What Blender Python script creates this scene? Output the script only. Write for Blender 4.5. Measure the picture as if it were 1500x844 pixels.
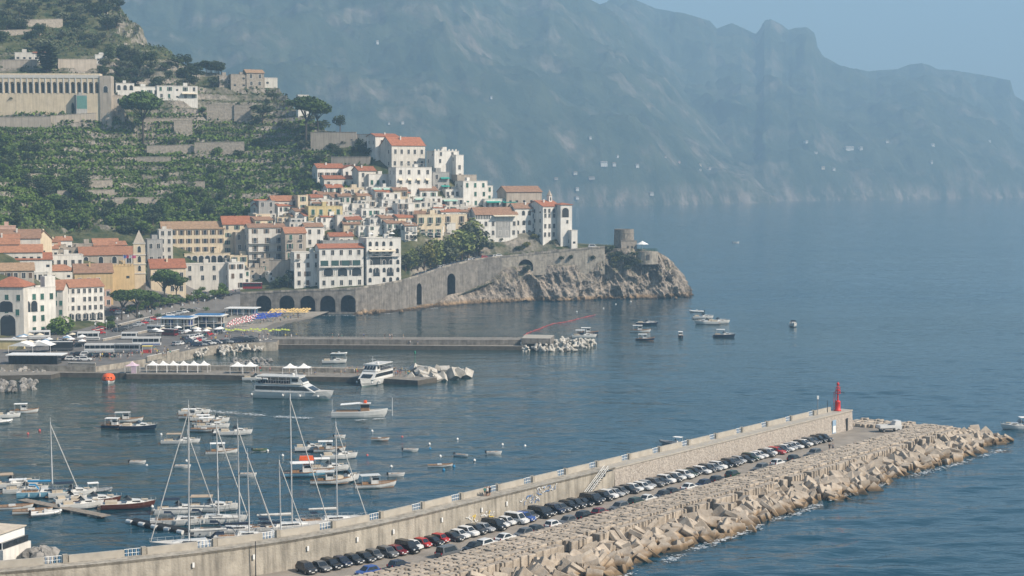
import bpy, math, random
import numpy as np
from mathutils import Vector, Matrix, Euler
for o in list(bpy.data.objects): bpy.data.objects.remove(o)
random.seed(7); RNG = np.random.default_rng(11)
SC = bpy.context.scene; COL = SC.collection
R = math.radians; PI = math.pi
# ---------------------------------------------------------------- camera
CAM_H = 65.0; FPX = 2500.0; YH = 255.0
_a = math.atan((422 - YH) / FPX); CA, SA = math.cos(_a), math.sin(_a)
cam = bpy.data.cameras.new('camera'); cam.lens = 60; cam.sensor_width = 36; cam.clip_start = 1; cam.clip_end = 120000
camo = bpy.data.objects.new('camera', cam); COL.objects.link(camo)
camo.location = (0, 0, CAM_H); camo.rotation_euler = (PI / 2 - _a, 0, 0); SC.camera = camo
# ---------------------------------------------------------------- sun and sky
SUN_EL = R(40); SUN_AZ = R(66)          # azimuth: to the right of the direction back to the viewer
sd = Vector((math.sin(SUN_AZ) * math.cos(SUN_EL), -math.cos(SUN_AZ) * math.cos(SUN_EL), math.sin(SUN_EL)))
sun = bpy.data.lights.new('sun', 'SUN'); sun.energy = 5.0; sun.angle = R(0.5); sun.color = (1.0, 0.89, 0.75)
suno = bpy.data.objects.new('sun', sun); COL.objects.link(suno)
suno.rotation_euler = sd.to_track_quat('Z', 'Y').to_euler()
world = bpy.data.worlds.new('World'); SC.world = world; world.use_nodes = True
_n = world.node_tree.nodes; _bg = _n['Background']
_sky = _n.new('ShaderNodeTexSky'); _sky.sky_type = 'NISHITA'; _sky.sun_disc = False
_sky.sun_elevation = SUN_EL; _sky.sun_rotation = math.atan2(sd.x, sd.y)
_sky.air_density = 1.2; _sky.dust_density = 1.2; _sky.ozone_density = 1.5
world.node_tree.links.new(_sky.outputs[0], _bg.inputs[0]); _bg.inputs[1].default_value = 0.075
HAZE = dict(density=2.45e-4, color=(0.40, 0.61, 0.80), aniso=0.1)
# ---------------------------------------------------------------- exposure and render settings
SC.view_settings.view_transform = 'Standard'; SC.view_settings.look = 'None'
SC.view_settings.exposure = 0.74; SC.view_settings.gamma = 1.0; SC.view_settings.use_curve_mapping = False
SC.render.engine = 'CYCLES'
cy = SC.cycles
cy.max_bounces = 6; cy.diffuse_bounces = 2; cy.glossy_bounces = 2; cy.transmission_bounces = 3; cy.volume_bounces = 2
cy.transparent_max_bounces = 8; cy.caustics_reflective = False; cy.caustics_refractive = False
cy.use_denoising = True; cy.sample_clamp_indirect = 4.0; cy.use_adaptive_sampling = True; cy.adaptive_threshold = 0.01
try: cy.denoiser = 'OPENIMAGEDENOISE'
except Exception: pass

# ---------------------------------------------------------------- projection: photograph pixel <-> place
def ray(px, py):
    v = 422 - py
    return px - 750, CA * FPX + SA * v, -SA * FPX + CA * v
def W(px, py, z=0.0):
    d = ray(px, py); k = (z - CAM_H) / d[2]; return Vector((d[0] * k, d[1] * k, z))
def P(px, py, D):
    d = ray(px, py); k = D / d[1]; return Vector((d[0] * k, D, CAM_H + d[2] * k))
def zat(py, D):
    d = ray(750, py); return CAM_H + d[2] * D / d[1]
def pj(X, Y, Z):
    z = Z - CAM_H; fw = CA * Y - SA * z; up = SA * Y + CA * z
    return 750 + FPX * X / fw, 422 - FPX * up / fw
def ppm(D): return FPX / D

# ---------------------------------------------------------------- noise on numpy arrays
def _hash(i, j, s):
    n = (i * 374761393 + j * 668265263 + s * 1442695041) & 0x7fffffff
    n = ((n ^ (n >> 13)) * 1274126177) & 0x7fffffff
    return ((n ^ (n >> 16)) & 0xffff) / 65535.0
def vnoise(x, y, s=0):
    x = np.asarray(x, float); y = np.asarray(y, float)
    i = np.floor(x).astype(np.int64); j = np.floor(y).astype(np.int64)
    fx = x - i; fy = y - j; fx = fx * fx * fx * (fx * (fx * 6 - 15) + 10); fy = fy * fy * fy * (fy * (fy * 6 - 15) + 10)
    a = _hash(i, j, s); b = _hash(i + 1, j, s); c = _hash(i, j + 1, s); d = _hash(i + 1, j + 1, s)
    return (a * (1 - fx) + b * fx) * (1 - fy) + (c * (1 - fx) + d * fx) * fy
def fbm(x, y, o=4, s=0):
    t = 0; a = 0.5; n = 0
    for k in range(o):
        t = t + a * vnoise(x * 2 ** k + 17.3 * k, y * 2 ** k - 9.1 * k, s + k); n += a; a *= 0.5
    return t / n
def ridged(x, y, o=5, s=0):
    t = 0; a = 0.5; n = 0
    for k in range(o):
        t = t + a * (1 - np.abs(2 * vnoise(x * 2 ** k + 5.7 * k, y * 2 ** k + 3.3 * k, s + k) - 1)); n += a; a *= 0.5
    return t / n
def sstep(a, b, x):
    t = np.clip((x - a) / (b - a), 0, 1); return t * t * (3 - 2 * t)

# ---------------------------------------------------------------- materials
MATS = {}
def _principled(name):
    m = bpy.data.materials.new(name); m.use_nodes = True
    nt = m.node_tree; return m, nt, nt.nodes, nt.links, nt.nodes['Principled BSDF']
def mat(name, col, rough=0.8, var=0.12, scale=1.0, bump=0.0, metal=0.0, spec=0.3, streak=0.0, rnd=0.0, col2=None, contrast=(0.35, 0.65), bscale=None):
    """plain painted or mineral surface: noise between two tones, optional rain streaks and fine relief"""
    if name in MATS: return MATS[name]
    m, nt, n, l, b = _principled(name)
    b.inputs['Roughness'].default_value = rough; b.inputs['Metallic'].default_value = metal
    b.inputs['Specular IOR Level'].default_value = spec
    c1 = col; c2 = col2 or tuple(max(0, c * (1 - 2.2 * var)) for c in col)
    tc = n.new('ShaderNodeTexCoord'); nz = n.new('ShaderNodeTexNoise'); nz.inputs['Scale'].default_value = scale; nz.inputs['Detail'].default_value = 6; nz.inputs['Roughness'].default_value = 0.65
    l.new(tc.outputs['Object'], nz.inputs['Vector'])
    rp = n.new('ShaderNodeValToRGB'); rp.color_ramp.elements[0].position = contrast[0]; rp.color_ramp.elements[1].position = contrast[1]
    rp.color_ramp.elements[0].color = (*c2, 1); rp.color_ramp.elements[1].color = (*c1, 1)
    l.new(nz.outputs['Fac'], rp.inputs['Fac']); out = rp.outputs['Color']
    if streak:
        mp = n.new('ShaderNodeMapping'); mp.inputs['Scale'].default_value = (0.9, 0.9, 0.09); l.new(tc.outputs['Object'], mp.inputs['Vector'])
        n2 = n.new('ShaderNodeTexNoise'); n2.inputs['Scale'].default_value = 1.3; n2.inputs['Detail'].default_value = 5; l.new(mp.outputs[0], n2.inputs['Vector'])
        r2 = n.new('ShaderNodeMapRange'); r2.inputs['From Min'].default_value = 0.42; r2.inputs['From Max'].default_value = 0.72; r2.inputs['To Min'].default_value = 1; r2.inputs['To Max'].default_value = 1 - streak
        l.new(n2.outputs['Fac'], r2.inputs['Value'])
        mx = n.new('ShaderNodeMix'); mx.data_type = 'RGBA'; mx.blend_type = 'MULTIPLY'; mx.inputs['Factor'].default_value = 1
        l.new(out, mx.inputs['A']); l.new(r2.outputs[0], mx.inputs['B']); out = mx.outputs['Result']
    if rnd:
        oi = n.new('ShaderNodeObjectInfo'); r3 = n.new('ShaderNodeMapRange'); r3.inputs['To Min'].default_value = 1 - rnd; r3.inputs['To Max'].default_value = 1 + rnd
        l.new(oi.outputs['Random'], r3.inputs['Value']); mx = n.new('ShaderNodeMix'); mx.data_type = 'RGBA'; mx.blend_type = 'MULTIPLY'; mx.inputs['Factor'].default_value = 1
        l.new(out, mx.inputs['A']); l.new(r3.outputs[0], mx.inputs['B']); out = mx.outputs['Result']
    l.new(out, b.inputs['Base Color'])
    if bump:
        bp = n.new('ShaderNodeBump'); bp.inputs['Strength'].default_value = min(1, bump); bp.inputs['Distance'].default_value = 0.3 * max(1, bump)
        src = nz
        if bscale:
            src = n.new('ShaderNodeTexNoise'); src.inputs['Scale'].default_value = bscale; src.inputs['Detail'].default_value = 5; l.new(tc.outputs['Object'], src.inputs['Vector'])
        l.new(src.outputs['Fac'], bp.inputs['Height']); l.new(bp.outputs[0], b.inputs['Normal'])
    MATS[name] = m; return m
def leafmat(name, col, col2, scale=0.15, rnd=0.2):
    m = mat(name, col, rough=0.75, col2=col2, scale=scale, rnd=rnd, spec=0.15, contrast=(0.3, 0.7)); return m

# ---------------------------------------------------------------- mesh helpers
class MB:
    def __init__(s): s.v = []; s.f = []; s.m = []
    def add(s, vs, fs, mi=0):
        o = len(s.v); s.v += [tuple(p) for p in vs]; s.f += [tuple(i + o for i in f) for f in fs]; s.m += [mi] * len(fs); return s
    def box(s, x0, x1, y0, y1, z0, z1, mi=0, tx=1.0, ty=1.0):
        cx, cy_ = (x0 + x1) / 2, (y0 + y1) / 2
        vs = [(x0, y0, z0), (x1, y0, z0), (x1, y1, z0), (x0, y1, z0)] + [(cx + (x - cx) * tx, cy_ + (y - cy_) * ty, z1) for x, y in ((x0, y0), (x1, y0), (x1, y1), (x0, y1))]
        return s.add(vs, [(3, 2, 1, 0), (4, 5, 6, 7), (0, 1, 5, 4), (1, 2, 6, 5), (2, 3, 7, 6), (3, 0, 4, 7)], mi)
    def tube(s, a, b, r0, r1=None, n=6, mi=0):
        r1 = r0 if r1 is None else r1; a = Vector(a); b = Vector(b); d = (b - a)
        if d.length < 1e-6: return s
        q = d.to_track_quat('Z', 'Y'); vs = []
        for p, r in ((a, r0), (b, r1)):
            for k in range(n):
                t = 2 * PI * k / n; vs.append(p + q @ Vector((r * math.cos(t), r * math.sin(t), 0)))
        return s.add(vs, [(k, (k + 1) % n, n + (k + 1) % n, n + k) for k in range(n)] + [tuple(range(n - 1, -1, -1)), tuple(range(n, 2 * n))], mi)
    def lathe(s, prof, n=12, cx=0, cy_=0, mi=0, sx=1, sy=1):
        vs = []; fs = []
        for r, z in prof:
            for k in range(n):
                t = 2 * PI * k / n; vs.append((cx + sx * r * math.cos(t), cy_ + sy * r * math.sin(t), z))
        for j in range(len(prof) - 1):
            for k in range(n): fs.append((j * n + k, j * n + (k + 1) % n, (j + 1) * n + (k + 1) % n, (j + 1) * n + k))
        fs.append(tuple(range(n - 1, -1, -1))); fs.append(tuple((len(prof) - 1) * n + k for k in range(n)))
        return s.add(vs, fs, mi)
    def prism(s, poly, z0, z1, mi=0):
        n = len(poly); vs = [(x, y, z0) for x, y in poly] + [(x, y, z1) for x, y in poly]
        return s.add(vs, [tuple(range(n - 1, -1, -1)), tuple(range(n, 2 * n))] + [(k, (k + 1) % n, n + (k + 1) % n, n + k) for k in range(n)], mi)
    def prism_y(s, poly, y0, y1, mi=0):          # polygon in x,z swept along y
        n = len(poly); vs = [(x, y0, z) for x, z in poly] + [(x, y1, z) for x, z in poly]
        return s.add(vs, [tuple(range(n)), tuple(range(2 * n - 1, n - 1, -1))] + [((k + 1) % n, k, n + k, n + (k + 1) % n) for k in range(n)], mi)
    def mesh(s, name, mats=(), smooth=False):
        me = bpy.data.meshes.new(name); me.from_pydata(s.v, [], s.f)
        for m in mats: me.materials.append(m)
        if len(mats) > 1: me.polygons.foreach_set('material_index', s.m)
        if smooth: me.polygons.foreach_set('use_smooth', [True] * len(s.f))
        me.update(); return me
    def build(s, name, mats=(), parent=None, smooth=False, loc=None, rz=0.0):
        if not isinstance(mats, (list, tuple)): mats = [mats]
        return put(name, s.mesh(name, mats, smooth), parent, loc, rz)
def put(name, me, parent=None, loc=None, rz=0.0, scale=None, rot=None, over=None):
    o = bpy.data.objects.new(name, me); COL.objects.link(o)
    if parent: o.parent = parent
    if loc is not None: o.location = loc
    if rot is not None: o.rotation_euler = rot
    elif rz: o.rotation_euler = (0, 0, rz)
    if scale is not None: o.scale = scale if not isinstance(scale, (int, float)) else (scale,) * 3
    if over:
        for i, m in over.items():
            if i < len(o.material_slots): o.material_slots[i].link = 'OBJECT'; o.material_slots[i].material = m
    return o
def tag(o, label=None, cat=None, group=None, kind=None):
    if label: o['label'] = label
    if cat: o['category'] = cat
    if group: o['group'] = group
    if kind: o['kind'] = kind
    return o
def empty(name, loc=(0, 0, 0), rz=0.0, label=None, cat=None, group=None, scale=None):
    o = bpy.data.objects.new(name, None); COL.objects.link(o); o.location = loc; o.rotation_euler = (0, 0, rz)
    if scale is not None: o.scale = (scale,) * 3 if isinstance(scale, (int, float)) else scale
    return tag(o, label, cat, group)
def npmesh(name, v, f, mats, smooth=False, mi=None):
    v = np.asarray(v, np.float32); f = np.asarray(f, np.int32); k = f.shape[1]
    me = bpy.data.meshes.new(name); me.vertices.add(len(v)); me.vertices.foreach_set('co', v.ravel())
    me.loops.add(f.size); me.loops.foreach_set('vertex_index', f.ravel()); me.polygons.add(len(f))
    me.polygons.foreach_set('loop_start', np.arange(0, f.size, k, dtype=np.int32))
    for m in mats: me.materials.append(m)
    if mi is not None: me.polygons.foreach_set('material_index', np.asarray(mi, np.int32))
    me.polygons.foreach_set('use_smooth', np.full(len(f), smooth)); me.update(calc_edges=True); me.validate(); return me
def gridfaces(nr, nc):
    i = np.arange(nr - 1)[:, None] * nc + np.arange(nc - 1)[None, :]
    return np.stack([i, i + 1, i + nc + 1, i + nc], -1).reshape(-1, 4)
def leafcloud(cent, size, up=0.35, flat=1.0, rng=RNG):
    """four-cornered leaf sprays at the given centres, randomly turned"""
    n = len(cent); a = rng.normal(size=(n, 3)); a[:, 2] *= up; a /= np.linalg.norm(a, axis=1)[:, None] + 1e-9
    b = rng.normal(size=(n, 3)); b = np.cross(a, b); b /= np.linalg.norm(b, axis=1)[:, None] + 1e-9
    s = np.asarray(size)[:, None] * rng.uniform(0.7, 1.3, (n, 1))
    a = a * s; b = b * s * rng.uniform(0.6, 1.0, (n, 1)) * flat
    v = np.stack([cent - a - b * 0.4, cent + a * 0.2 - b, cent + a + b * 0.3, cent - a * 0.3 + b], 1).reshape(-1, 3)
    f = np.arange(4 * n).reshape(-1, 4); return v, f
# ================================================================ SEA
def sea_mat():
    m, nt, n, l, b = _principled('sea_water')
    g = n.new('ShaderNodeNewGeometry'); sep = n.new('ShaderNodeSeparateXYZ'); l.new(g.outputs['Position'], sep.inputs[0])
    mp = n.new('ShaderNodeMapping'); mp.inputs['Rotation'].default_value = (0, 0, R(-14)); mp.inputs['Scale'].default_value = (0.42, 1.0, 1)
    l.new(g.outputs['Position'], mp.inputs['Vector'])
    hs = []
    for sc_, w, det in ((0.035, 1.1, 3), (0.16, 0.55, 4), (0.75, 0.14, 3)):
        t = n.new('ShaderNodeTexNoise'); t.inputs['Scale'].default_value = sc_; t.inputs['Detail'].default_value = det; t.inputs['Roughness'].default_value = 0.6
        l.new(mp.outputs[0], t.inputs['Vector']); k = n.new('ShaderNodeMath'); k.operation = 'MULTIPLY'; k.inputs[1].default_value = w; l.new(t.outputs['Fac'], k.inputs[0]); hs.append(k)
    s1 = n.new('ShaderNodeMath'); l.new(hs[0].outputs[0], s1.inputs[0]); l.new(hs[1].outputs[0], s1.inputs[1])
    s2 = n.new('ShaderNodeMath'); l.new(s1.outputs[0], s2.inputs[0]); l.new(hs[2].outputs[0], s2.inputs[1])
    # wind patches: ruffled and slick areas
    wp = n.new('ShaderNodeTexNoise'); wp.inputs['Scale'].default_value = 0.006; wp.inputs['Detail'].default_value = 4
    mp2 = n.new('ShaderNodeMapping'); mp2.inputs['Scale'].default_value = (0.35, 1, 1); mp2.inputs['Rotation'].default_value = (0, 0, R(-8)); l.new(g.outputs['Position'], mp2.inputs['Vector']); l.new(mp2.outputs[0], wp.inputs['Vector'])
    st = n.new('ShaderNodeMapRange'); st.inputs['From Min'].default_value = 0.35; st.inputs['From Max'].default_value = 0.65; st.inputs['To Min'].default_value = 0.55; st.inputs['To Max'].default_value = 1.0
    l.new(wp.outputs['Fac'], st.inputs['Value'])
    bp = n.new('ShaderNodeBump'); bp.inputs['Distance'].default_value = 1.2
    l.new(st.outputs[0], bp.inputs['Strength']); l.new(s2.outputs[0], bp.inputs['Height']); l.new(bp.outputs[0], b.inputs['Normal'])
    # shallow harbour water is greener than the open sea: distance in front of the breakwater line
    dp = n.new('ShaderNodeVectorMath'); dp.operation = 'DOT_PRODUCT'; dp.inputs[1].default_value = (0.793, -0.609, 0); l.new(g.outputs['Position'], dp.inputs[0])
    mr = n.new('ShaderNodeMapRange'); mr.inputs['From Min'].default_value = -420; mr.inputs['From Max'].default_value = -190; l.new(dp.outputs['Value'], mr.inputs['Value'])
    dd = n.new('ShaderNodeMapRange'); dd.inputs['From Min'].default_value = 560; dd.inputs['From Max'].default_value = 900; l.new(sep.outputs['Y'], dd.inputs['Value'])
    mxf = n.new('ShaderNodeMath'); mxf.operation = 'MAXIMUM'; l.new(mr.outputs[0], mxf.inputs[0]); l.new(dd.outputs[0], mxf.inputs[1])
    mx = n.new('ShaderNodeMix'); mx.data_type = 'RGBA'; mx.inputs['A'].default_value = (0.018, 0.042, 0.040, 1); mx.inputs['B'].default_value = (0.003, 0.040, 0.066, 1)
    l.new(mxf.outputs[0], mx.inputs['Factor']); l.new(mx.outputs['Result'], b.inputs['Base Color'])
    b.inputs['Roughness'].default_value = 0.08; b.inputs['IOR'].default_value = 1.33; b.inputs['Specular IOR Level'].default_value = 0.5
    return m
# a real wave surface: rows closer together near the shore, waves laid out in the place
_sp = np.arange(-560, 2060, 6.0); _sD = 120 * np.exp(np.arange(0, math.log(9400 / 120), 0.0042)); _SP, _SD = np.meshgrid(_sp, _sD, indexing='ij'); _SX = (_SP - 750) * _SD / FPX
_calm = sstep(-420, -190, 0.793 * _SX - 0.609 * _SD); _calm = np.maximum(_calm, sstep(600, 950, _SD)); _gust = 0.55 + 0.9 * fbm(_SX / 160, _SD / 60, 3, 13); _u = _SX + .25 * _SD; _w = _SD - .22 * _SX
_sz = (0.34 * (fbm(_u / 13, _w / 5.5, 3, 5) - .5) * 2 + 0.15 * (vnoise(_u / 3.6, _w / 1.9, 9) - .5) * 2) * _gust * (0.5 + 0.5 * _calm)
_sz = _sz * np.clip(2500 / _SD, 0.25, 1) - .02
sea = npmesh('sea', np.stack([_SX, _SD, _sz], -1).reshape(-1, 3), gridfaces(len(_sp), len(_sD))[:, ::-1], [sea_mat()], True)
tag(put('sea', sea), kind='structure')

# ================================================================ FAR MOUNTAINS
def mountain_mat():
    m, nt, n, l, b = _principled('mountain_scrub_and_limestone')
    b.inputs['Roughness'].default_value = 0.95; b.inputs['Specular IOR Level'].default_value = 0.05
    g = n.new('ShaderNodeNewGeometry')
    def noise(s, d=6, sc=(1, 1, 1)):
        mp = n.new('ShaderNodeMapping'); mp.inputs['Scale'].default_value = sc; l.new(g.outputs['Position'], mp.inputs['Vector'])
        t = n.new('ShaderNodeTexNoise'); t.inputs['Scale'].default_value = s; t.inputs['Detail'].default_value = d; t.inputs['Roughness'].default_value = 0.68; l.new(mp.outputs[0], t.inputs['Vector']); return t.outputs['Fac']
    gr = n.new('ShaderNodeValToRGB'); gr.color_ramp.elements[0].position = 0.38; gr.color_ramp.elements[1].position = 0.66
    gr.color_ramp.elements[0].color = (0.020, 0.034, 0.020, 1); gr.color_ramp.elements[1].color = (0.062, 0.075, 0.044, 1); l.new(noise(0.012, 9), gr.inputs['Fac'])
    rk = n.new('ShaderNodeValToRGB'); rk.color_ramp.elements[0].position = 0.3; rk.color_ramp.elements[1].position = 0.7
    rk.color_ramp.elements[0].color = (0.085, 0.072, 0.058, 1); rk.color_ramp.elements[1].color = (0.29, 0.24, 0.195, 1); l.new(noise(0.02, 6, (1, 1, 0.35)), rk.inputs['Fac'])
    sep = n.new('ShaderNodeSeparateXYZ'); l.new(g.outputs['Normal'], sep.inputs[0])
    sl = n.new('ShaderNodeMapRange'); sl.inputs['From Min'].default_value = 0.95; sl.inputs['From Max'].default_value = 0.72; l.new(sep.outputs['Z'], sl.inputs['Value'])
    pn = n.new('ShaderNodeMapRange'); pn.inputs['From Min'].default_value = 0.50; pn.inputs['From Max'].default_value = 0.66; l.new(noise(0.0065, 9), pn.inputs['Value'])
    fn = n.new('ShaderNodeMapRange'); fn.inputs['From Min'].default_value = 0.42; fn.inputs['From Max'].default_value = 0.58; l.new(noise(0.03, 6, (1, 1, 0.5)), fn.inputs['Value'])
    a = n.new('ShaderNodeMath'); a.operation = 'MULTIPLY'; l.new(sl.outputs[0], a.inputs[0]); l.new(pn.outputs[0], a.inputs[1])
    # bare rock along the waterline
    ps = n.new('ShaderNodeSeparateXYZ'); l.new(g.outputs['Position'], ps.inputs[0])
    wl = n.new('ShaderNodeMapRange'); wl.inputs['From Min'].default_value = 48; wl.inputs['From Max'].default_value = 14; l.new(ps.outputs['Z'], wl.inputs['Value'])
    ww = n.new('ShaderNodeMath'); ww.operation = 'MULTIPLY'; l.new(wl.outputs[0], ww.inputs[0]); l.new(fn.outputs[0], ww.inputs[1])
    a2 = n.new('ShaderNodeMath'); a2.operation = 'MAXIMUM'; l.new(a.outputs[0], a2.inputs[0]); l.new(ww.outputs[0], a2.inputs[1])
    # the bare limestone face at the end of the nearer promontory
    dv = n.new('ShaderNodeVectorMath'); dv.operation = 'DISTANCE'; dv.inputs[1].default_value = (530, 3960, 60); l.new(g.outputs['Position'], dv.inputs[0])
    dm = n.new('ShaderNodeMapRange'); dm.inputs['From Min'].default_value = 210; dm.inputs['From Max'].default_value = 90; l.new(dv.outputs['Value'], dm.inputs['Value']); dn = n.new('ShaderNodeMath'); dn.operation = 'MULTIPLY'; l.new(dm.outputs[0], dn.inputs[0]); l.new(fn.outputs[0], dn.inputs[1])
    a4 = n.new('ShaderNodeMath'); a4.operation = 'MAXIMUM'; l.new(a2.outputs[0], a4.inputs[0]); l.new(dn.outputs[0], a4.inputs[1]); a2 = a4
    f3 = n.new('ShaderNodeMapRange'); f3.inputs['To Min'].default_value = 0.45; l.new(fn.outputs[0], f3.inputs['Value'])
    a3 = n.new('ShaderNodeMath'); a3.operation = 'MULTIPLY'; l.new(a2.outputs[0], a3.inputs[0]); l.new(f3.outputs[0], a3.inputs[1])
    mx = n.new('ShaderNodeMix'); mx.data_type = 'RGBA'; l.new(a3.outputs[0], mx.inputs['Factor']); l.new(gr.outputs[0], mx.inputs['A']); l.new(rk.outputs[0], mx.inputs['B'])
    l.new(mx.outputs['Result'], b.inputs['Base Color'])
    bp = n.new('ShaderNodeBump'); bp.inputs['Strength'].default_value = 0.7; bp.inputs['Distance'].default_value = 16; l.new(noise(0.025, 7), bp.inputs['Height']); l.new(bp.outputs[0], b.inputs['Normal'])
    return m
MOUNT = mountain_mat()
MGRID = {}
def mountain(name, pxs, sky, coast, rise, amp, seed, label, mesa=0.0, nd=230):
    """heightfield between the coast line and a ridge; sky and coast are (px, py) lines in the photograph"""
    px = np.arange(*pxs); sy = np.interp(px, [p[0] for p in sky], [p[1] for p in sky]); cyy = np.interp(px, [p[0] for p in coast], [p[1] for p in coast])
    Dc = FPX * CAM_H / (cyy - YH)
    t = np.linspace(0, 1.35, nd)[None, :]
    D = Dc[:, None] + t * rise
    X = (px[:, None] - 750) * D / FPX
    sky_gain = (YH - sy)[:, None]
    wx = 160 * (fbm(X / 500, D / 500, 3, seed + 31) - .5); r = ridged((X + wx + .25 * D) / 520 + seed, (D - .3 * X + wx) / 560 + seed, 7, seed); f = fbm(X / 150, D / 160, 6, seed + 3)
    prof = np.where(t < 1, 0.10 * sstep(0, 0.035, t) + 0.90 * np.clip(t, 0, 1) ** 0.85, 1 - 1.4 * (t - 1))
    Dr = Dc[:, None] + rise
    zr = CAM_H + sky_gain * Dr / FPX
    env = np.clip(t * 6, 0, 1)
    z = zr * prof + env * amp * ((r - 0.62) * 1.5 + (f - 0.5) * 0.7) * np.clip(zr / 420, 0.12, 1.2)
    ang = (z - CAM_H) / D; mx = np.max(np.where(t > 0.15, ang, -9), axis=1); want = sky_gain[:, 0] / FPX
    off = (want - mx)[:, None] * D            # bring each bearing's crest to the skyline
    z = z + off * sstep(0.1, 0.9, t)
    z = np.where(t <= 0.002, -2.0, z)
    # coastal cliffs
    z = z + np.where(t > 0.002, 34 * (ridged(X / 70, D / 400, 4, seed + 9) - 0.35) * sstep(0.0, 0.012, t) * (1 - sstep(0.05, 0.22, t)), 0)
    z = np.where(t > 0.004, np.maximum(z, 2 + 10 * sstep(0, .03, t)), z)
    fw = CA * D - SA * (z - CAM_H); X = (px[:, None] - 750) * fw / FPX
    v = np.stack([X, D, z], -1).reshape(-1, 3)
    fc = gridfaces(len(px), nd)[:, ::-1]
    o = put(name, npmesh(name, v, fc, [MOUNT], True)); tag(o, label, 'mountain', None, 'structure')
    MGRID[name] = (px, D, z); return o
SKY_B = [(700, 60), (850, 20), (900, 0), (930, 2), (960, 15), (1000, 22), (1040, 33), (1050, 44), (1072, 36), (1090, 44), (1107, 52), (1114, 44), (1119, 33), (1128, 30), (1146, 39), (1155, 46), (1165, 43), (1182, 42), (1194, 51), (1197, 70), (1206, 84), (1230, 97), (1250, 101), (1272, 106), (1290, 104), (1314, 103), (1332, 96), (1350, 94), (1362, 97), (1374, 103), (1395, 104), (1440, 111), (1480, 119), (1486, 141), (1500, 149), (1560, 172), (1680, 210)]
COAST_B = [(700, 296), (1120, 295), (1200, 294), (1300, 293), (1500, 290), (1680, 289)]
mountain('far_mountain', (700, 1680, 2.5), SKY_B, COAST_B, 1900, 120, 4, 'hazy far mountain with jagged summit above the open sea')
SKY_A = [(-60, -90), (300, -95), (500, -100), (700, -72), (830, -15), (900, 20), (950, 70), (1000, 120), (1040, 158), (1070, 176), (1098, 192), (1112, 226), (1126, 262), (1133, 292), (1137, 299)]
COAST_A = [(-60, 312), (600, 308), (840, 303), (960, 301), (1060, 298.5), (1128, 297.5), (1138, 297)]
mountain('near_mountain', (-60, 1138, 2.5), SKY_A, COAST_A, 1500, 105, 21, 'hazy scrub covered mountainside rising behind the town')

# ================================================================ HILLSIDE TERRAIN
TCOLS = {
 -140: [(508, 615), (492, 640), (430, 680), (390, 705), (345, 745), (300, 785), (250, 835), (190, 900), (160, 915), (110, 930), (75, 975), (0, 1080), (-60, 1170)],
 0: [(505, 630), (490, 649), (430, 690), (390, 720), (345, 760), (300, 800), (250, 855), (190, 928), (160, 944), (110, 958), (75, 990), (40, 1030), (0, 1090), (-60, 1180)],
 100: [(488, 665), (470, 700), (440, 735), (400, 765), (370, 790), (345, 815), (300, 850), (250, 885), (190, 931), (163, 944), (105, 962), (75, 1010), (0, 1110), (-40, 1170)],
 165: [(470, 715), (448, 742), (410, 775), (370, 803), (345, 822), (300, 856), (250, 895), (195, 938), (165, 950), (112, 972), (75, 1015), (30, 1075), (2, 1115)],
 200: [(460, 735), (445, 755), (425, 770), (400, 790), (370, 810), (340, 830), (300, 862), (250, 905), (200, 950), (165, 965), (120, 985), (90, 1012), (44, 1072)],
 230: [(450, 755), (440, 770), (400, 795), (370, 815), (340, 833), (300, 864), (250, 906), (200, 951), (165, 968), (122, 990), (100, 1005), (66, 1050)],
 300: [(440, 780), (432, 800), (425, 808), (385, 825), (340, 845), (300, 870), (250, 910), (200, 955), (150, 990), (106, 1030)],
 360: [(431, 790), (428, 800), (420, 812), (390, 828), (340, 848), (300, 873), (250, 913), (200, 956), (150, 996), (112, 1030)],
 400: [(428.5, 790), (425, 802), (390, 830), (340, 850), (300, 875), (250, 915), (200, 955), (150, 1000), (120, 1028)],
 450: [(427, 791), (423, 803), (390, 825), (340, 850), (300, 872), (250, 910), (200, 945), (172, 970)],
 500: [(425, 793), (421, 804), (390, 828), (340, 852), (300, 875), (250, 912), (205, 940)],
 550: [(420, 802), (416, 812), (390, 830), (340, 855), (300, 878), (250, 908), (218, 930)],
 600: [(411, 817), (408, 827), (380, 838), (340, 858), (300, 880), (260, 905), (238, 922)],
 650: [(393, 848), (390, 856), (365, 864), (330, 876), (300, 890), (270, 905), (258, 915)],
 700: [(381, 866), (378, 874), (355, 880), (330, 888), (300, 900), (287, 908)],
 750: [(376, 874), (373, 882), (350, 888), (325, 896), (305, 905)],
 800: [(371, 879), (368, 886), (350, 892), (330, 900), (322, 906)],
 850: [(366, 883), (364, 890), (360, 897), (358, 905)],
 900: [(362.5, 887), (361, 893), (360, 900), (360, 906)],
}
_tpx = sorted(TCOLS); _ts = np.linspace(0, 1, 60)
def _resample(c):
    # same number of samples down each bearing, by share of the depth range
    Dn = np.array([q[1] for q in c], float); z = np.array([zat(q[0], q[1]) for q in c]); d = np.linspace(Dn[0], Dn[-1], 60); return Dn[0], Dn[-1], np.interp(d, Dn, z)
_tab = [_resample(TCOLS[p]) for p in _tpx]
_d0 = np.array([t[0] for t in _tab]); _d1 = np.array([t[1] for t in _tab]); _tz = np.array([t[2] for t in _tab])
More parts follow.
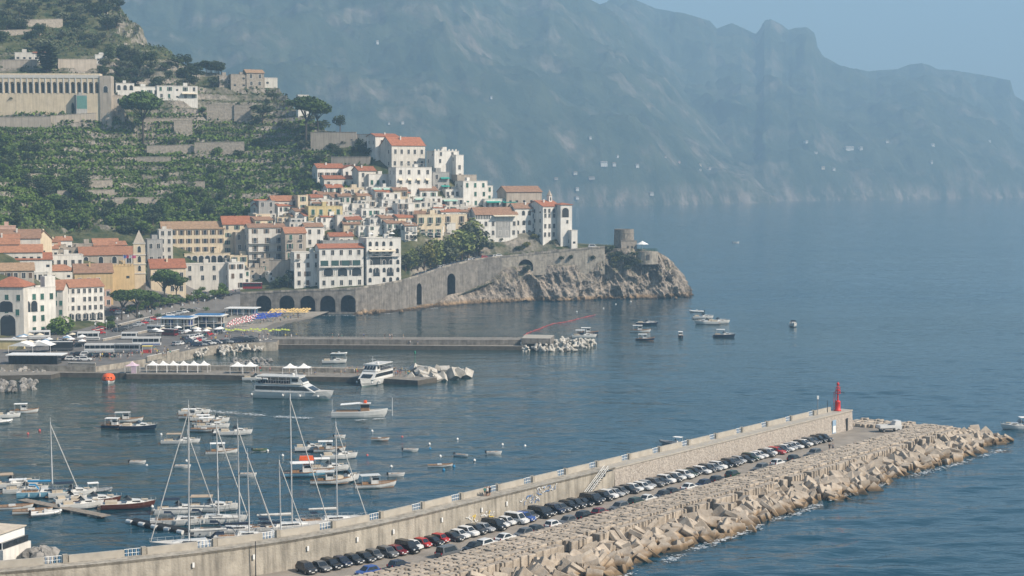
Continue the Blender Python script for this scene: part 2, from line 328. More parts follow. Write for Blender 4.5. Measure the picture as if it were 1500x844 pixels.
def terrain_z(px, D):
    """smooth ground height at a bearing and a distance; falls away behind the crest and in front of the waterfront"""
    px = np.asarray(px, float); D = np.asarray(D, float); sh = np.broadcast(px, D).shape
    px = np.broadcast_to(px, sh); D = np.broadcast_to(D, sh)
    k = np.clip(np.searchsorted(_tpx, px) - 1, 0, len(_tpx) - 2); p0 = np.array(_tpx)[k]; p1 = np.array(_tpx)[k + 1]; w = np.clip((px - p0) / (p1 - p0), 0, 1)
    w = w * w * (3 - 2 * w) * 0.5 + w * 0.5
    da = _d0[k] * (1 - w) + _d0[k + 1] * w; db = _d1[k] * (1 - w) + _d1[k + 1] * w
    t = np.clip((D - da) / (db - da), 0, 1) * 59; i = np.clip(t.astype(int), 0, 58); f = t - i
    z = (_tz[k, i] * (1 - f) + _tz[k, i + 1] * f) * (1 - w) + (_tz[k + 1, i] * (1 - f) + _tz[k + 1, i + 1] * f) * w
    z = z - np.maximum(D - db, 0) * 1.1 - np.maximum(da - D, 0) * 0.6
    return z
def hit(px, py, lo=600, hi=1250):
    D = np.arange(lo, hi, 0.5); z = terrain_z(np.full_like(D, px), D); y = 422 - FPX * (SA * D + CA * (z - CAM_H)) / (CA * D - SA * (z - CAM_H))
    w = np.nonzero(y <= py)[0]
    d = D[w[0]] if len(w) else D[np.argmin(y)]
    return P(px, py, float(d))
def terrace(px, D, z):
    X = (px - 750) * D / FPX
    m = sstep(38, 52, z) * (1 - sstep(128, 140, z)) * (1 - sstep(430, 520, px)) * sstep(0.30, 0.42, fbm(X / 60, D / 80, 3, 40) + 0.12)
    st = 4.6; ph = z / st + 1.6 * fbm(X / 46, D / 300, 3, 8); k = np.floor(ph); fr = ph - k
    zz = z + st * ((np.clip((fr - 0.62) / 0.38, 0, 1) ** 1.5) - fr) * 0.92
    return z * (1 - m) + zz * m, m
def hill_mat():
    m, nt, n, l, b = _principled('hillside_ground')
    b.inputs['Roughness'].default_value = 0.95; b.inputs['Specular IOR Level'].default_value = 0.05
    g = n.new('ShaderNodeNewGeometry')
    def noise(s, d=5, sc=(1, 1, 1)):
        mp = n.new('ShaderNodeMapping'); mp.inputs['Scale'].default_value = sc; l.new(g.outputs['Position'], mp.inputs['Vector'])
        t = n.new('ShaderNodeTexNoise'); t.inputs['Scale'].default_value = s; t.inputs['Detail'].default_value = d; t.inputs['Roughness'].default_value = 0.65; l.new(mp.outputs[0], t.inputs['Vector']); return t.outputs['Fac']
    gr = n.new('ShaderNodeValToRGB'); gr.color_ramp.elements[0].position = 0.35; gr.color_ramp.elements[1].position = 0.68
    gr.color_ramp.elements[0].color = (0.022, 0.040, 0.016, 1); gr.color_ramp.elements[1].color = (0.13, 0.125, 0.065, 1); l.new(noise(0.14, 6), gr.inputs['Fac'])
    rk = n.new('ShaderNodeValToRGB'); rk.color_ramp.elements[0].position = 0.32; rk.color_ramp.elements[1].position = 0.66
    rk.color_ramp.elements[0].color = (0.10, 0.088, 0.075, 1); rk.color_ramp.elements[1].color = (0.36, 0.32, 0.27, 1); l.new(noise(0.5, 6, (1, 1, 0.5)), rk.inputs['Fac'])
    sep = n.new('ShaderNodeSeparateXYZ'); l.new(g.outputs['True Normal'], sep.inputs[0])
    sl = n.new('ShaderNodeMapRange'); sl.inputs['From Min'].default_value = 0.78; sl.inputs['From Max'].default_value = 0.6; l.new(sep.outputs['Z'], sl.inputs['Value'])
    pn = n.new('ShaderNodeMapRange'); pn.inputs['From Min'].default_value = 0.36; pn.inputs['From Max'].default_value = 0.5; l.new(noise(0.035, 6), pn.inputs['Value'])
    a = n.new('ShaderNodeMath'); a.operation = 'MULTIPLY'; l.new(sl.outputs[0], a.inputs[0]); l.new(pn.outputs[0], a.inputs[1])
    mx = n.new('ShaderNodeMix'); mx.data_type = 'RGBA'; l.new(a.outputs[0], mx.inputs['Factor']); l.new(gr.outputs[0], mx.inputs['A']); l.new(rk.outputs[0], mx.inputs['B'])
    l.new(mx.outputs['Result'], b.inputs['Base Color'])
    bp = n.new('ShaderNodeBump'); bp.inputs['Strength'].default_value = 0.6; bp.inputs['Distance'].default_value = 0.8; l.new(noise(0.6, 6), bp.inputs['Height']); l.new(bp.outputs[0], b.inputs['Normal'])
    return m
_px = np.arange(-140, 902, 2.0); _D = np.concatenate([np.arange(610, 760, 2.5), np.arange(760, 1010, 0.9), np.arange(1010, 1300, 2.0)])
_PX, _DD = np.meshgrid(_px, _D, indexing='ij'); _Z = terrain_z(_PX, _DD)
_XX = (_PX - 750) * _DD / FPX
_zt, TMASK = terrace(_PX, _DD, _Z)
_rk = sstep(95, 235, _PX) * (1 - sstep(235, 260, _PX)) * sstep(133, 150, _Z)      # the bare rocky shoulder on the skyline
_zt = _zt + (ridged(_XX / 14, _DD / 22, 5, 61) - 0.6) * 17 * _rk + (fbm(_XX / 9, _DD / 9, 4, 62) - 0.5) * (1.0 + 2.4 * sstep(60, 140, _Z)) * (1 - 0.7 * TMASK) * sstep(16, 45, _Z)
# the crag under the cliff at the lower left of the slope
_cr = sstep(60, 95, _PX) * (1 - sstep(190, 240, _PX)) * sstep(32, 40, _Z) * (1 - sstep(50, 58, _Z))
_zt = _zt + (ridged(_XX / 10, _DD / 14, 4, 66) - 0.6) * 7 * _cr
_da = np.interp(_PX, _tpx, _d0)
_zt = np.where((_PX > 351) & (_DD < _da + 6.8), -25.0, _zt)      # the sea walls stand here and hold the road
_fw = CA * _DD - SA * (_zt - CAM_H)
_V = np.stack([(_PX - 750) * _fw / FPX, _DD, _zt], -1)
hillo = put('hillside', npmesh('hillside', _V.reshape(-1, 3), gridfaces(len(_px), len(_D))[:, ::-1], [hill_mat()], False)); tag(hillo, 'terraced green hillside above the town', 'hillside', None, 'structure')
def ground_z(px, D):
    i = np.clip((np.asarray(px) + 140) / 2.0, 0, len(_px) - 1.001); j = np.interp(D, _D, np.arange(len(_D))); j = np.clip(j, 0, len(_D) - 1.001)
    i0 = i.astype(int); j0 = j.astype(int); fi = i - i0; fj = j - j0
    return (_zt[i0, j0] * (1 - fi) + _zt[i0 + 1, j0] * fi) * (1 - fj) + (_zt[i0, j0 + 1] * (1 - fi) + _zt[i0 + 1, j0 + 1] * fi) * fj
# ================================================================ BREAKWATER (mole): local axes s = back along it from the wall's end, t = towards the open sea
MC = Vector((83.5, 416.0, 0)); MU = Vector((0.609, 0.793, 0)); MN = Vector((0.793, -0.609, 0)); MROT = math.atan2(MN.y, MN.x)
def moff(s): return -0.0047 * max(0, s - 165) ** 2
def mole(s, t, z=0.0):
    p = MC - MU * s + MN * (t + moff(s)); return Vector((p.x, p.y, z))
def mrot(s):           # heading of the +t direction at s
    a = mole(s - 1, 0); b = mole(s + 1, 0); d = a - b; return math.atan2(-d.x, d.y)
def mole_s(px, py, z, t=None):
    p = W(px, py, z) - MC; return -(p.x * MU.x + p.y * MU.y)
DECK = 2.5; WTOP = 7.3
concrete = mat('weathered_concrete', (0.44, 0.40, 0.335), rough=0.9, var=0.14, scale=0.35, streak=0.45, bump=0.3, bscale=3)
concrete_top = mat('concrete_walkway', (0.42, 0.385, 0.33), rough=0.9, var=0.1, scale=0.6)
rubble_wall = mat('rubble_stone_facing', (0.47, 0.42, 0.365), rough=0.95, col2=(0.27, 0.235, 0.205), scale=2.4, contrast=(0.36, 0.6), bump=0.8, streak=0.15)
deckm = mat('dusty_asphalt', (0.30, 0.265, 0.225), rough=0.95, var=0.14, scale=0.25)
blockm = mat('armour_concrete', (0.45, 0.385, 0.31), rough=0.92, col2=(0.26, 0.215, 0.17), scale=0.55, rnd=0.16, bump=0.25, bscale=4, contrast=(0.3, 0.62))
def wet_line(m):
    # algae and wet stain where the sea reaches
    nt = m.node_tree; n = nt.nodes; l = nt.links; b = n['Principled BSDF']; src = b.inputs['Base Color'].links[0].from_socket
    g = n.new('ShaderNodeNewGeometry'); s = n.new('ShaderNodeSeparateXYZ'); l.new(g.outputs['Position'], s.inputs[0]); nz = n.new('ShaderNodeTexNoise'); nz.inputs['Scale'].default_value = .5; l.new(g.outputs['Position'], nz.inputs['Vector'])
    a = n.new('ShaderNodeMath'); a.operation = 'MULTIPLY_ADD'; a.inputs[1].default_value = -1.6; l.new(nz.outputs['Fac'], a.inputs[0]); l.new(s.outputs['Z'], a.inputs[2])
    r = n.new('ShaderNodeValToRGB'); e = r.color_ramp.elements; e[0].position = 0; e[0].color = (.22, .19, .14, 1); e[1].position = 1; e[1].color = (1, 1, 1, 1); k = e.new(.45); k.color = (.62, .50, .36, 1)
    mr = n.new('ShaderNodeMapRange'); mr.inputs['From Min'].default_value = -.75; mr.inputs['From Max'].default_value = .55; l.new(a.outputs[0], mr.inputs['Value']); l.new(mr.outputs[0], r.inputs['Fac'])
    mx = n.new('ShaderNodeMix'); mx.data_type = 'RGBA'; mx.blend_type = 'MULTIPLY'; mx.inputs['Factor'].default_value = 1; l.new(src, mx.inputs['A']); l.new(r.outputs[0], mx.inputs['B']); l.new(mx.outputs['Result'], b.inputs['Base Color'])
wet_line(blockm)
coredark = mat('rubble_core', (0.07, 0.06, 0.05), rough=1, var=0.25, scale=0.8, bump=0.8)  # near-black core: shade in the gaps between blocks is put into its colour
whitepaint = mat('white_paint', (0.78, 0.78, 0.76), rough=0.5, var=0.05)
bluepaint = mat('blue_railing_paint', (0.16, 0.30, 0.50), rough=0.5, var=0.1)
darksteel = mat('dark_steel', (0.05, 0.055, 0.06), rough=0.5, var=0.1, metal=0.4)
SS = [-12, -8, -4, 0] + list(range(6, 175, 8)) + list(range(175, 300, 5))
def strip(sv, prof, closed=True):
    """sweep a closed t,z outline along the mole"""
    mb = MB(); n = len(prof); vs = []
    for s in sv:
        for t, z in prof: vs.append(mole(s, t, z))
    fs = []
    for i in range(len(sv) - 1):
        for k in range(n): fs.append((i * n + k, (i + 1) * n + k, (i + 1) * n + (k + 1) % n, i * n + (k + 1) % n))
    fs.append(tuple(range(n))); fs.append(tuple((len(sv) - 1) * n + k for k in range(n - 1, -1, -1)))
    return mb.add(vs, fs)
brk = empty('breakwater', mole(90, 10), 0, 'long curving concrete breakwater with car deck and block crest', 'breakwater')
def under(o, p):
    o.parent = p; o.matrix_parent_inverse = Matrix.Translation(-Vector(p.location)) ; return o
bpy.context.view_layer.update()
under(strip([s for s in SS if s >= -8], [(-3.2, -3), (-3.2, DECK), (13, DECK), (13, -3)]).build('car_deck', deckm), brk)
under(strip([s for s in SS if s >= -8], [(12.5, -3), (12.5, 1.7), (21, 1.6), (24, 0.6), (31, -1.6), (31, -3)]).build('rubble_core', coredark), brk)
# ---- the harbour wall: concrete for the landward length, rubble faced near the head
hw = empty('harbour_wall', mole(80, -1.5), 0, 'tall harbour wall with parapet walkway along the parked cars', 'wall')
hw['kind'] = 'thing'; bpy.context.view_layer.update()
SPL = 104
under(strip([SPL] + [s for s in SS if s > SPL], [(-3.2, DECK), (-3.2, WTOP), (0.35, WTOP), (0.0, WTOP - 0.5), (0.1, DECK)]).build('concrete_wall', concrete), hw)
under(strip([s for s in SS if 0 <= s < SPL] + [SPL], [(-3.2, DECK), (-3.2, WTOP - 0.3), (0, WTOP - 0.3), (0.3, DECK)]).build('rubble_wall', rubble_wall), hw)
under(strip([s for s in SS if 0 <= s < SPL] + [SPL], [(-3.3, WTOP - 0.3), (-3.3, WTOP), (0.18, WTOP), (0.18, WTOP - 0.3)]).build('coping', concrete_top), hw)
s = 6.0
rail_me = None
while s < 250:
    L = 8.2 if s < SPL else 7.4
    sv = [s, s + L / 2, s + L]
    under(strip(sv, [(-3.25, WTOP), (-3.25, WTOP + 1.05), (-2.75, WTOP + 1.05), (-2.7, WTOP)]).build('parapet', concrete_top), hw)
    g0, g1 = s + L + 0.1, s + L + 3.1
    # a stub post and blue and white railing panel in each gap
    mb = MB(); c = mole(g0 + 0.3, -2.95); r = mrot(g0)
    pb = MB().box(-0.4, 0.4, -0.35, 0.35, WTOP, WTOP + 1.2); under(pb.build('parapet_post', concrete, loc=c, rz=r), hw)
    rb = MB()
    for k in range(9):
        a = mole(g0 + 0.75 + k * 0.28, -3.0, WTOP); rb.tube(a, a + Vector((0, 0, 1.05)), 0.05, n=4, mi=k % 2)
    for zz in (0.45, 1.05): rb.tube(mole(g0 + 0.7, -3.0, WTOP + zz), mole(g1, -3.0, WTOP + zz), 0.05, n=4, mi=0)
    under(rb.build('railing', [whitepaint, bluepaint]), hw)
    s += L + 3.2
# stair climbing the wall at the joint between the two facings
st = empty('wall_stair', mole(112, 0.6, DECK), mrot(110), 'steel stair with white railing climbing the wall above the cars', 'stair')
for k in range(16):
    MB().box(0.0, 0.95, -0.2, 0.2, -0.06, 0.06).build('step', darksteel, st, loc=(0, -3.6 + k * 0.48, 0.3 + k * 0.3))
for x in (0.02, 0.93):
    rb = MB()
    for zz in (0.5, 1.0): rb.tube((x, -3.6, 0.3 + zz), (x, 3.6, 4.8 + zz), 0.05, n=4)
    for k in range(9): rb.tube((x, -3.6 + k * 0.9, 0.3 + k * .5625), (x, -3.6 + k * 0.9, 1.3 + k * .5625), 0.04, n=4)
    rb.build('handrail', whitepaint, st)
MB().box(0.0, 0.95, 3.5, 5.2, 4.62, 4.75).build('landing', darksteel, st)
# painted graffiti on the concrete face (flat paint, raised a hair)
def graffiti(s0, z0, wd, ht, cols, seed, label):
    rg = random.Random(seed); g = empty('graffiti', mole(s0, 0.16, z0), mrot(s0), label, 'graffiti')
    # local +x towards the sea; loose spray strokes with no legible letters
    for k in range(int(wd * 3)):
        y = rg.uniform(-wd / 2, wd / 2); z = rg.uniform(.1, ht); a = rg.uniform(0, 6.28); mb = MB(); d = .012 + .0015 * k; pv_ = None; w_ = rg.uniform(.05, .1)
        for q in range(7):
            a += rg.uniform(-1.1, 1.1); y += .22 * math.cos(a); z = min(ht, max(0, z + .22 * math.sin(a))); p = (y, z)
            if pv_: nx, nz = -(p[1] - pv_[1]), p[0] - pv_[0]; l_ = math.hypot(nx, nz) + 1e-6; nx, nz = nx / l_ * w_, nz / l_ * w_; mb.add([(d, pv_[0] + nx, pv_[1] + nz), (d, p[0] + nx, p[1] + nz), (d, p[0] - nx, p[1] - nz), (d, pv_[0] - nx, pv_[1] - nz)], [(0, 1, 2, 3)])
            pv_ = p
        mb.build('paint_stroke', cols[k % len(cols)], g)
gw = mat('graffiti_white', (0.7, 0.7, 0.68), rough=.6); gb = mat('graffiti_blue', (0.12, 0.22, 0.42), rough=.6); gy = mat('graffiti_yellow', (0.75, 0.55, 0.12), rough=.6); gk = mat('graffiti_black', (0.05, 0.05, 0.06), rough=.6)
graffiti(mole_s(795, 735, 5.2) - 1, 4.3, 5.0, 1.6, [gb, gw, gb], 3, 'blue and white graffiti scribble above dark parked cars')
graffiti(mole_s(708, 757, 4.6) - 1, 3.6, 6.2, 1.3, [gw, gy, gw], 5, 'white and yellow graffiti smear low on the concrete wall')
graffiti(mole_s(800, 712, 7) - .5, 5.9, 6.4, 1.0, [gw, gb], 8, 'pale graffiti scrawl high on the wall beside the stair')
# lamp bulkheads, notice boards and doors on the wall
for px, py in ((270, 824), (357, 812), (443, 801), (517, 788), (577, 778), (632, 758), (680, 742), (730, 735)):
    ss = mole_s(px, py, 5.6); o = MB().box(0.02, 0.22, -0.16, 0.16, 0, 0.75).build('wall_lamp', whitepaint, None, loc=mole(ss, 0.1, 5.1), rz=mrot(ss)); tag(o, 'small white bulkhead lamp fixed to the concrete harbour wall', 'lamp', 'bulkhead lamps along the harbour wall')
nb = empty('notice_board', mole(10.2, 0.32, DECK), mrot(5), 'tall blue and white notice board on the rubble wall', 'sign')
MB().box(0, 0.08, -0.9, 0.9, 0.2, 3.4).build('board', mat('notice_blue', (0.30, 0.42, 0.55), rough=.6), nb); MB().box(0.08, 0.1, -0.7, 0.7, 0.4, 2.0).build('white_panel', whitepaint, nb)
dr = empty('wall_door', mole(3.4, 0.32, DECK), mrot(3), 'dark doorway at the end of the harbour wall', 'door')
MB().box(0, 0.06, -0.35, 0.35, 0, 3.1).build('leaf', darksteel, dr); MB().box(0, 0.1, 0.36, 0.5, 0, 3.2).build('frame', concrete, dr)
# ---- red harbour light
redp = mat('harbour_light_red', (0.62, 0.035, 0.03), rough=0.45, var=0.08)
lb = P(1230, 604, 405); hl = empty('harbour_light', mole(4.2, -1.8, WTOP), 0, 'red harbour light tower on the end of the harbour wall', 'lighthouse')
MB().lathe([(0.85, 0), (0.85, 0.25), (0.68, 0.35), (0.66, 2.1), (0.74, 2.2), (0.5, 2.5), (0.28, 2.6)], 14).build('base_drum', redp, hl, True)
MB().tube((0, 0, 2.5), (0, 0, 6.3), 0.22, 0.13, 8).build('mast', redp, hl)
for z_, r_ in ((4.25, 0.62), (5.15, 0.52)):
    mb = MB().lathe([(r_, z_), (r_, z_ + 0.08)], 12)
    for k in range(8):
        t = 2 * PI * k / 8; mb.tube((r_ * math.cos(t), r_ * math.sin(t), z_), (r_ * math.cos(t), r_ * math.sin(t), z_ + 0.75), 0.04, n=4)
    mb.lathe([(r_ + .03, z_ + .7), (r_ + .03, z_ + .77)], 12); mb.build('gallery', redp, hl)
MB().lathe([(0.2, 6.2), (0.34, 6.35), (0.34, 6.75), (0.2, 6.95), (0.05, 7.1)], 10).build('lantern', redp, hl, True)
mb = MB()
for x in (-0.95, -0.6): mb.tube((x, 0.1, 0), (x, 0.1, 4.7), 0.05, n=4)
for k in range(10): mb.tube((-0.95, 0.1, 0.4 + .45 * k), (-0.6, 0.1, 0.4 + .45 * k), 0.04, n=4)
mb.build('ladder', redp, hl)
MB().add([(0.3, 0, 4.7), (1.7, 0.3, 4.45), (1.7, 0.9, 4.2), (0.4, 0.6, 4.5)], [(0, 1, 2, 3)]).build('solar_panel', darksteel, hl)
def lamp_post(loc, h, label, head=True):
    p = empty('lamp_post', loc, 0, label, 'lamp post'); MB().tube((0, 0, 0), (0, 0, h), 0.09, 0.06, 6).build('pole', darksteel if not head else mat('grey_steel', (.3, .32, .33), rough=.5), p)
    if head: MB().box(-0.22, 0.22, -0.22, 0.22, h - 0.8, h).build('lamp_head', whitepaint, p)
    return p
lamp_post(mole(13.5, -2.4, WTOP), 4.6, 'thin lamp post on the wall beside the red harbour light')
lamp_post(mole(mole_s(382, 842, 3), 1.0, DECK), 5.6, 'bare dark pole standing in front of the concrete wall', False)
lamp_post(mole(8.0, -2.6, WTOP), 3.0, 'short aerial mast between lamp post and red light', False)
# ---- armour blocks: a grooved cube
def block_mesh(name, w, h, g=0.22, gd=0.16, bev=0.12):
    a = w / 2; q = w * g; d = w * gd
    prof = [(-a + bev, -a), (-q, -a), (-q * .6, -a + d), (q * .6, -a + d), (q, -a), (a - bev, -a), (a, -a + bev), (a, a - bev), (a - bev, a), (q, a), (q * .6, a - d), (-q * .6, a - d), (-q, a), (-a + bev, a), (-a, a - bev), (-a, -a + bev)]
    mb = MB(); n = len(prof); vs = []
    for z, k in ((-h / 2, 0.95), (-h / 2 + bev, 1), (h / 2 - bev, 1), (h / 2, 0.95)): vs += [(x * k, y * k, z) for x, y in prof]
    fs = [(j * n + k, j * n + (k + 1) % n, (j + 1) * n + (k + 1) % n, (j + 1) * n + k) for j in range(3) for k in range(n)] + [tuple(range(n - 1, -1, -1)), tuple(range(3 * n, 4 * n))]
    mb.add(vs, fs); return mb.mesh(name, [blockm])
BME = [block_mesh('armour_block', 2.6, 3.1), block_mesh('armour_block', 2.35, 3.6), block_mesh('armour_block', 2.8, 2.7, 0.2, 0.2)]
BMS = 1.13
CME = [block_mesh('crest_block', 1.9, 2.6, .24, .2), block_mesh('crest_block', 1.84, 2.6, 0.2, 0.24)]
def joined(name, items, parent=None):
    """many blocks beyond the countable ones as one mesh"""
    vs = []; fs = []; o = 0
    for me, mtx in items:
        v = [tuple(mtx @ x.co) for x in me.vertices]; vs += v; fs += [tuple(i + o for i in p.vertices) for p in me.polygons]; o += len(v)
    return MB().add(vs, fs).build(name, blockm, parent)
rg = random.Random(5); crest = []
for i in range(-6, 124):
    s = i * 2.04
    for j in range(5):
        t = 13.7 + j * 2.0 + rg.uniform(-.05, .05)
        if t > 20 and rg.random() < 0.12: continue
        z = 2.15 + rg.uniform(-0.07, 0.12) - (0.25 if j == 4 else 0)
        crest.append((s + rg.uniform(-.06, .06), t, z, rg.uniform(-.03, .03), rg.uniform(-.03, .03), rg.uniform(-.05, .05) + (PI / 2 if rg.random() < .5 else 0)))
for i in range(0, 7):                                    # the row turning round the head
    for j in range(-2, 7):
        s, t = -4.8 - i * 1.96 * 0.9 - max(0, j) * .7, 0.8 + j * 2.0
        if t < 13 and s > -15: crest.append((s, t, 1.9 + rg.uniform(-.2, .25), rg.uniform(-.05, .05), rg.uniform(-.05, .05), rg.uniform(-.2, .2)))
def mtx(s, t, z, rx, ry, rz): return Matrix.Translation(mole(s, t, z)) @ Euler((rx, ry, rz + mrot(s))).to_matrix().to_4x4()
vis = sorted([c for c in crest if pj(*mole(c[0], c[1], 3))[1] < 850 and pj(*mole(c[0], c[1], 3))[0] < 1520], key=lambda c: -pj(*mole(c[0], c[1], 3))[1])
keep = set(id(c) for c in vis[:300]); rest = []
for c in crest:
    me = CME[int(c[1] * 7) % 2]
    if id(c) in keep: o = put('crest_block', me); o.matrix_world = mtx(*c); under2 = o; o.parent = brk; o.matrix_parent_inverse = Matrix.Translation(-Vector(brk.location))
    else: rest.append((me, mtx(*c)))
o = joined('crest_block_mass', rest); o['kind'] = 'stuff'; under(o, brk)
tum = []
for i in range(-8, 90):
    s = i * 2.55
    for j, (t, z) in enumerate(((23.8, .75), (26.1, 0.35), (28.3, -.15), (30.4, -0.65), (32.2, -1.0))):
        if j == 4 and rg.random() < .45: continue
        if rg.random() < 0.06: continue
        up = rg.random() < 0.25
        tum.append((s + rg.uniform(-.7, .7), t + rg.uniform(-.8, .8) + 1.2 * math.sin(s * .13), z + rg.uniform(-.35, .6), rg.uniform(-1.1, 1.1), rg.uniform(-1.1, 1.1), rg.uniform(0, PI)))
for i in range(60):                                      # the tip spreads into the sea
    a = rg.uniform(0, 1); s = -13 - rg.uniform(0, 9) ; t = rg.uniform(2, 33); z = 1.2 - abs(s + 13) * .22 - max(0, t - 24) * .12
    tum.append((s, t, z, rg.uniform(-1.1, 1.1), rg.uniform(-1.1, 1.1), rg.uniform(0, PI)))
vis = sorted([c for c in tum if pj(*mole(c[0], c[1], 1))[1] < 856], key=lambda c: -pj(*mole(c[0], c[1], 1))[1])
keep = set(id(c) for c in vis[:300]); rest = []
for c in tum:
    me = rg.choice(BME)
    if id(c) in keep:
        o = put('armour_block', me); o.matrix_world = mtx(*c); tag(o, 'tumbled grooved concrete block on the seaward slope of the breakwater', 'concrete block', 'tumbled blocks on the seaward slope')
    else: rest.append((me, mtx(*c)))
o = joined('armour_block_mass', rest); tag(o, 'farther jumble of tumbled concrete blocks around the breakwater head', 'concrete blocks', None, 'stuff')
# ================================================================ THE CAPE: coast road wall, cliffs, watchtower
def cliff_mat():
    m, nt, n, l, b = _principled('limestone_cliff')
    b.inputs['Roughness'].default_value = 0.95; b.inputs['Specular IOR Level'].default_value = 0.08
    g = n.new('ShaderNodeNewGeometry')
    def noise(s, d=6, sc=(1, 1, 1)):
        mp = n.new('ShaderNodeMapping'); mp.inputs['Scale'].default_value = sc; mp.inputs['Rotation'].default_value = (0, R(12), 0); l.new(g.outputs['Position'], mp.inputs['Vector'])
        t = n.new('ShaderNodeTexNoise'); t.inputs['Scale'].default_value = s; t.inputs['Detail'].default_value = d; t.inputs['Roughness'].default_value = 0.7; l.new(mp.outputs[0], t.inputs['Vector']); return t.outputs['Fac']
    r = n.new('ShaderNodeValToRGB'); e = r.color_ramp.elements; e[0].position = 0.33; e[0].color = (0.055, 0.05, 0.045, 1); e[1].position = 0.70; e[1].color = (0.50, 0.42, 0.34, 1)
    k = r.color_ramp.elements.new(0.5); k.color = (0.25, 0.215, 0.18, 1); l.new(noise(0.32, 8, (1, 1, 0.45)), r.inputs['Fac'])
    gr = n.new('ShaderNodeValToRGB'); gr.color_ramp.elements[0].color = (0.025, 0.04, 0.018, 1); gr.color_ramp.elements[1].color = (0.12, 0.12, 0.05, 1); l.new(noise(0.6), gr.inputs['Fac'])
    sep = n.new('ShaderNodeSeparateXYZ'); l.new(g.outputs['Normal'], sep.inputs[0]); sp = n.new('ShaderNodeSeparateXYZ'); l.new(g.outputs['Position'], sp.inputs[0])
    up = n.new('ShaderNodeMapRange'); up.inputs['From Min'].default_value = 0.35; up.inputs['From Max'].default_value = 0.7; l.new(sep.outputs['Z'], up.inputs['Value'])
    hh = n.new('ShaderNodeMapRange'); hh.inputs['From Min'].default_value = 7; hh.inputs['From Max'].default_value = 17; l.new(sp.outputs['Z'], hh.inputs['Value'])
    nn = n.new('ShaderNodeMapRange'); nn.inputs['From Min'].default_value = 0.45; nn.inputs['From Max'].default_value = 0.58; l.new(noise(0.13), nn.inputs['Value'])
    a = n.new('ShaderNodeMath'); a.operation = 'MULTIPLY'; l.new(up.outputs[0], a.inputs[0]); l.new(hh.outputs[0], a.inputs[1])
    a2 = n.new('ShaderNodeMath'); a2.operation = 'MULTIPLY'; l.new(a.outputs[0], a2.inputs[0]); l.new(nn.outputs[0], a2.inputs[1])
    mx = n.new('ShaderNodeMix'); mx.data_type = 'RGBA'; l.new(a2.outputs[0], mx.inputs['Factor']); l.new(r.outputs[0], mx.inputs['A']); l.new(gr.outputs[0], mx.inputs['B'])
    # tide band: dark algae at the waterline, ochre just above
    wr = n.new('ShaderNodeValToRGB'); q = wr.color_ramp.elements; q[0].position = 0.0; q[0].color = (0.22, 0.2, 0.17, 1); q[1].position = 0.25; q[1].color = (1, 1, 1, 1); w2 = q.new(0.1); w2.color = (1.0, 0.82, 0.6, 1)
    wz = n.new('ShaderNodeMapRange'); wz.inputs['From Min'].default_value = 0.2; wz.inputs['From Max'].default_value = 10; l.new(sp.outputs['Z'], wz.inputs['Value']); l.new(wz.outputs[0], wr.inputs['Fac'])
    mm = n.new('ShaderNodeMix'); mm.data_type = 'RGBA'; mm.blend_type = 'MULTIPLY'; mm.inputs['Factor'].default_value = 1; l.new(mx.outputs['Result'], mm.inputs['A']); l.new(wr.outputs[0], mm.inputs['B'])
    l.new(mm.outputs['Result'], b.inputs['Base Color'])
    bp = n.new('ShaderNodeBump'); bp.inputs['Strength'].default_value = 0.9; bp.inputs['Distance'].default_value = 1.2; l.new(noise(0.5, 8, (1, 1, .6)), bp.inputs['Height']); l.new(bp.outputs[0], b.inputs['Normal'])
    return m
CLIFF = cliff_mat()
masonry = mat('grey_masonry', (0.27, 0.245, 0.215), rough=0.95, col2=(0.13, 0.118, 0.105), scale=0.5, streak=0.4, bump=0.5, contrast=(0.3, 0.65))
masonry2 = mat('pale_masonry', (0.40, 0.36, 0.30), rough=0.95, col2=(0.2, 0.175, 0.145), scale=0.6, streak=0.35, bump=0.5, contrast=(0.3, 0.62))
vault = mat('vault_shadow_stone', (0.10, 0.092, 0.085), rough=1, var=0.2, scale=0.7)
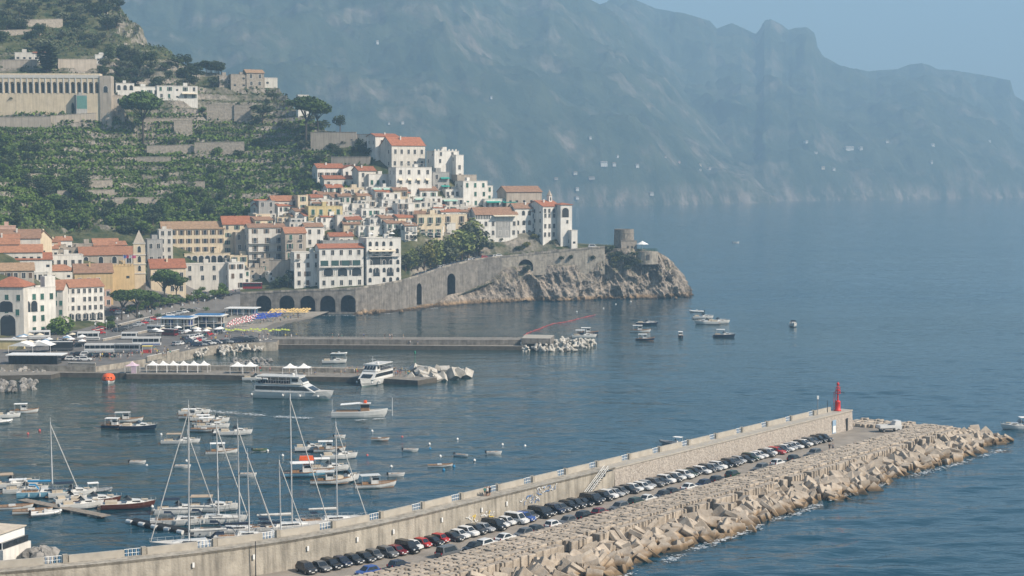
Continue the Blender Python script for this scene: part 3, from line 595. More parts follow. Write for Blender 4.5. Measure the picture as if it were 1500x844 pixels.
# --- wall line: photograph px, py of the top edge, distance, and py of the foot
WALL = [(352, 431, 789, 452), (370, 430, 790, 456), (440, 427, 791, 457), (520, 424.5, 794, 461), (556, 419, 803, 459), (590, 412.5, 813, 455), (620, 403, 830, 451), (650, 392.5, 847, 447), (676, 386.5, 857, 445), (700, 381, 866, 443), (735, 377.2, 872, 442), (760, 375, 875, 441.5), (800, 371, 879, 441), (850, 366, 883, 440), (892, 362.3, 886.5, 438.5)]
def wall_at(px):
    a = [np.interp(px, [w[0] for w in WALL], [w[i] for w in WALL]) for i in (1, 2)]; return P(px, a[0], a[1])
def arch_wall(name, px0, px1, arches, label, z0=-1.0, mats=None, depth=6.0, n=None, thick=2.0, parent=None):
    """masonry wall following the coast road edge, with real arched openings (centre px, half width m, spring z, foot z)"""
    mats = mats or [masonry, vault]
    px = list(np.arange(px0, px1 + 0.01, 1.0))
    pts = [wall_at(p) for p in px]; cum = [0]
    for a, b_ in zip(pts, pts[1:]): cum.append(cum[-1] + (Vector((b_.x, b_.y)) - Vector((a.x, a.y))).length)
    ars = []
    for (c, hw_, sp, ft) in arches:
        sc = np.interp(c, px, cum); ars.append((sc, hw_, sp, ft))
    us = set(cum)
    for sc, hw_, sp, ft in ars:
        for k in range(13): us.add(sc - hw_ * math.cos(PI * k / 12))
        us.add(sc - hw_ - 1e-3); us.add(sc + hw_ + 1e-3)
    us = sorted(u for u in us if 0 <= u <= cum[-1])
    xs = np.interp(us, cum, [p.x for p in pts]); ys = np.interp(us, cum, [p.y for p in pts]); zs = np.interp(us, cum, [p.z for p in pts])
    def bot(u):
        for sc, hw_, sp, ft in ars:
            if abs(u - sc) <= hw_: return sp + math.sqrt(max(0, hw_ * hw_ - (u - sc) ** 2)), ft
        return None
    mb = MB(); 
    for i in range(len(us) - 1):
        x0, y0, x1, y1 = xs[i], ys[i], xs[i + 1], ys[i + 1]; um = (us[i] + us[i + 1]) / 2; d = Vector((-(y1 - y0), x1 - x0, 0)).normalized()
        nrm = Vector((-(y1 - y0), (x1 - x0), 0)).normalized()       # points inland (away from the viewer)
        if bot(um):
            b0 = bot(us[i]) or (bot(um)); b1 = bot(us[i + 1]) or bot(um)
            mb.add([(x0, y0, b0[0]), (x1, y1, b1[0]), (x1, y1, zs[i + 1]), (x0, y0, zs[i])], [(0, 1, 2, 3)], 0)
            q0 = Vector((x0, y0, b0[0])); q1 = Vector((x1, y1, b1[0])); w0 = q0 + nrm * depth; w1 = q1 + nrm * depth
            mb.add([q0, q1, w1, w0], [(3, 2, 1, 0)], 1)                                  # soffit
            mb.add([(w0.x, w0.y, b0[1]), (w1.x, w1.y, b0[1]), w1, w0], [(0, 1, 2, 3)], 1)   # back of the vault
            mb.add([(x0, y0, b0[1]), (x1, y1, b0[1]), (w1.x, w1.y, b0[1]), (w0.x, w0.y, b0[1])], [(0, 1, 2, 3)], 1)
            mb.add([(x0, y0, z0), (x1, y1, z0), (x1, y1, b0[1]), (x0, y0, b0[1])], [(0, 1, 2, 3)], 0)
        else:
            mb.add([(x0, y0, z0), (x1, y1, z0), (x1, y1, zs[i + 1]), (x0, y0, zs[i])], [(0, 1, 2, 3)], 0)
        mb.add([(x0, y0, zs[i]), (x1, y1, zs[i + 1]), (x1 + nrm.x * thick, y1 + nrm.y * thick, zs[i + 1]), (x0 + nrm.x * thick, y0 + nrm.y * thick, zs[i])], [(0, 1, 2, 3)], 0)
    for sc, hw_, sp, ft in ars:                                        # jambs
        for sgn in (-1, 1):
            u = sc + sgn * hw_; x = np.interp(u, us, xs); y = np.interp(u, us, ys); i = min(len(us) - 2, max(0, int(np.searchsorted(us, u)) - 1))
            nrm = Vector((-(ys[i + 1] - ys[i]), xs[i + 1] - xs[i], 0)).normalized(); q = Vector((x, y, 0))
            f = (0, 1, 2, 3) if sgn < 0 else (3, 2, 1, 0)
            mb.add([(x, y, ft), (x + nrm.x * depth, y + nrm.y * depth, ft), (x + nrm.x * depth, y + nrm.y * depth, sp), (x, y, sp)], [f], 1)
    o = mb.build(name, mats, parent); 
    if label: tag(o, label, 'wall', None, 'thing')
    # coping and parapet on the road edge
    for k in range(0, len(px) - 1, 12):
        pb = MB(); seg = pts[k:k + 13]
        for a, b_ in zip(seg, seg[1:]):
            nrm = Vector((-(b_.y - a.y), b_.x - a.x, 0)).normalized() * 0.5; up = Vector((0, 0, 0.95)); out = -nrm * 0.4
            A, B = a + out, b_ + out
            pb.add([A, B, B + up, A + up, a + nrm, b_ + nrm, b_ + nrm + up, a + nrm + up], [(0, 1, 2, 3), (3, 2, 6, 7), (5, 4, 7, 6), (4, 5, 1, 0)])
        pb.build('parapet', masonry2 if k % 24 else masonry, o)
    return o, ars, (us, xs, ys)
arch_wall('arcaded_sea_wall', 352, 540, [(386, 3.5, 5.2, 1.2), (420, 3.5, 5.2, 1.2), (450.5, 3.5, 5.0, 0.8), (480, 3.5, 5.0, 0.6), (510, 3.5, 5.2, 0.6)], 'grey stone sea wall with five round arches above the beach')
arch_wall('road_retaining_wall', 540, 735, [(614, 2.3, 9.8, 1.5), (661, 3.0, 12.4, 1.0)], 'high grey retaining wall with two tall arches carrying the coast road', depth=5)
arch_wall('cliff_road_wall', 735, 886, [(770, 4.0, 17.2, 15.2)], 'masonry wall on top of the sea cliff below the road', z0=13, depth=3, mats=[masonry2, vault])  # paler masonry: stone tone and this stretch's brighter sunlight put into one colour
# road surface on top of the walls
road = MB(); asph = mat('road_asphalt', (0.10, 0.10, 0.10), rough=0.9, var=0.1, scale=0.3); pr = None
for p in range(300, 894, 6):
    a = wall_at(max(352, p)) + (Vector(((p - 352) * 0.32, 0, 0)) if p < 352 else Vector()); a.z += 0.25; b_ = a + Vector((2.0, 9.5, 0.05)); a = a + Vector((0, .5, 0))
    if pr: road.add([pr[0], a, b_, pr[1]], [(0, 1, 2, 3)])
    pr = (a, b_)
tag(road.build('road', asph), kind='structure')
# --- cliff sheet: lofted from the waterline up, bulging and cracked
def cliff(name, pts, label, nv=56, amp=3.2, seed=3, step=0.55, cap=None, parent=None, cat='cliff'):
    """pts: list of (sea point, top point, outward lean) in the place; both lines resampled together"""
    S = np.array([p[0] for p in pts], float); T = np.array([p[1] for p in pts], float)
    L = np.concatenate([[0], np.cumsum(np.linalg.norm(np.diff(S[:, :2], axis=0), axis=1))]); u = np.arange(0, L[-1], step)
    Su = np.stack([np.interp(u, L, S[:, k]) for k in range(3)], 1); Tu = np.stack([np.interp(u, L, T[:, k]) for k in range(3)], 1)
    tan = np.gradient(Su[:, :2], axis=0)
    ker = np.ones(15) / 15; tan = np.stack([np.convolve(np.pad(tan[:, k], 7, 'edge'), ker, 'valid') for k in (0, 1)], 1)
    out = np.stack([tan[:, 1], -tan[:, 0]], 1); out /= np.linalg.norm(out, axis=1)[:, None] + 1e-9
    v = np.linspace(-0.12, 1, nv)[:, None]
    base = Su[None] * (1 - v[..., None]) + Tu[None] * v[..., None]; h = base[..., 2]
    uu = np.broadcast_to(u[None], h.shape)
    r = ridged(uu / 9 + h / 22 + seed, h / 13 - uu / 34, 5, seed) - 0.6; big = fbm(uu / 17 + seed, h / 15, 3, seed + 5) - 0.5; fine = ridged(uu / 2.4 + h / 6, h / 3.2, 3, seed + 8) - 0.5
    d = (amp * (2.3 * r + 2.1 * big) + 1.2 * fine) * np.clip(1.15 - v ** 4, 0.15, 1)
    pos = base.copy(); pos[..., 0] += out[None, :, 0] * d; pos[..., 1] += out[None, :, 1] * d; pos[..., 2] += 0.5 * fine * (v > 0.1) * (v < .97)
    f = gridfaces(nv, len(u)); o = put(name, npmesh(name, pos.reshape(-1, 3), f, [CLIFF], False), parent)
    if label: tag(o, label, cat, None, 'thing')
    return o, pos
def sp(px, py): return W(px, py, 0.0)
def tp(px, py, D): return P(px, py, D)
pts = [(sp(655, 448), tp(662, 437, 846)), (sp(690, 446), tp(690, 424, 860)), (sp(720, 444), tp(718, 410, 868)), (sp(745, 443), tp(742, 392, 873)), (sp(770, 442), tp(765, 389, 876)), (sp(800, 441), tp(800, 388, 879)), (sp(830, 441), tp(830, 389, 881)), (sp(855, 440.5), tp(856, 386, 884)), (sp(880, 439), tp(880, 377, 887)), (sp(905, 438), tp(900, 364, 889)), (sp(930, 437.5), tp(925, 364, 891)), (sp(955, 437), tp(948, 366, 893)), (sp(978, 436.5), tp(962, 368, 896)), (sp(1004, 435.5), tp(975, 376, 901)),
       (Vector((96, 925, 0)), Vector((80, 918, 22))), (Vector((80, 950, 0)), Vector((62, 930, 26))), (Vector((40, 965, 0)), Vector((36, 938, 27))), (Vector((0, 968, 0)), Vector((5, 940, 28)))]
headland, hpos = cliff('headland_cliff', pts, 'rugged pale limestone headland dropping into the sea below the round tower', amp=4.2)
# plateau cap
cap = MB(); top = hpos[-1]; ii = list(range(0, len(top), 3))
cen = Vector((40, 915, 26.5)); cap.add([tuple(cen)] + [tuple(top[i] + np.array([0, 0, 0.05])) for i in ii], [(0, k + 1, k + 2) for k in range(len(ii) - 1)])
cap.build('cliff_top', mat('dry_grass_soil', (0.16, 0.15, 0.09), rough=1, var=.25, scale=.3, col2=(0.04, 0.055, 0.025)), headland)
pts = [(sp(516, 461.5), tp(522, 457, 796)), (sp(545, 460.5), tp(548, 452, 803)), (sp(575, 458), tp(575, 453, 812)), (sp(600, 455.5), tp(598, 450, 820)), (sp(615, 453.5), tp(616, 446, 829)), (sp(640, 450.5), tp(640, 444, 841)), (sp(657, 448.5), tp(657, 432, 846)), (sp(675, 447), tp(676, 428, 853)), (sp(700, 445), tp(703, 430, 866))]
cliff('church_rock', [(P(px, yb, D), P(px + 2, yt, D + 5)) for px, yb, yt, D in ((712, 380, 362, 880), (740, 377, 354, 884), (765, 375, 347, 886), (790, 372, 347, 887), (815, 370, 354, 887.5), (845, 367, 361, 889))], 'grey rock outcrop with steps below the monastery church', nv=20, amp=1.0, seed=44, cat='rock')
cliff('shore_rock', pts, 'low band of pale shore rocks at the foot of the arched wall', nv=18, amp=1.6, seed=14, cat='rock')
for i, (px, py, r) in enumerate(((1006, 436, 1.6), (1001, 434, 1.2), (990, 438, 1.0), (527, 462, 1.7), (541, 461, 1.5), (533, 460, 2.2), (553, 460, 1.6), (588, 458, 1.3))):
    c = W(px, py, 0); mb = MB(); n = 9; rgx = random.Random(i)
    prof = [(0.9, -1), (1.0, 0.2), (0.75, 0.8), (0.3, 1.15)]
    mb.lathe([(a * r, z * r) for a, z in prof], n); mb.v = [(x * rgx.uniform(.75, 1.2), y * rgx.uniform(.75, 1.2), z * rgx.uniform(.8, 1.2)) for x, y, z in mb.v]
    tag(mb.build('boulder', CLIFF, loc=c, rz=i), ('isolated dark rock off the tip of the headland', 'small rock beside the headland tip', 'rock at the foot of the headland cliff', 'sunlit boulder at the end of the arched sea wall', 'second boulder along from the arched sea wall', 'largest boulder behind the arcade end', 'squat boulder below the retaining wall', 'low wave washed boulder below the small tall arch')[i], 'rock')
# --- round watchtower with its annex, terrace and umbrella
stone = mat('tower_stone', (0.30, 0.265, 0.225), rough=0.95, col2=(0.15, 0.13, 0.11), scale=0.9, bump=0.6, contrast=(.3, .62), streak=.25)
wt = empty('watchtower', P(914, 366, 897), R(14), 'round stone watchtower with square annex on the headland', 'tower')
MB().lathe([(5.9, -4), (5.5, 0), (5.15, 9.3), (5.15, 10.9), (4.6, 10.9), (4.6, 10.3)], 28).build('drum', stone, wt)
MB().lathe([(5.35, 8.9), (5.35, 9.15)], 28).build('string_course', masonry2, wt)
MB().box(-3.6, 5.0, -6.4, 0, -4, 4.9).build('annex', mat('annex_stone', (0.36, 0.315, 0.265), rough=.95, col2=(.22, .19, .16), scale=.8), wt)
MB().box(-3.8, 5.2, -6.6, 0, 4.9, 5.1).build('annex_roof', masonry, wt)
for x in (0.1, 2.4): MB().box(x - .55, x + .55, -6.46, -6.38, 0.2, 2.3).build('window', vault, wt)
MB().add([(-1, -5.25, 6.3), (2.2, -4.9, 6.3), (2.2, -4.9, 8.3), (-1, -5.25, 8.3)], [(0, 1, 2, 3)]).build('patched_masonry', masonry2, wt)
tr = empty('terrace', P(947, 370, 893), R(8), 'walled restaurant terrace on the headland beside the tower', 'terrace')
MB().prism([(4.8 * math.cos(t) * 1.25, 4.8 * math.sin(t)) for t in [k * PI / 10 for k in range(20)]], -6, 0.6).build('bastion', masonry2, tr)
MB().box(-.9, .6, -4.95, -4.6, -3.6, -0.9).build('doorway', vault, tr)
rb = MB()
for k in range(20):
    t = k * PI / 10; rb.tube((5.7 * math.cos(t), 4.6 * math.sin(t), .6), (5.7 * math.cos(t), 4.6 * math.sin(t), 1.9), .08, n=4); t2 = t + PI / 10
    for zz in (1.2, 1.9): rb.tube((5.7 * math.cos(t), 4.6 * math.sin(t), zz), (5.7 * math.cos(t2), 4.6 * math.sin(t2), zz), .1, n=4)
rb.build('railing', mat('green_railing', (0.06, 0.14, 0.10), rough=.6), tr)
canvas = mat('white_canvas', (0.80, 0.79, 0.76), rough=0.8, var=0.05)
pu = empty('parasol', P(941, 368, 892) + Vector((0, 0, 1)), 0, 'large white parasol on the terrace beside the watchtower', 'parasol')
MB().lathe([(3.3, 2.6), (0.1, 4.3)], 8).build('canopy', canvas, pu); MB().tube((0, 0, 0), (0, 0, 4.6), .09, n=6).build('pole', whitepaint, pu)
# ================================================================ VEGETATION PROTOTYPES
bark = mat('bark', (0.16, 0.11, 0.075), rough=1, var=.2, scale=2); barkd = mat('dark_bark', (0.09, 0.075, 0.06), rough=1, var=.2, scale=2)
L_pine = leafmat('pine_needles', (0.13, 0.19, 0.045), (0.04, 0.075, 0.02)); L_oak = leafmat('evergreen_leaves', (0.10, 0.13, 0.055), (0.028, 0.045, 0.02))
L_green = leafmat('fresh_leaves', (0.165, 0.24, 0.05), (0.058, 0.10, 0.024)); L_yel = leafmat('yellowing_leaves', (0.30, 0.26, 0.06), (0.11, 0.12, 0.035)); L_dark = leafmat('cypress_leaves', (0.06, 0.085, 0.035), (0.018, 0.032, 0.016)); L_olive = leafmat('olive_leaves', (0.17, 0.18, 0.11), (0.06, 0.075, 0.042))
def crown_pts(lobes, n, rng):
    out = []
    tot = sum(l[3] * l[4] * l[5] for l in lobes)
    for x, y, z, a, b_, c in lobes:
        k = max(8, int(n * a * b_ * c / tot)); p = rng.normal(size=(k, 3)); p /= np.linalg.norm(p, axis=1)[:, None]; p *= rng.uniform(0.55, 1.05, (k, 1)) ** 0.6
        out.append(p * [a, b_, c] + [x, y, z])
    return np.concatenate(out)
TREES = {}
def proto(kind, k):
    rng = np.random.default_rng(100 + k * 7 + len(kind)); rr = random.Random(k + len(kind)); mb = MB()
    if kind == 'pine':          # umbrella pine, 1 unit = its height
        mb.tube((0, 0, -.06), (0.02, 0, .45), .026, .02, 7); lob = []
        for i in range(11):
            t = i * 2.4 + k; r = rr.uniform(.10, .36); e = (0.02 + r * math.cos(t), r * math.sin(t), rr.uniform(.68, .80)); mb.tube((0.02, 0, rr.uniform(.4, .5)), e, .013, .006, 5); lob.append((e[0], e[1], e[2] + .05, rr.uniform(.15, .22), rr.uniform(.15, .22), rr.uniform(.08, .12)))
        lob.append((0.02, 0, .88, .28, .28, .11)); n = 2600; sz = .032; lm = L_pine
    elif kind == 'cypress':
        mb.tube((0, 0, -.05), (0, 0, .3), .02, .015, 6); lob = [(0, 0, .12 + .085 * i, .085 * math.sin(.5 + 2.4 * i / 10) + .02, .085 * math.sin(.5 + 2.4 * i / 10) + .02, .075) for i in range(10)]; n = 700; sz = .03; lm = L_dark
    elif kind == 'tall':
        mb.tube((0, 0, -.05), (0, 0, .5), .022, .012, 6); lob = []
        for i in range(9):
            h = .25 + .08 * i; r = .16 * math.sin(.6 + 2.3 * i / 9); t = i * 2.1 + k
            e = (r * .7 * math.cos(t), r * .7 * math.sin(t), h); mb.tube((0, 0, h * .7), e, .01, .004, 4); lob.append((*e, r + .03, r + .03, .1))
        n = 800; sz = .032; lm = L_green
    elif kind == 'bush':
        mb.tube((0, 0, -.1), (0, 0, .4), .03, .02, 5); lob = [(rr.uniform(-.3, .3), rr.uniform(-.3, .3), rr.uniform(.3, .62), rr.uniform(.28, .4), rr.uniform(.28, .4), rr.uniform(.2, .32)) for i in range(6)]; n = 420; sz = .075; lm = L_oak
    else:                       # round crowned broadleaf
        mb.tube((0, 0, -.08), (.02, 0, .36), .03, .022, 6); lob = []
        for i in range(9):
            t = i * 2.4 + k; r = rr.uniform(.1, .32); e = (r * math.cos(t), r * math.sin(t), rr.uniform(.45, .82)); mb.tube((.02, 0, .32), e, .014, .005, 4); lob.append((*e, rr.uniform(.14, .22), rr.uniform(.14, .22), rr.uniform(.11, .17)))
        n = 700; sz = .042; lm = L_oak
    pts = crown_pts(lob, n, rng); v, f = leafcloud(pts, np.full(len(pts), sz), rng=rng)
    return mb.mesh('trunk', [barkd if kind == 'pine' else bark]), npmesh('crown', v, f, [lm])
for kd, nn in (('pine', 3), ('cypress', 1), ('tall', 3), ('bush', 3), ('round', 4)): TREES[kd] = [proto(kd, k) for k in range(nn)]
_tc = 0
def tree(loc, h, kind, label, name=None, group=None, wide=1.0, leaf=None, cat='tree'):
    global _tc
    tm, cm = TREES[kind][_tc % len(TREES[kind])]; _tc += 1
    e = empty(name or {'pine': 'umbrella_pine', 'cypress': 'cypress_tree', 'tall': 'poplar_tree', 'bush': 'shrub', 'round': 'evergreen_tree'}[kind], loc, random.uniform(0, 6.28), label, cat, group, (h * wide, h * wide, h))
    put('trunk', tm, e); put('crown', cm, e, over={0: leaf} if leaf else None); return e
# ================================================================ HOUSES
def plaster(name, c, st=.22): return mat('plaster_' + name, c, rough=.9, var=.09, scale=.22, streak=st, bump=.15, bscale=3)
WALLS = dict(white=plaster('white', (.78, .75, .69)), offw=plaster('offwhite', (.68, .64, .57)), cream=plaster('cream', (.72, .60, .43)), yellow=plaster('yellow', (.66, .54, .28)), pink=plaster('pink', (.64, .42, .33)), beige=plaster('beige', (.46, .40, .33), .3), ochre=plaster('ochre', (.58, .42, .22)), grey=plaster('grey', (.40, .39, .37), .3), stone=mat('field_stone', (.40, .35, .29), rough=.95, col2=(.2, .175, .145), scale=.8, bump=.6, contrast=(.3, .62)))
def roofmat(name, c):
    m = mat(name, c, rough=.9, col2=tuple(x * .55 for x in c), scale=.9, contrast=(.3, .68), rnd=.12); nt = m.node_tree; n = nt.nodes; l = nt.links
    tc = n.new('ShaderNodeTexCoord'); w = n.new('ShaderNodeTexWave'); w.inputs['Scale'].default_value = 1.3; w.bands_direction = 'X'; l.new(tc.outputs['Object'], w.inputs['Vector']); b = n.new('ShaderNodeBump'); b.inputs['Strength'].default_value = .5; b.inputs['Distance'].default_value = .15; l.new(w.outputs['Fac'], b.inputs['Height']); l.new(b.outputs[0], n['Principled BSDF'].inputs['Normal']); return m
ROOFS = dict(red=roofmat('terracotta_red', (.42, .165, .092)), orange=roofmat('terracotta_orange', (.45, .215, .125)), brown=roofmat('terracotta_brown', (.34, .20, .13)), tan=roofmat('terracotta_tan', (.44, .29, .18)))
flatroof = mat('flat_roof_screed', (.42, .39, .35), rough=.95, var=.2, scale=.3)
glass = mat('window_glass', (.035, .042, .05), rough=.12, var=.2, spec=.6); trim = mat('window_trim', (.62, .59, .54), rough=.8, var=.06)
shg = mat('green_shutter', (.035, .115, .085), rough=.6, var=.1, rnd=.3); shb = mat('brown_shutter', (.13, .085, .055), rough=.6, rnd=.3); shw = mat('grey_shutter', (.33, .35, .35), rough=.6, rnd=.2)
railm = mat('iron_railing', (.10, .10, .105), rough=.6); rail_grey = mat('pale_railing', (.42, .44, .46), rough=.6); awng = mat('green_awning', (.02, .33, .27), rough=.8, var=.1); awnw = mat('cream_awning', (.70, .62, .48), rough=.8, var=.08); awnb = mat('pale_green_awning', (.34, .55, .47), rough=.8, var=.1)
def wmesh():
    d = {}
    def frame(mb, w, h, p=.07, b=.14):
        mb.box(-w / 2 - b, -w / 2, -p, .0, -b, h + b); mb.box(w / 2, w / 2 + b, -p, 0, -b, h + b); mb.box(-w / 2, w / 2, -p, 0, h, h + b); mb.box(-w / 2 - b * .6, w / 2 + b * .6, -p * 2.2, 0, -b - .06, -b + .04)
    w, h = 1.15, 1.85
    mb = MB(); frame(mb, w, h); mb.box(-w / 2, w / 2, -.02, 0, 0, h, 1); mb.box(-.03, .03, -.04, -.01, 0, h); d['plain'] = mb
    mb = MB(); frame(mb, w, h, .06, .1); mb.box(-w / 2, w / 2, -.02, 0, 0, h, 1)
    for s in (-1, 1): mb.box(s * (w / 2 + .12) - (.5 if s < 0 else 0), s * (w / 2 + .12) + (.5 if s > 0 else 0), -.1, -.065, 0, h, 2)
    d['open'] = mb
    mb = MB(); frame(mb, w, h, .06, .1); mb.box(-w / 2, -.02, -.06, 0, 0, h, 2); mb.box(.02, w / 2, -.06, 0, 0, h, 2); d['closed'] = mb
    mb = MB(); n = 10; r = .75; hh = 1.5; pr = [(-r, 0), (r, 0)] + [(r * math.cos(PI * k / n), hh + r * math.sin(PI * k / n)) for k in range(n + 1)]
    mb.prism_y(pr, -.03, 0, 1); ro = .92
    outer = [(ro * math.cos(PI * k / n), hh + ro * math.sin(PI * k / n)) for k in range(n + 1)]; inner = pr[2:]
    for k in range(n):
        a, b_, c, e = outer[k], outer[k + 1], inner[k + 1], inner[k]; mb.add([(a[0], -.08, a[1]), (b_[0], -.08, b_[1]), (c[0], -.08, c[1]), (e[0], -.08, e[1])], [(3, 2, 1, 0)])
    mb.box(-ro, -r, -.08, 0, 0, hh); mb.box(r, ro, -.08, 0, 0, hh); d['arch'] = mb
    mb = MB(); h2 = 2.3; frame(mb, w, h2, .06, .1); mb.box(-w / 2, w / 2, -.02, 0, 0, h2, 1)
    for s in (-1, 1): mb.box(s * (w / 2 + .12) - (.45 if s < 0 else 0), s * (w / 2 + .12) + (.45 if s > 0 else 0), -.1, -.065, 0, h2, 2)
    d['door'] = mb
    mb = MB(); mb.box(-w / 2, w / 2, -.03, 0, 0, .9, 1); d['small'] = mb
    return {k: (m.mesh('window', [trim, glass, shg])) for k, m in d.items()}
WM = wmesh()
def balcony_mesh(w, dp=1.0):
    mb = MB(); mb.box(-w / 2, w / 2, -dp, 0, -.16, 0); n = max(4, int(w / .45))
    for k in range(n + 1): mb.box(-w / 2 + .03 + (w - .1) * k / n, -w / 2 + .07 + (w - .1) * k / n, -dp + .02, -dp + .06, 0, .95, 1)
    for zz in (.0, .93): mb.box(-w / 2, w / 2, -dp + .01, -dp + .07, zz, zz + .06, 1)
    for s in (-1, 1): mb.box(s * w / 2 - .03, s * w / 2 + .03, -dp, 0, .9, .96, 1)
    return mb.mesh('balcony', [trim, railm])
BM_S = balcony_mesh(2.2); _bl = {}
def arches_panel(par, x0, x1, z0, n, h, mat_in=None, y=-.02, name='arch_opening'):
    """arcade front: flat dark panels stand in for shaded openings, with pale rims"""
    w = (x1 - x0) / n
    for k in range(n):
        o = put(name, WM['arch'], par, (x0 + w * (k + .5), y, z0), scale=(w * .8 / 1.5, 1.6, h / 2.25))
HOUSES = {}
def house(x0, x1, yt, yb, label, wall='white', roof=None, rows=3, cols=4, win='open', yaw=18, dep=9, D=None, sh=None, bal=0.0, skip=.08, side=1, cat='house', name='house', wz=None, wh=1.0, balc_rows=(), dz=0, top=None, over=None):
    """a building whose lit front spans x0..x1 and yt..yb in the photograph, set on the ground there"""
    rg = random.Random(int(x0 * 13 + yt * 7)); xc = (x0 + x1) / 2
    p = hit(xc, yb) if D is None else P(xc, yb, D); D = p.y; k = ppm(D * .996); ya = R(yaw + 11)
    w = (x1 - x0) / k / math.cos(ya); h = (yb - yt) / k
    e = empty(name, p, ya, label, cat); wm = WALLS[wall]; b0 = -9.0; hx = w / 2
    e['kind'] = 'thing'
    mb = MB()
    if roof is None:
        t = .35; ph = .75; o_ = [(-hx, 0), (hx, 0), (hx, dep), (-hx, dep)]; i_ = [(-hx + t, t), (hx - t, t), (hx - t, dep - t), (-hx + t, dep - t)]
        vs = [(x, y, b0) for x, y in o_] + [(x, y, h) for x, y in o_] + [(x, y, h) for x, y in i_] + [(x, y, h - ph) for x, y in i_]
        fs = [(a, (a + 1) % 4, 4 + (a + 1) % 4, 4 + a) for a in range(4)] + [(4 + a, 4 + (a + 1) % 4, 8 + (a + 1) % 4, 8 + a) for a in range(4)] + [(8 + a, 8 + (a + 1) % 4, 12 + (a + 1) % 4, 12 + a) for a in range(4)]
        mb.add(vs, fs); mb.build('wall', wm, e); rb = MB().box(-hx + t, hx - t, t, dep - t, h - ph - .05, h - ph + .01); rb.build('roof', flatroof, e)
        cb = MB()
        for (a, b_, c, d_) in ((-hx - .12, hx + .12, -.12, 0), (-hx - .12, -hx, 0, dep), (hx, hx + .12, 0, dep)): cb.box(a, b_, c, d_, h - .22, h + .04)
        cb.build('cornice', trim if wall in ('white', 'offw') else wm, e)
        if w > 5 and rg.random() < .7:
            sx = rg.uniform(-hx * .5, hx * .4); sw = rg.uniform(1.6, 3); MB().box(sx, sx + sw, dep * .45, dep * .45 + 2.4, h - .8, h + rg.uniform(1.2, 2.2)).build('roof_hut', wm, e)
        if rg.random() < .6:
            sx = rg.uniform(-hx * .7, hx * .7); a = MB(); a.tube((sx, dep * .5, h - .7), (sx, dep * .5, h + 2.4), .04, n=4); a.tube((sx - .6, dep * .5, h + 2.1), (sx + .6, dep * .5, h + 2.1), .03, n=4); a.tube((sx - .4, dep * .5, h + 1.7), (sx + .4, dep * .5, h + 1.7), .03, n=4); a.build('aerial', railm, e)
    else:
        kind, col, ry = roof; hr = max(.8, (yt - ry) / k * 1.0); rm = ROOFS[col]; ov = .45
        hr = hr if kind != 'gy' else hr
        if kind == 'gx':      # ridge parallel to the front
            mb.add([(-hx, 0, b0), (hx, 0, b0), (hx, dep, b0), (-hx, dep, b0), (-hx, 0, h), (hx, 0, h), (hx, dep, h), (-hx, dep, h), (-hx, dep / 2, h + hr), (hx, dep / 2, h + hr)], [(0, 1, 5, 4), (2, 3, 7, 6), (1, 2, 6, 9, 5), (3, 0, 4, 8, 7)])
            sl = hr / (dep / 2); z = h - ov * sl; th = .22
            rb = MB(); pf = [(-ov, z), (dep / 2, h + hr), (dep + ov, z), (dep + ov, z + th), (dep / 2, h + hr + th), (-ov, z + th)]
            rb.add([(-hx - ov, y, zz) for y, zz in pf] + [(hx + ov, y, zz) for y, zz in pf], [(0, 1, 4, 5), (1, 2, 3, 4), (6, 11, 10, 7), (7, 10, 9, 8)] + [(a, 6 + a, 6 + (a + 1) % 6, (a + 1) % 6) for a in range(6)])
        elif kind == 'gy':    # gable faces the front
            mb.add([(-hx, 0, b0), (hx, 0, b0), (hx, dep, b0), (-hx, dep, b0), (-hx, 0, h), (hx, 0, h), (hx, dep, h), (-hx, dep, h), (0, 0, h + hr), (0, dep, h + hr)], [(0, 1, 5, 8, 4), (2, 3, 7, 9, 6), (1, 2, 6, 5), (3, 0, 4, 7)])
            sl = hr / hx; z = h - ov * sl; th = .22; rb = MB(); pf = [(-hx - ov, z), (0, h + hr), (hx + ov, z), (hx + ov, z + th), (0, h + hr + th), (-hx - ov, z + th)]
            rb.add([(x, -ov, zz) for x, zz in pf] + [(x, dep + ov, zz) for x, zz in pf], [(5, 4, 1, 0), (4, 3, 2, 1), (6, 7, 10, 11), (7, 8, 9, 10)] + [((a + 1) % 6, 6 + (a + 1) % 6, 6 + a, a) for a in range(6)])
        else:                 # hip
            mb.add([(-hx, 0, b0), (hx, 0, b0), (hx, dep, b0), (-hx, dep, b0), (-hx, 0, h), (hx, 0, h), (hx, dep, h), (-hx, dep, h)], [(0, 1, 5, 4), (1, 2, 6, 5), (2, 3, 7, 6), (3, 0, 4, 7), (4, 5, 6, 7)])
            q = min(hx * .85, dep / 2); rb = MB(); a, c = hx + ov, dep + ov
            rb.add([(-a, -ov, h - .02), (a, -ov, h - .02), (a, c, h - .02), (-a, c, h - .02), (-a, -ov, h + .18), (a, -ov, h + .18), (a, c, h + .18), (-a, c, h + .18), (-hx + q, dep / 2, h + hr), (hx - q, dep / 2, h + hr)], [(3, 2, 1, 0), (0, 1, 5, 4), (1, 2, 6, 5), (2, 3, 7, 6), (3, 0, 4, 7), (4, 5, 9, 8), (5, 6, 9), (6, 7, 8, 9), (7, 4, 8)])
        mb.build('wall', wm, e); ro = rb.build('roof', rm, e)
        if w > 5 and rg.random() < .6: sx = rg.uniform(-hx * .6, hx * .6); MB().box(sx, sx + .7, dep * .3, dep * .3 + .7, h, h + hr + .7).build('chimney', wm, ro)
    # windows: every one its own piece
    smat = {'green': shg, 'brown': shb, 'grey': shw}.get(sh, rg.choice([shg, shg, shb, shw]))
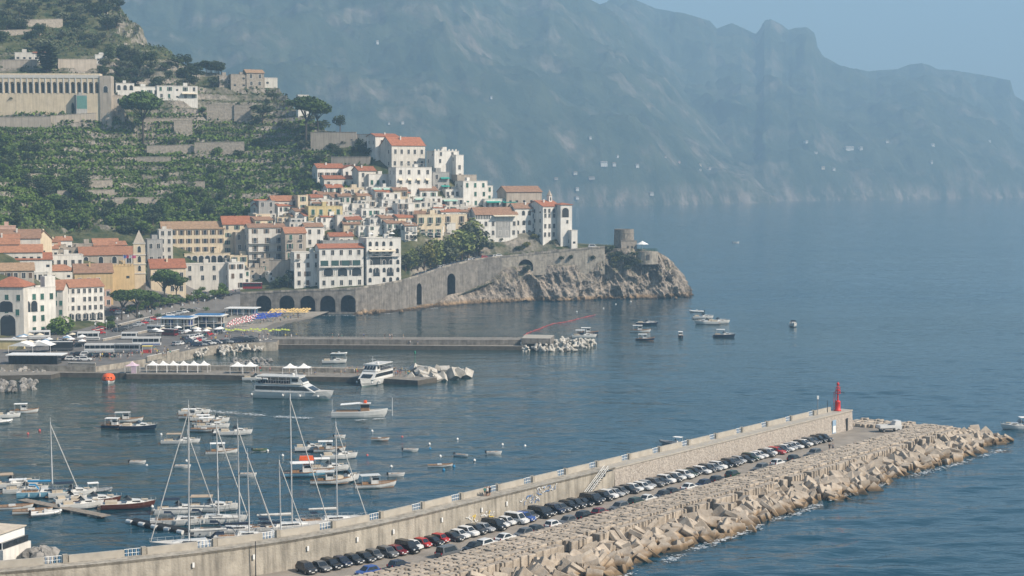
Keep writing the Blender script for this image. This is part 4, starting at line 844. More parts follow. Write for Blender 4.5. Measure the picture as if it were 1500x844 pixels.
    if rows and cols:
        fh = h / rows
        for r in range(rows):
            z = fh * (r + .26) if wz is None else wz[r] * h
            door = r in balc_rows
            for c in range(cols):
                x = -hx + w * (c + .5) / cols + rg.uniform(-.12, .12) * (w / cols) * .5
                if rg.random() < skip and not door: continue
                kd = win
                if win == 'mix': kd = rg.choice(['open', 'open', 'plain', 'closed', 'plain', 'small'])
                if door: kd = 'door'
                sc = min(1.25, fh / 3.4 * (1.0 if kd != 'door' else 1.0)) * wh; sc = max(.6, sc); sx_ = min(sc, w / cols / (2.3 if kd in ('open', 'door') else 1.6))
                o = put('window', WM[kd], e, (x, 0, z if not door else fh * r + .15), scale=(sx_, 1, sc), over={2: smat} if smat is not shg else None)
                if bal and rg.random() < bal and kd not in ('small', 'arch') and not door: put('balcony', BM_S, e, (x, -.02, z - .12), scale=(min(1, w / cols / 2.3), 1, 1))
            if door:
                key = round(w - .4, 1)
                if key not in _bl: _bl[key] = balcony_mesh(max(2, w - .4), 1.3)
                put('balcony', _bl[key], e, (0, -.02, fh * r + .12), over={1: rail_grey})
        if side and dep > 5:
            for r in range(rows):
                for c in range(max(1, int(dep / 4.5))):
                    if rg.random() < .35: continue
                    put('window', WM['plain' if win == 'arch' else 'small' if rg.random() < .3 else 'plain'], e, (-hx, dep * (c + .5) / max(1, int(dep / 4.5)), fh * (r + .28)), rot=(0, 0, -PI / 2), scale=(.85, 1, min(1, fh / 3.4)))
    HOUSES[label] = (e, w, h, dep); return e, w, h, dep
def awning(par, x0, x1, z, dp, m, drop=.5, name='awning'):
    MB().add([(x0, 0, z), (x1, 0, z), (x1, -dp, z - drop), (x0, -dp, z - drop), (x0, 0, z - .06), (x1, 0, z - .06), (x1, -dp, z - drop - .3), (x0, -dp, z - drop - .3)], [(0, 3, 2, 1), (3, 7, 6, 2), (4, 5, 6, 7), (0, 4, 7, 3), (1, 2, 6, 5)]).build(name, m, par)
def pergola(par, x0, x1, z, dp, n=5):
    mb = MB()
    for k in range(n + 1):
        x = x0 + (x1 - x0) * k / n; mb.tube((x, -dp, z), (x, -dp, z + 2.5), .09, n=5); mb.box(x - .06, x + .06, -dp - .2, .3, z + 2.45, z + 2.6)
    mb.box(x0, x1, -dp - .06, -dp + .06, z + 2.4, z + 2.52); mb.build('pergola', trim, par)
# ================================================================ THE TOWN, house by house
h_ = house
# --- crest of the town
e, w, h, d = h_(575, 622, 213, 247, 'tall cream convent with red gabled roof on the crest', 'offw', ('gx', 'red', 201), 2, 5, 'plain', 24, 12, name='convent', cat='convent')
h_(551, 583, 200, 232, 'white block with small red roof behind the cream convent', 'white', ('gx', 'red', 196), 2, 2, 'plain', 24, 9, name='townhouse')
e, w, h, d = h_(581, 632, 245, 288, 'large white mansion with roof terrace below the convent', 'white', None, 3, 4, 'plain', 16, 10, name='mansion', cat='mansion')
pergola(e, -w * .3, w * .3, h - .7, -2)
for k in range(4): awning(e, -w / 2 + w * (k + .25) / 4, -w / 2 + w * (k + .7) / 4, h * .62, 1.2, awnw, .8)
e, w, h, d = h_(637, 672, 221, 262, 'slim white tower house crowned with plants on its terrace', 'white', None, 4, 2, 'plain', 20, 9, name='tower_house')
for k in range(7): MB().box(-w / 2 + k * w / 7, -w / 2 + k * w / 7 + .8, -.05, .4, h, h + .8).build('merlon', WALLS['white'], e)
h_(668, 679, 227, 264, 'narrow white annex leaning on the tower house', 'white', None, 3, 1, 'plain', 20, 6)
e, w, h, d = h_(634, 658, 252, 280, 'grey house with green awnings under the tower house', 'grey', None, 2, 2, 'plain', 12, 7)
awning(e, -w * .05, w * .48, h * .72, 1.6, awng); awning(e, 0, w * .48, h * .30, 1.6, awng)
h_(670, 698, 256, 272, 'beige house with flat roof right of the tower house', 'beige', None, 1, 3, 'small', 15, 8)
e, w, h, d = h_(679, 714, 265, 304, 'tall white house with green shutters above the awning terrace', 'white', None, 3, 3, 'closed', 20, 9, sh='green')
e, w, h, d = h_(712, 722, 272, 296, 'thin white house beside the old brown roofed church', 'white', None, 2, 1, 'closed', 20, 6, sh='green')
e, w, h, d = h_(742, 794, 281, 302, 'old stone church with long brown tiled roof', 'beige', ('gx', 'brown', 273), 1, 5, 'small', 16, 11, name='church', cat='church')
e, w, h, d = h_(710, 757, 291, 309, 'white terrace house shaded by long green awnings', 'white', None, 1, 6, 'plain', 12, 8)
awning(e, -w * .46, -w * .02, h * .80, 2.0, awng); awning(e, .04 * w, w * .46, h * .80, 2.0, awng)
# --- white monastery church on the cape
e, w, h, d = h_(795, 821, 302, 358, 'white monastery church with red roof above the coast road', 'white', ('gx', 'red', 294), 4, 4, 'plain', 26, 14, wz=[.2, .42, .70, .82], skip=.0, name='monastery_church', cat='church', D=892)
tb = MB(); tb.box(-1.0, 1.0, -1, 1, 0, 4.2); tb.build('bell_turret', WALLS['white'], e, loc=(w * .28, 6, h + 1.2)); MB().lathe([(1.5, 0), (1.5, .2), (.05, 3.2)], 6).build('turret_spire', WALLS['beige'], e, loc=(w * .28, 6, h + 5.4))
MB().box(-.4, .4, -1.03, -.97, 0, 1.8).build('bell_opening', glass, e, loc=(w * .28, 6, h + 2.8))
e, w, h, d = h_(821, 838, 300, 361, 'white church apse wing with great arched window', 'white', ('hip', 'red', 297), 1, 1, 'small', 14, 9, name='church_wing', cat='church', D=891, skip=1)
put('great_window', WM['arch'], e, (-.6, -.02, h * .70), scale=(2.6, 1.6, 2.2)); put('window', WM['plain'], e, (.6, 0, h * .55))
h_(837, 846, 337, 364, 'stepped white buttress at the seaward end of the church', 'white', None, 1, 1, 'small', 14, 6, name='buttress', cat='buttress', D=889)
e, w, h, d = h_(778, 796, 309, 352, 'white wing with glazed loggia left of the monastery church', 'white', ('gx', 'brown', 301), 3, 2, 'plain', 18, 8, D=896)
e, w, h, d = h_(754, 780, 305, 348, 'white wing with arched windows under a small brown roof', 'white', ('gx', 'brown', 298), 3, 3, 'arch', 14, 9, skip=.25, wh=.9, D=892)
e, w, h, d = h_(697, 758, 314, 352, 'long white hotel wing with cream awnings and deep recess', 'white', ('gx', 'brown', 304), 2, 6, 'plain', 14, 9, wz=[.2, .55], name='hotel_wing', cat='hotel', D=884)
awning(e, -w * .1, w * .47, h * .98, 2.6, awnw); MB().box(-w * .02, w * .33, -.06, 0, h * .1, h * .72).build('recess', WALLS['grey'], e); MB().box(-w * .04, w * .35, -.3, 0, h * .72, h * .76).build('lintel', trim, e)  # flat grey panel on the front stands in for the recess's shade
for k in range(9): MB().box(-w * .49 + k * .9, -w * .49 + k * .9 + .55, -.05, 0, h * .82, h * .98).build('window', glass, e)
h_(690, 711, 318, 372, 'white garden bastion beside the tall trees', 'offw', None, 3, 1, 'small', 16, 7, D=882, side=0)
# --- hotel with arcades above the trees
e, w, h, d = h_(612, 648, 314, 349, 'cream arcaded hotel with curved balconies above the trees', 'cream', None, 2, 3, 'door', 14, 8, bal=1, name='hotel', cat='hotel')
arches_panel(e, -w * .45, w * .45, .2, 3, 2.8)
e, w, h, d = h_(648, 684, 314, 344, 'apricot house with balconies joined to the arcaded hotel', 'cream', None, 2, 2, 'door', 14, 8, bal=1)
e, w, h, d = h_(607, 648, 300, 315, 'white terrace house with three roof arches and pale awning', 'white', None, 1, 1, 'plain', 12, 7, skip=1); arches_panel(e, -w * .45, w * .45, 1.6, 3, 2.6); awning(e, -w * .4, w * .4, 1.8, 1.6, awnb)
h_(653, 680, 277, 291, 'white house with glazed terrace in the middle of the slope', 'white', None, 1, 4, 'plain', 14, 7)
e, w, h, d = h_(646, 679, 290, 303, 'white house with pale pergola below the glazed terrace', 'offw', None, 1, 4, 'open', 12, 7); awning(e, -w * .4, w * .2, h * .8, 1.6, awnb)
h_(681, 699, 302, 322, 'small white house above the brown roofed hotel wing', 'white', None, 2, 2, 'arch', 14, 7, wh=.8)
h_(652, 683, 302, 315, 'white house above the apricot balconies', 'white', None, 1, 3, 'mix', 14, 7)
h_(616, 641, 279, 292, 'white house with small brown roof below the mansion', 'white', ('gx', 'brown', 274), 1, 2, 'open', 16, 7, sh='green')
e, w, h, d = h_(606, 647, 288, 301, 'white house with green glazed veranda under the mansion', 'white', None, 1, 5, 'mix', 14, 6); awning(e, -w * .45, w * .0, h * .8, 1.3, awnb)
h_(566, 600, 283, 299, 'white house with low red hipped roof in the middle town', 'offw', ('hip', 'red', 276), 2, 4, 'mix', 18, 8)
e, w, h, d = h_(560, 585, 297, 314, 'white balconied house stacked below the red hipped roof', 'white', None, 2, 3, 'door', 16, 7, bal=.6)
e, w, h, d = h_(583, 606, 298, 331, 'tall white house covered with balconies in the middle town', 'white', None, 3, 3, 'door', 16, 7, bal=.9)
e, w, h, d = h_(562, 584, 313, 332, 'white house with arched ground floor beside the balconied house', 'white', None, 2, 3, 'mix', 16, 7, bal=.3)
# --- left shoulder of the town
h_(466, 503, 246, 264, 'white house with long red roof at the top left of the town', 'white', ('gx', 'red', 240), 1, 4, 'open', 16, 8, sh='brown')
h_(503, 526, 247, 262, 'white gabled cottage beside the long red roof', 'white', ('gy', 'red', 242), 1, 2, 'plain', 16, 8)
h_(476, 523, 262, 276, 'white house with low red roof and dark porch', 'offw', ('gx', 'red', 257.5), 1, 4, 'mix', 14, 7)
h_(526, 550, 250, 277, 'grey walled house with lean red roof left of the mansion', 'offw', ('gx', 'red', 244), 2, 2, 'plain', 20, 8)
e, w, h, d = h_(541, 575, 255, 276, 'white house with four green shutters and roof plants', 'white', None, 1, 4, 'closed', 14, 8, sh='green')
e, w, h, d = h_(545, 574, 274, 298, 'white house with pale green awnings below the shuttered house', 'white', None, 2, 3, 'closed', 14, 7, sh='green'); awning(e, -w * .45, -w * .05, h * .92, 1.4, awnb); awning(e, w * .05, w * .45, h * .92, 1.4, awnb)
h_(480, 502, 275, 299, 'white house with small red roof and wide balconies', 'white', ('gx', 'red', 270.5), 2, 2, 'door', 14, 7, bal=1)
e, w, h, d = h_(501, 533, 275, 300, 'peach house with big arched loggia', 'cream', None, 2, 3, 'plain', 14, 7, bal=.4); put('loggia_arch', WM['arch'], e, (-w * .22, -.02, h * .5), scale=(2.2, 1.6, 1.3))
h_(528, 548, 279, 300, 'narrow white house with green door right of the loggia', 'white', None, 2, 2, 'closed', 16, 6, sh='green')
h_(450, 480, 285, 303, 'pink house with flat roof in the left town', 'pink', None, 1, 3, 'plain', 12, 8, sh='brown')
h_(437, 451, 286, 322, 'tall cream house squeezed beside the pink house', 'cream', None, 3, 1, 'mix', 14, 8)
h_(400, 438, 294, 322, 'cream house with orange roof at the left edge of the town', 'offw', ('gx', 'orange', 287), 2, 3, 'mix', 12, 8, bal=.5)
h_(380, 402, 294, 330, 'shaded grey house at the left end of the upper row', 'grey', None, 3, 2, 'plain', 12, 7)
e, w, h, d = h_(453, 501, 302, 336, 'yellow palazzo with tall green shutters', 'yellow', None, 2, 4, 'closed', 10, 8, sh='green', wh=1.15, name='palazzo', cat='palazzo', bal=.4)
h_(404, 447, 318, 333, 'plain white house under the cream orange roofed house', 'offw', None, 1, 4, 'mix', 12, 7)
h_(500, 528, 316, 334, 'small cream house with two green windows beside the palazzo', 'cream', None, 1, 3, 'closed', 12, 7, sh='green')
h_(530, 564, 305, 333, 'white and grey house with glazed front right of the palazzo', 'white', None, 2, 4, 'mix', 12, 7, bal=.4)
h_(503, 532, 298, 317, 'white house with arched chapel front above the small cream house', 'white', None, 1, 2, 'arch', 12, 7)
# --- waterfront rows
e, w, h, d = h_(366, 417, 333, 392, 'white apartment block with four rows of grey balconies', 'offw', ('gx', 'brown', 328), 5, 3, 'open', 10, 9, sh='brown', balc_rows=(1, 2, 3), name='apartment_block', cat='apartment block', skip=0)
h_(419, 448, 341, 394, 'beige stone house with orange roof beside the apartment block', 'beige', ('gx', 'orange', 333), 4, 2, 'mix', 12, 8, bal=.4)
h_(448, 473, 332, 362, 'white house with brown roof behind the red roofed hotel', 'white', ('gx', 'brown', 327), 2, 2, 'plain', 12, 7)
h_(484, 517, 346, 356, 'low house with red roof behind the seafront hotel', 'offw', ('gx', 'red', 341), 1, 3, 'small', 10, 7)
h_(474, 526, 352, 366, 'grey rooftop gallery behind the seafront hotel', 'grey', None, 1, 8, 'small', 8, 6)
e, w, h, d = h_(432, 470, 369, 421, 'white seafront house with small windows left of the hotel', 'white', None, 4, 3, 'mix', 8, 9, bal=.15); MB().box(-.9, .9, -.03, 0, 0, 2.6).build('door', glass, e)
e, w, h, d = h_(469, 532, 363, 420, 'long white seafront hotel with red roof and three great arches', 'white', ('gx', 'red', 357.5), 4, 5, 'plain', 8, 10, name='hotel', cat='hotel', wz=[.04, .3, .55, .82], skip=.0)
for k in range(3): put('great_arch', WM['arch'], e, (-w * .3 + w * .32 * k, -.03, h * .27), scale=(3.0, 1.6, 1.75))
for k in range(4): MB().box(-w * .47 + w * .24 * k, -w * .47 + w * .24 * k + w * .17, -.08, 0, h * .54, h * .68).build('green_loggia', mat('loggia_glass', (.05, .10, .09), rough=.2), e)
put('balcony', balcony_mesh(w * .96, 1.2), e, (0, -.02, h * .51))
e, w, h, d = h_(538, 587, 348, 416, 'tall white hotel with arched balconies at the road bend', 'white', None, 5, 5, 'arch', 12, 12, name='hotel', cat='hotel', wz=[.04, .25, .42, .66, .82], wh=.8, skip=.1)
for k in range(2):
    put('great_arch', WM['arch'], e, (-w * .25 + w * .34 * k, -.03, h * .42), scale=(3.4, 1.6, 2.1)); put('great_arch', WM['arch'], e, (-w * .22 + w * .4 * k, -.03, h * .17), scale=(2.2, 1.6, 1.8))
awning(e, -w * .45, w * .32, h * .74, 2.2, awnw); put('balcony', balcony_mesh(w * .9, 1.2), e, (0, -.02, h * .60))
for x in (-.3, .32):
    MB().lathe([(1.6, h + 1.7), (.1, h + 2.5)], 8, x * w, 4).build('roof_parasol', canvas, e); MB().tube((x * w, 4, h - .7), (x * w, 4, h + 2.4), .05, n=5).build('parasol_pole', whitepaint, e)
# --- left cream hotel group
e, w, h, d = h_(240, 327, 335, 372, 'long cream hotel with orange roof and three rows of windows', 'cream', ('gx', 'tan', 325), 3, 8, 'open', 6, 11, sh='brown', name='hotel', cat='hotel', skip=.03, wh=1.0)
h_(234, 253, 336, 384, 'cream corner annex with flat top left of the long hotel', 'offw', None, 4, 2, 'plain', 6, 9)
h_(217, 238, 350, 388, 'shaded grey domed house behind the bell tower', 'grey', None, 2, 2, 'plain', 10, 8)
e, w, h, d = h_(272, 336, 371, 386, 'cream colonnade terrace in front of the long hotel', 'cream', None, 1, 1, 'plain', 6, 6, skip=1, name='colonnade', cat='colonnade'); arches_panel(e, -w * .48, w * .48, .4, 7, 3.4)
e, w, h, d = h_(272, 340, 386, 428, 'pale cream block with few windows below the colonnade', 'offw', None, 3, 4, 'plain', 8, 10, skip=.15)
e, w, h, d = h_(328, 366, 328, 372, 'cream house with long red roof joined to the long hotel', 'cream', ('gx', 'red', 317), 4, 3, 'mix', 8, 9)
h_(364, 384, 328, 345, 'white end house under the long red roof', 'offw', ('gx', 'red', 318), 2, 2, 'mix', 8, 8)
h_(346, 366, 340, 384, 'shaded stone house in the gap beside the balconied block', 'beige', None, 3, 2, 'plain', 10, 8)
h_(336, 358, 384, 425, 'white house patched with vines beside the pale cream block', 'white', None, 3, 2, 'mix', 14, 7)
e, w, h, d = h_(223, 271, 392, 432, 'cream parish hall with broad orange roof', 'cream', ('gx', 'red', 380), 2, 4, 'plain', 10, 10, name='parish_hall', cat='hall', skip=.3)
# --- bell tower with pyramid spire
p = hit(205, 432); k = ppm(p.y); bt = empty('bell_tower', p, R(14), 'square stone bell tower with pointed spire', 'bell tower'); hh = 76 / k; ww = 17 / k / 2
MB().box(-ww, ww, 0, 2 * ww, -8, hh).build('shaft', WALLS['cream'], bt)
for zz in (.42, .60, .78, 1.0): MB().box(-ww - .25, ww + .25, -.25, 2 * ww + .25, hh * zz - .3, hh * zz).build('string_course', trim, bt)
for zz in (.63, .82): put('belfry_opening', WM['arch'], bt, (0, -.02, hh * zz), scale=(.9, 1.4, 1.25))
put('belfry_opening', WM['arch'], bt, (0, -.02, hh * .46), scale=(.8, 1.4, 1.1))
for zz in (.63, .82, .46): put('belfry_opening', WM['arch'], bt, (-ww - .01, ww, hh * zz), rot=(0, 0, -PI / 2), scale=(.9, 1.4, 1.25))
MB().add([(-ww, 0, hh), (ww, 0, hh), (ww, 2 * ww, hh), (-ww, 2 * ww, hh), (0, ww, hh + 19 / k)], [(0, 1, 4), (1, 2, 4), (2, 3, 4), (3, 0, 4)]).build('spire', WALLS['beige'], bt)
e, w, h, d = h_(120, 196, 373, 390, 'church nave with red roof and arched windows behind the ochre building', 'beige', ('gx', 'orange', 362), 1, 4, 'arch', 8, 10, name='church_nave', cat='church', wh=1.1, skip=.1)
e, w, h, d = h_(112, 164, 399, 442, 'ochre monastery building with brown roof', 'ochre', ('gx', 'brown', 387), 2, 4, 'plain', 8, 11, skip=.4, cat='building', name='monastery_building')
e, w, h, d = h_(163, 196, 389, 440, 'ochre crenellated block carrying flags on its roof', 'ochre', None, 2, 2, 'small', 16, 10, skip=.4, cat='building', name='crenellated_block')
for k in range(8): MB().box(-w / 2 + k * w / 8, -w / 2 + k * w / 8 + .8, -.02, .35, h + .04, h + .8).build('merlon', WALLS['ochre'], e)
for j, (dx, c) in enumerate(((.1, (.55, .06, .08)), (.22, (.6, .6, .6)), (.0, (.08, .15, .45)), (.32, (.6, .12, .25)))):
    fe = empty('flag', e.matrix_world @ Vector(), 0, ('red flag', 'white flag', 'blue flag', 'crimson flag')[j] + ' on a pole above the crenellated ochre block', 'flag'); fe.location = Vector(e.location) + Vector((dx * w, 3, h + .2))
    MB().tube((0, 0, 0), (0, 0, 4.6), .06, n=5).build('pole', whitepaint, fe); MB().add([(0, 0, 4.5), (1.1, -.1, 4.2), (2.0, .1, 4.3), (2.0, .15, 3.0), (1.0, 0, 2.9), (0, 0, 3.1)], [(0, 1, 4, 5), (1, 2, 3, 4)]).build('cloth', mat('flag_%d' % j, c, rough=.8), fe)
# --- cathedral quarter at the far left
e, w, h, d = h_(-14, 57, 349, 372, 'long nave of the cathedral with brown roof', 'offw', ('gx', 'brown', 337), 1, 6, 'small', 4, 14, name='cathedral', cat='cathedral')
h_(56, 74, 350, 378, 'cream gable end of the cathedral facing the valley', 'cream', ('gy', 'brown', 338), 1, 1, 'small', 34, 12, cat='cathedral', name='cathedral_transept')
h_(-6, 27, 357, 370, 'low aisle with orange roof in front of the cathedral', 'offw', ('gx', 'orange', 344), 1, 5, 'small', 6, 9)
h_(0, 60, 369, 384, 'house row with orange roof below the cathedral aisle', 'offw', ('gx', 'orange', 359), 1, 6, 'small', 6, 9)
h_(-8, 22, 331, 346, 'pink house with flat roof behind the cathedral', 'pink', None, 1, 3, 'small', 6, 8)
h_(20, 74, 380, 396, 'white house with long red roof and gabled end', 'white', ('gx', 'red', 371), 1, 5, 'mix', 8, 9)
h_(73, 120, 373, 394, 'plain white house with row of dark windows and roof garden', 'white', None, 1, 5, 'plain', 10, 9)
h_(68, 110, 397, 410, 'white house with bright orange hipped roof', 'white', ('hip', 'orange', 388), 1, 2, 'small', 8, 9)
h_(0, 48, 396, 412, 'tan roofed house with dormers behind the corner villa', 'beige', ('gx', 'tan', 386), 1, 5, 'mix', 8, 9)
h_(48, 70, 399, 414, 'white house with iron terrace behind the corner villa', 'white', None, 1, 3, 'plain', 8, 7)
h_(138, 172, 356, 366, 'small white house with orange roof below the cliff', 'white', ('gx', 'orange', 350), 1, 3, 'small', 8, 7)
h_(72, 96, 358, 370, 'grey house with flat roof and clutter beside the cathedral gable', 'beige', None, 1, 2, 'small', 8, 7)
h_(96, 138, 357, 368, 'low stone house below the crag with terrace plants', 'stone', None, 1, 4, 'small', 8, 7)
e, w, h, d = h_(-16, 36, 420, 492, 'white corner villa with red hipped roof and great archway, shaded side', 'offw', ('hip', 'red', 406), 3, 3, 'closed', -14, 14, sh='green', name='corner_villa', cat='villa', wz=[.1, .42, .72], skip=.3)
put('great_arch', WM['arch'], e, (.5, -.03, 0), scale=(4.0, 1.6, 3.6)); put('great_arch', WM['arch'], e, (0, -.03, h * .49), scale=(3.4, 1.6, 1.9))
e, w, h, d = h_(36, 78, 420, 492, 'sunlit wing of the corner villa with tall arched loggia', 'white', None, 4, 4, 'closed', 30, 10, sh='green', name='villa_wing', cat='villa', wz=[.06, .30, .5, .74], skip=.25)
for x in (-.32, -.12): put('great_arch', WM['arch'], e, (x * w, -.03, h * .50), scale=(1.7, 1.6, 1.9))
MB().box(w * .2, w * .5, .2, 4, h - .5, h + 4).build('stair_tower', WALLS['white'], e)
e, w, h, d = h_(92, 148, 420, 470, 'long white palace with orange roof and pilastered windows', 'white', ('gx', 'orange', 410), 4, 8, 'plain', 26, 12, name='palace', cat='palace', skip=.02)
arches_panel(e, -w * .48, w * .48, 0, 6, 3.2)
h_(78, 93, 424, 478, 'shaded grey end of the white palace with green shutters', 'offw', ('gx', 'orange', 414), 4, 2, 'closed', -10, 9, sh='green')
h_(148, 162, 424, 450, 'small pink shop house beside the palace', 'pink', None, 2, 2, 'plain', 12, 7)
# --- buildings on the upper hillside
def arcade_building():
    p0 = hit(70, 157); D = p0.y - 4; k = ppm(D); e = empty('cemetery_arcade', P(75, 156, D), R(3), 'long cream cemetery arcade with sixteen arches on the hillside', 'arcade'); w = 172 / k; h = 48 / k
    mb = MB(); mb.box(-w / 2, w / 2, 0, 8, -22, h * .40); mb.build('base_wall', WALLS['cream'], e)
    MB().box(-w / 2, w / 2, 1.6, 8, h * .40, h * .88).build('back_wall', WALLS['beige'], e)
    n = 18; bw = w * .91 / n; z0, zs, z1 = h * .42, h * .68, h * .87; r = bw * .34; dk = MB()
    for j in range(n):
        x = -w / 2 + bw * (j + .5); mb = MB(); k8 = 10; ar = [(x - r * math.cos(PI * q / k8), zs + r * math.sin(PI * q / k8)) for q in range(k8 + 1)]
        for s_ in (-1, 1): mb.box(min(x + s_ * bw / 2, x + s_ * r), max(x + s_ * bw / 2, x + s_ * r), 0, 1.5, h * .40, z1)
        for (xa, za), (xb, zb) in zip(ar, ar[1:]): mb.add([(xa, 0, za), (xb, 0, zb), (xb, 0, z1), (xa, 0, z1), (xa, 1.5, za), (xb, 1.5, zb)], [(0, 1, 2, 3), (1, 0, 4, 5)])
        mb.build('arch', WALLS['cream'], e); MB().box(x - r * .55, x + r * .55, 1.52, 1.6, h * .41, zs).build('niche', glass, e); MB().box(x + bw / 2 - .28, x + bw / 2 + .28, -.22, 0, h * .40, z1).build('pilaster', trim, e)
    MB().box(-w / 2 - .2, w / 2 - w * .09, -.25, 8, h * .86, h * .95).build('entablature', trim, e); MB().box(-w / 2, w / 2 - w * .09, .1, 8, h * .95, h).build('attic', WALLS['cream'], e)
    MB().box(w / 2 - w * .09, w / 2 + .3, -.6, 8.6, -22, h * .93).build('end_pavilion', WALLS['beige'], e); put('arch_opening', WM['arch'], e, (w / 2 - w * .04, -.62, h * .42), scale=(1.6, 1, 1.6))
arcade_building()
glassg = mat('green_glass', (.10, .22, .20), rough=.15)
e, w, h, d = h_(113, 127, 139, 160, 'green glass lift shaft in front of the cemetery arcade', 'grey', None, 0, 0, D=hit(120, 160).y - 6, dep=4, name='lift_shaft', cat='lift shaft')
MB().box(-w / 2 + .2, w / 2 - .2, -.05, 0, .2, h - .6).build('glazing', glassg, e)
e, w, h, d = h_(171, 196, 122, 150, 'white villa with arched terrace right of the cemetery', 'white', None, 2, 3, 'arch', 8, 8)
h_(196, 232, 127, 142, 'long white villa with flat roof above the umbrella pine', 'white', None, 1, 4, 'mix', 8, 8)
e, w, h, d = h_(232, 288, 126, 146, 'white villa with stepped terraces and canopies on the hill', 'white', None, 2, 5, 'mix', 8, 8); awning(e, w * .1, w * .48, h * .5, 2, awnw)
h_(166, 182, 140, 172, 'beige gate house with arches below the white villa', 'beige', None, 2, 1, 'arch', 10, 6)
e, w, h, d = h_(362, 386, 107, 128, 'rough stone farmhouse with pitched white roof on the hilltop', 'stone', ('gx', 'tan', 102), 2, 2, 'plain', 12, 9, name='farmhouse', cat='farmhouse')
h_(322, 340, 111, 126, 'ruined stone house with open window left of the farmhouse', 'stone', None, 1, 2, 'plain', 10, 6)
h_(339, 363, 109, 129, 'roofless stone wall house between ruin and farmhouse', 'stone', None, 2, 2, 'small', 10, 6)
h_(388, 406, 114, 126, 'pale terrace house right of the hilltop farmhouse', 'offw', None, 1, 2, 'small', 10, 6)
h_(23, 48, 77, 90, 'low pale house above the cemetery', 'offw', None, 1, 3, 'small', 6, 7)
h_(50, 66, 78, 90, 'small white house with red roof above the cemetery', 'white', ('gx', 'red', 76), 1, 2, 'small', 6, 7)
h_(140, 157, 80, 92, 'small white house with pinkish roof at the edge of the trees', 'white', None, 1, 2, 'small', 6, 6)
h_(437, 452, 139, 149, 'tiny white hut beside the hilltop umbrella pine', 'white', None, 1, 1, 'small', 10, 5)
# --- garden and retaining walls
def gwall(x0, y0, x1, y1, hpx, label, m='stone', thick=1.2, n=10, D=None):
    a = hit(x0, y0); b_ = hit(x1, y1)
    if D: a = P(x0, y0, D); b_ = P(x1, y1, D)
    hm = hpx / ppm((a.y + b_.y) / 2); e = empty('garden_wall', a, math.atan2(b_.y - a.y, b_.x - a.x), label, 'wall'); e['kind'] = 'thing'; L = (Vector((b_.x, b_.y)) - Vector((a.x, a.y))).length; sl = (b_.z - a.z) / L; rr = random.Random(int(x0))
    mb = MB(); vs = []
    for k in range(n + 1):
        x = L * k / n; zz = sl * x; j = rr.uniform(-.12, .12); vs += [(x, 0, zz - 5), (x, 0, zz + hm + j), (x, thick, zz + hm + j), (x, thick, zz - 5)]
    fs = [(4 * k, 4 * k + 4, 4 * k + 5, 4 * k + 1) for k in range(n)] + [(4 * k + 1, 4 * k + 5, 4 * k + 6, 4 * k + 2) for k in range(n)] + [(4 * k + 2, 4 * k + 6, 4 * k + 7, 4 * k + 3) for k in range(n)] + [(0, 1, 2, 3), (4 * n + 3, 4 * n + 2, 4 * n + 1, 4 * n)]
    mb.add(vs, fs); mb.build('masonry', WALLS[m] if m in WALLS else m, e)
    cp = MB()
    for k in range(n): cp.box(L * k / n, L * (k + 1) / n - .03, -.12, thick + .12, sl * L * (k + .5) / n + hm - .02, sl * L * (k + .5) / n + hm + .22)
    cp.build('coping', masonry2, e)
gwall(455, 216, 522, 216, 22, 'tall buttressed cream wall left of the convent', 'beige')
gwall(520, 214, 548, 214, 17, 'pale wall joining the buttressed wall to the convent', 'offw')
gwall(485, 241, 542, 241, 11, 'beige garden wall below the buttressed wall', 'beige')
gwall(303, 172, 345, 172, 18, 'grey stone retaining wall under the farmhouse garden', 'stone'); gwall(343, 173, 368, 173, 19, 'stone retaining wall with drain pipe beside the hilltop pine', 'stone')
gwall(-12, 185, 75, 184, 13, 'long low cemetery terrace wall in pale stone', 'beige'); gwall(74, 183, 150, 178, 13, 'pale terrace wall below the lift shaft', 'beige')
gwall(85, 100, 142, 100, 13, 'double beige terrace wall above the cemetery arcade', 'beige'); gwall(4, 98, 54, 98, 10, 'tan garden wall above the cemetery arcade', 'beige')
gwall(22, 40, 92, 38, 10, 'dry stone wall high on the upper slope', 'stone'); gwall(0, 52, 60, 50, 7, 'broken dry stone wall among the upper trees', 'stone')
gwall(210, 182, 282, 181, 8, 'low terrace wall beside the tall umbrella pine', 'stone'); gwall(255, 195, 282, 195, 18, 'square stone cistern wall on the terraces', 'stone'); gwall(215, 222, 284, 220, 8, 'long stone terrace wall with vines', 'stone')
gwall(285, 223, 358, 222, 14, 'crumbling stone wall with creeper on the terraces', 'stone'); gwall(84, 290, 168, 288, 10, 'rough wall above the crag', 'stone'); gwall(168, 302, 250, 301, 12, 'staked vineyard wall on the lower slope', 'stone'); gwall(120, 272, 165, 271, 7, 'short vineyard wall amid the lemon groves', 'stone'); gwall(40, 262, 84, 262, 7, 'short pale wall at the left of the vineyards', 'stone'); gwall(200, 236, 250, 236, 6, 'narrow wall between two vineyard steps', 'stone'); gwall(270, 276, 300, 276, 10, 'little stone shed wall on the slope', 'stone')
gwall(394, 390, 440, 391, 9, 'bare retaining wall under the balconied apartment block', 'beige', D=812)

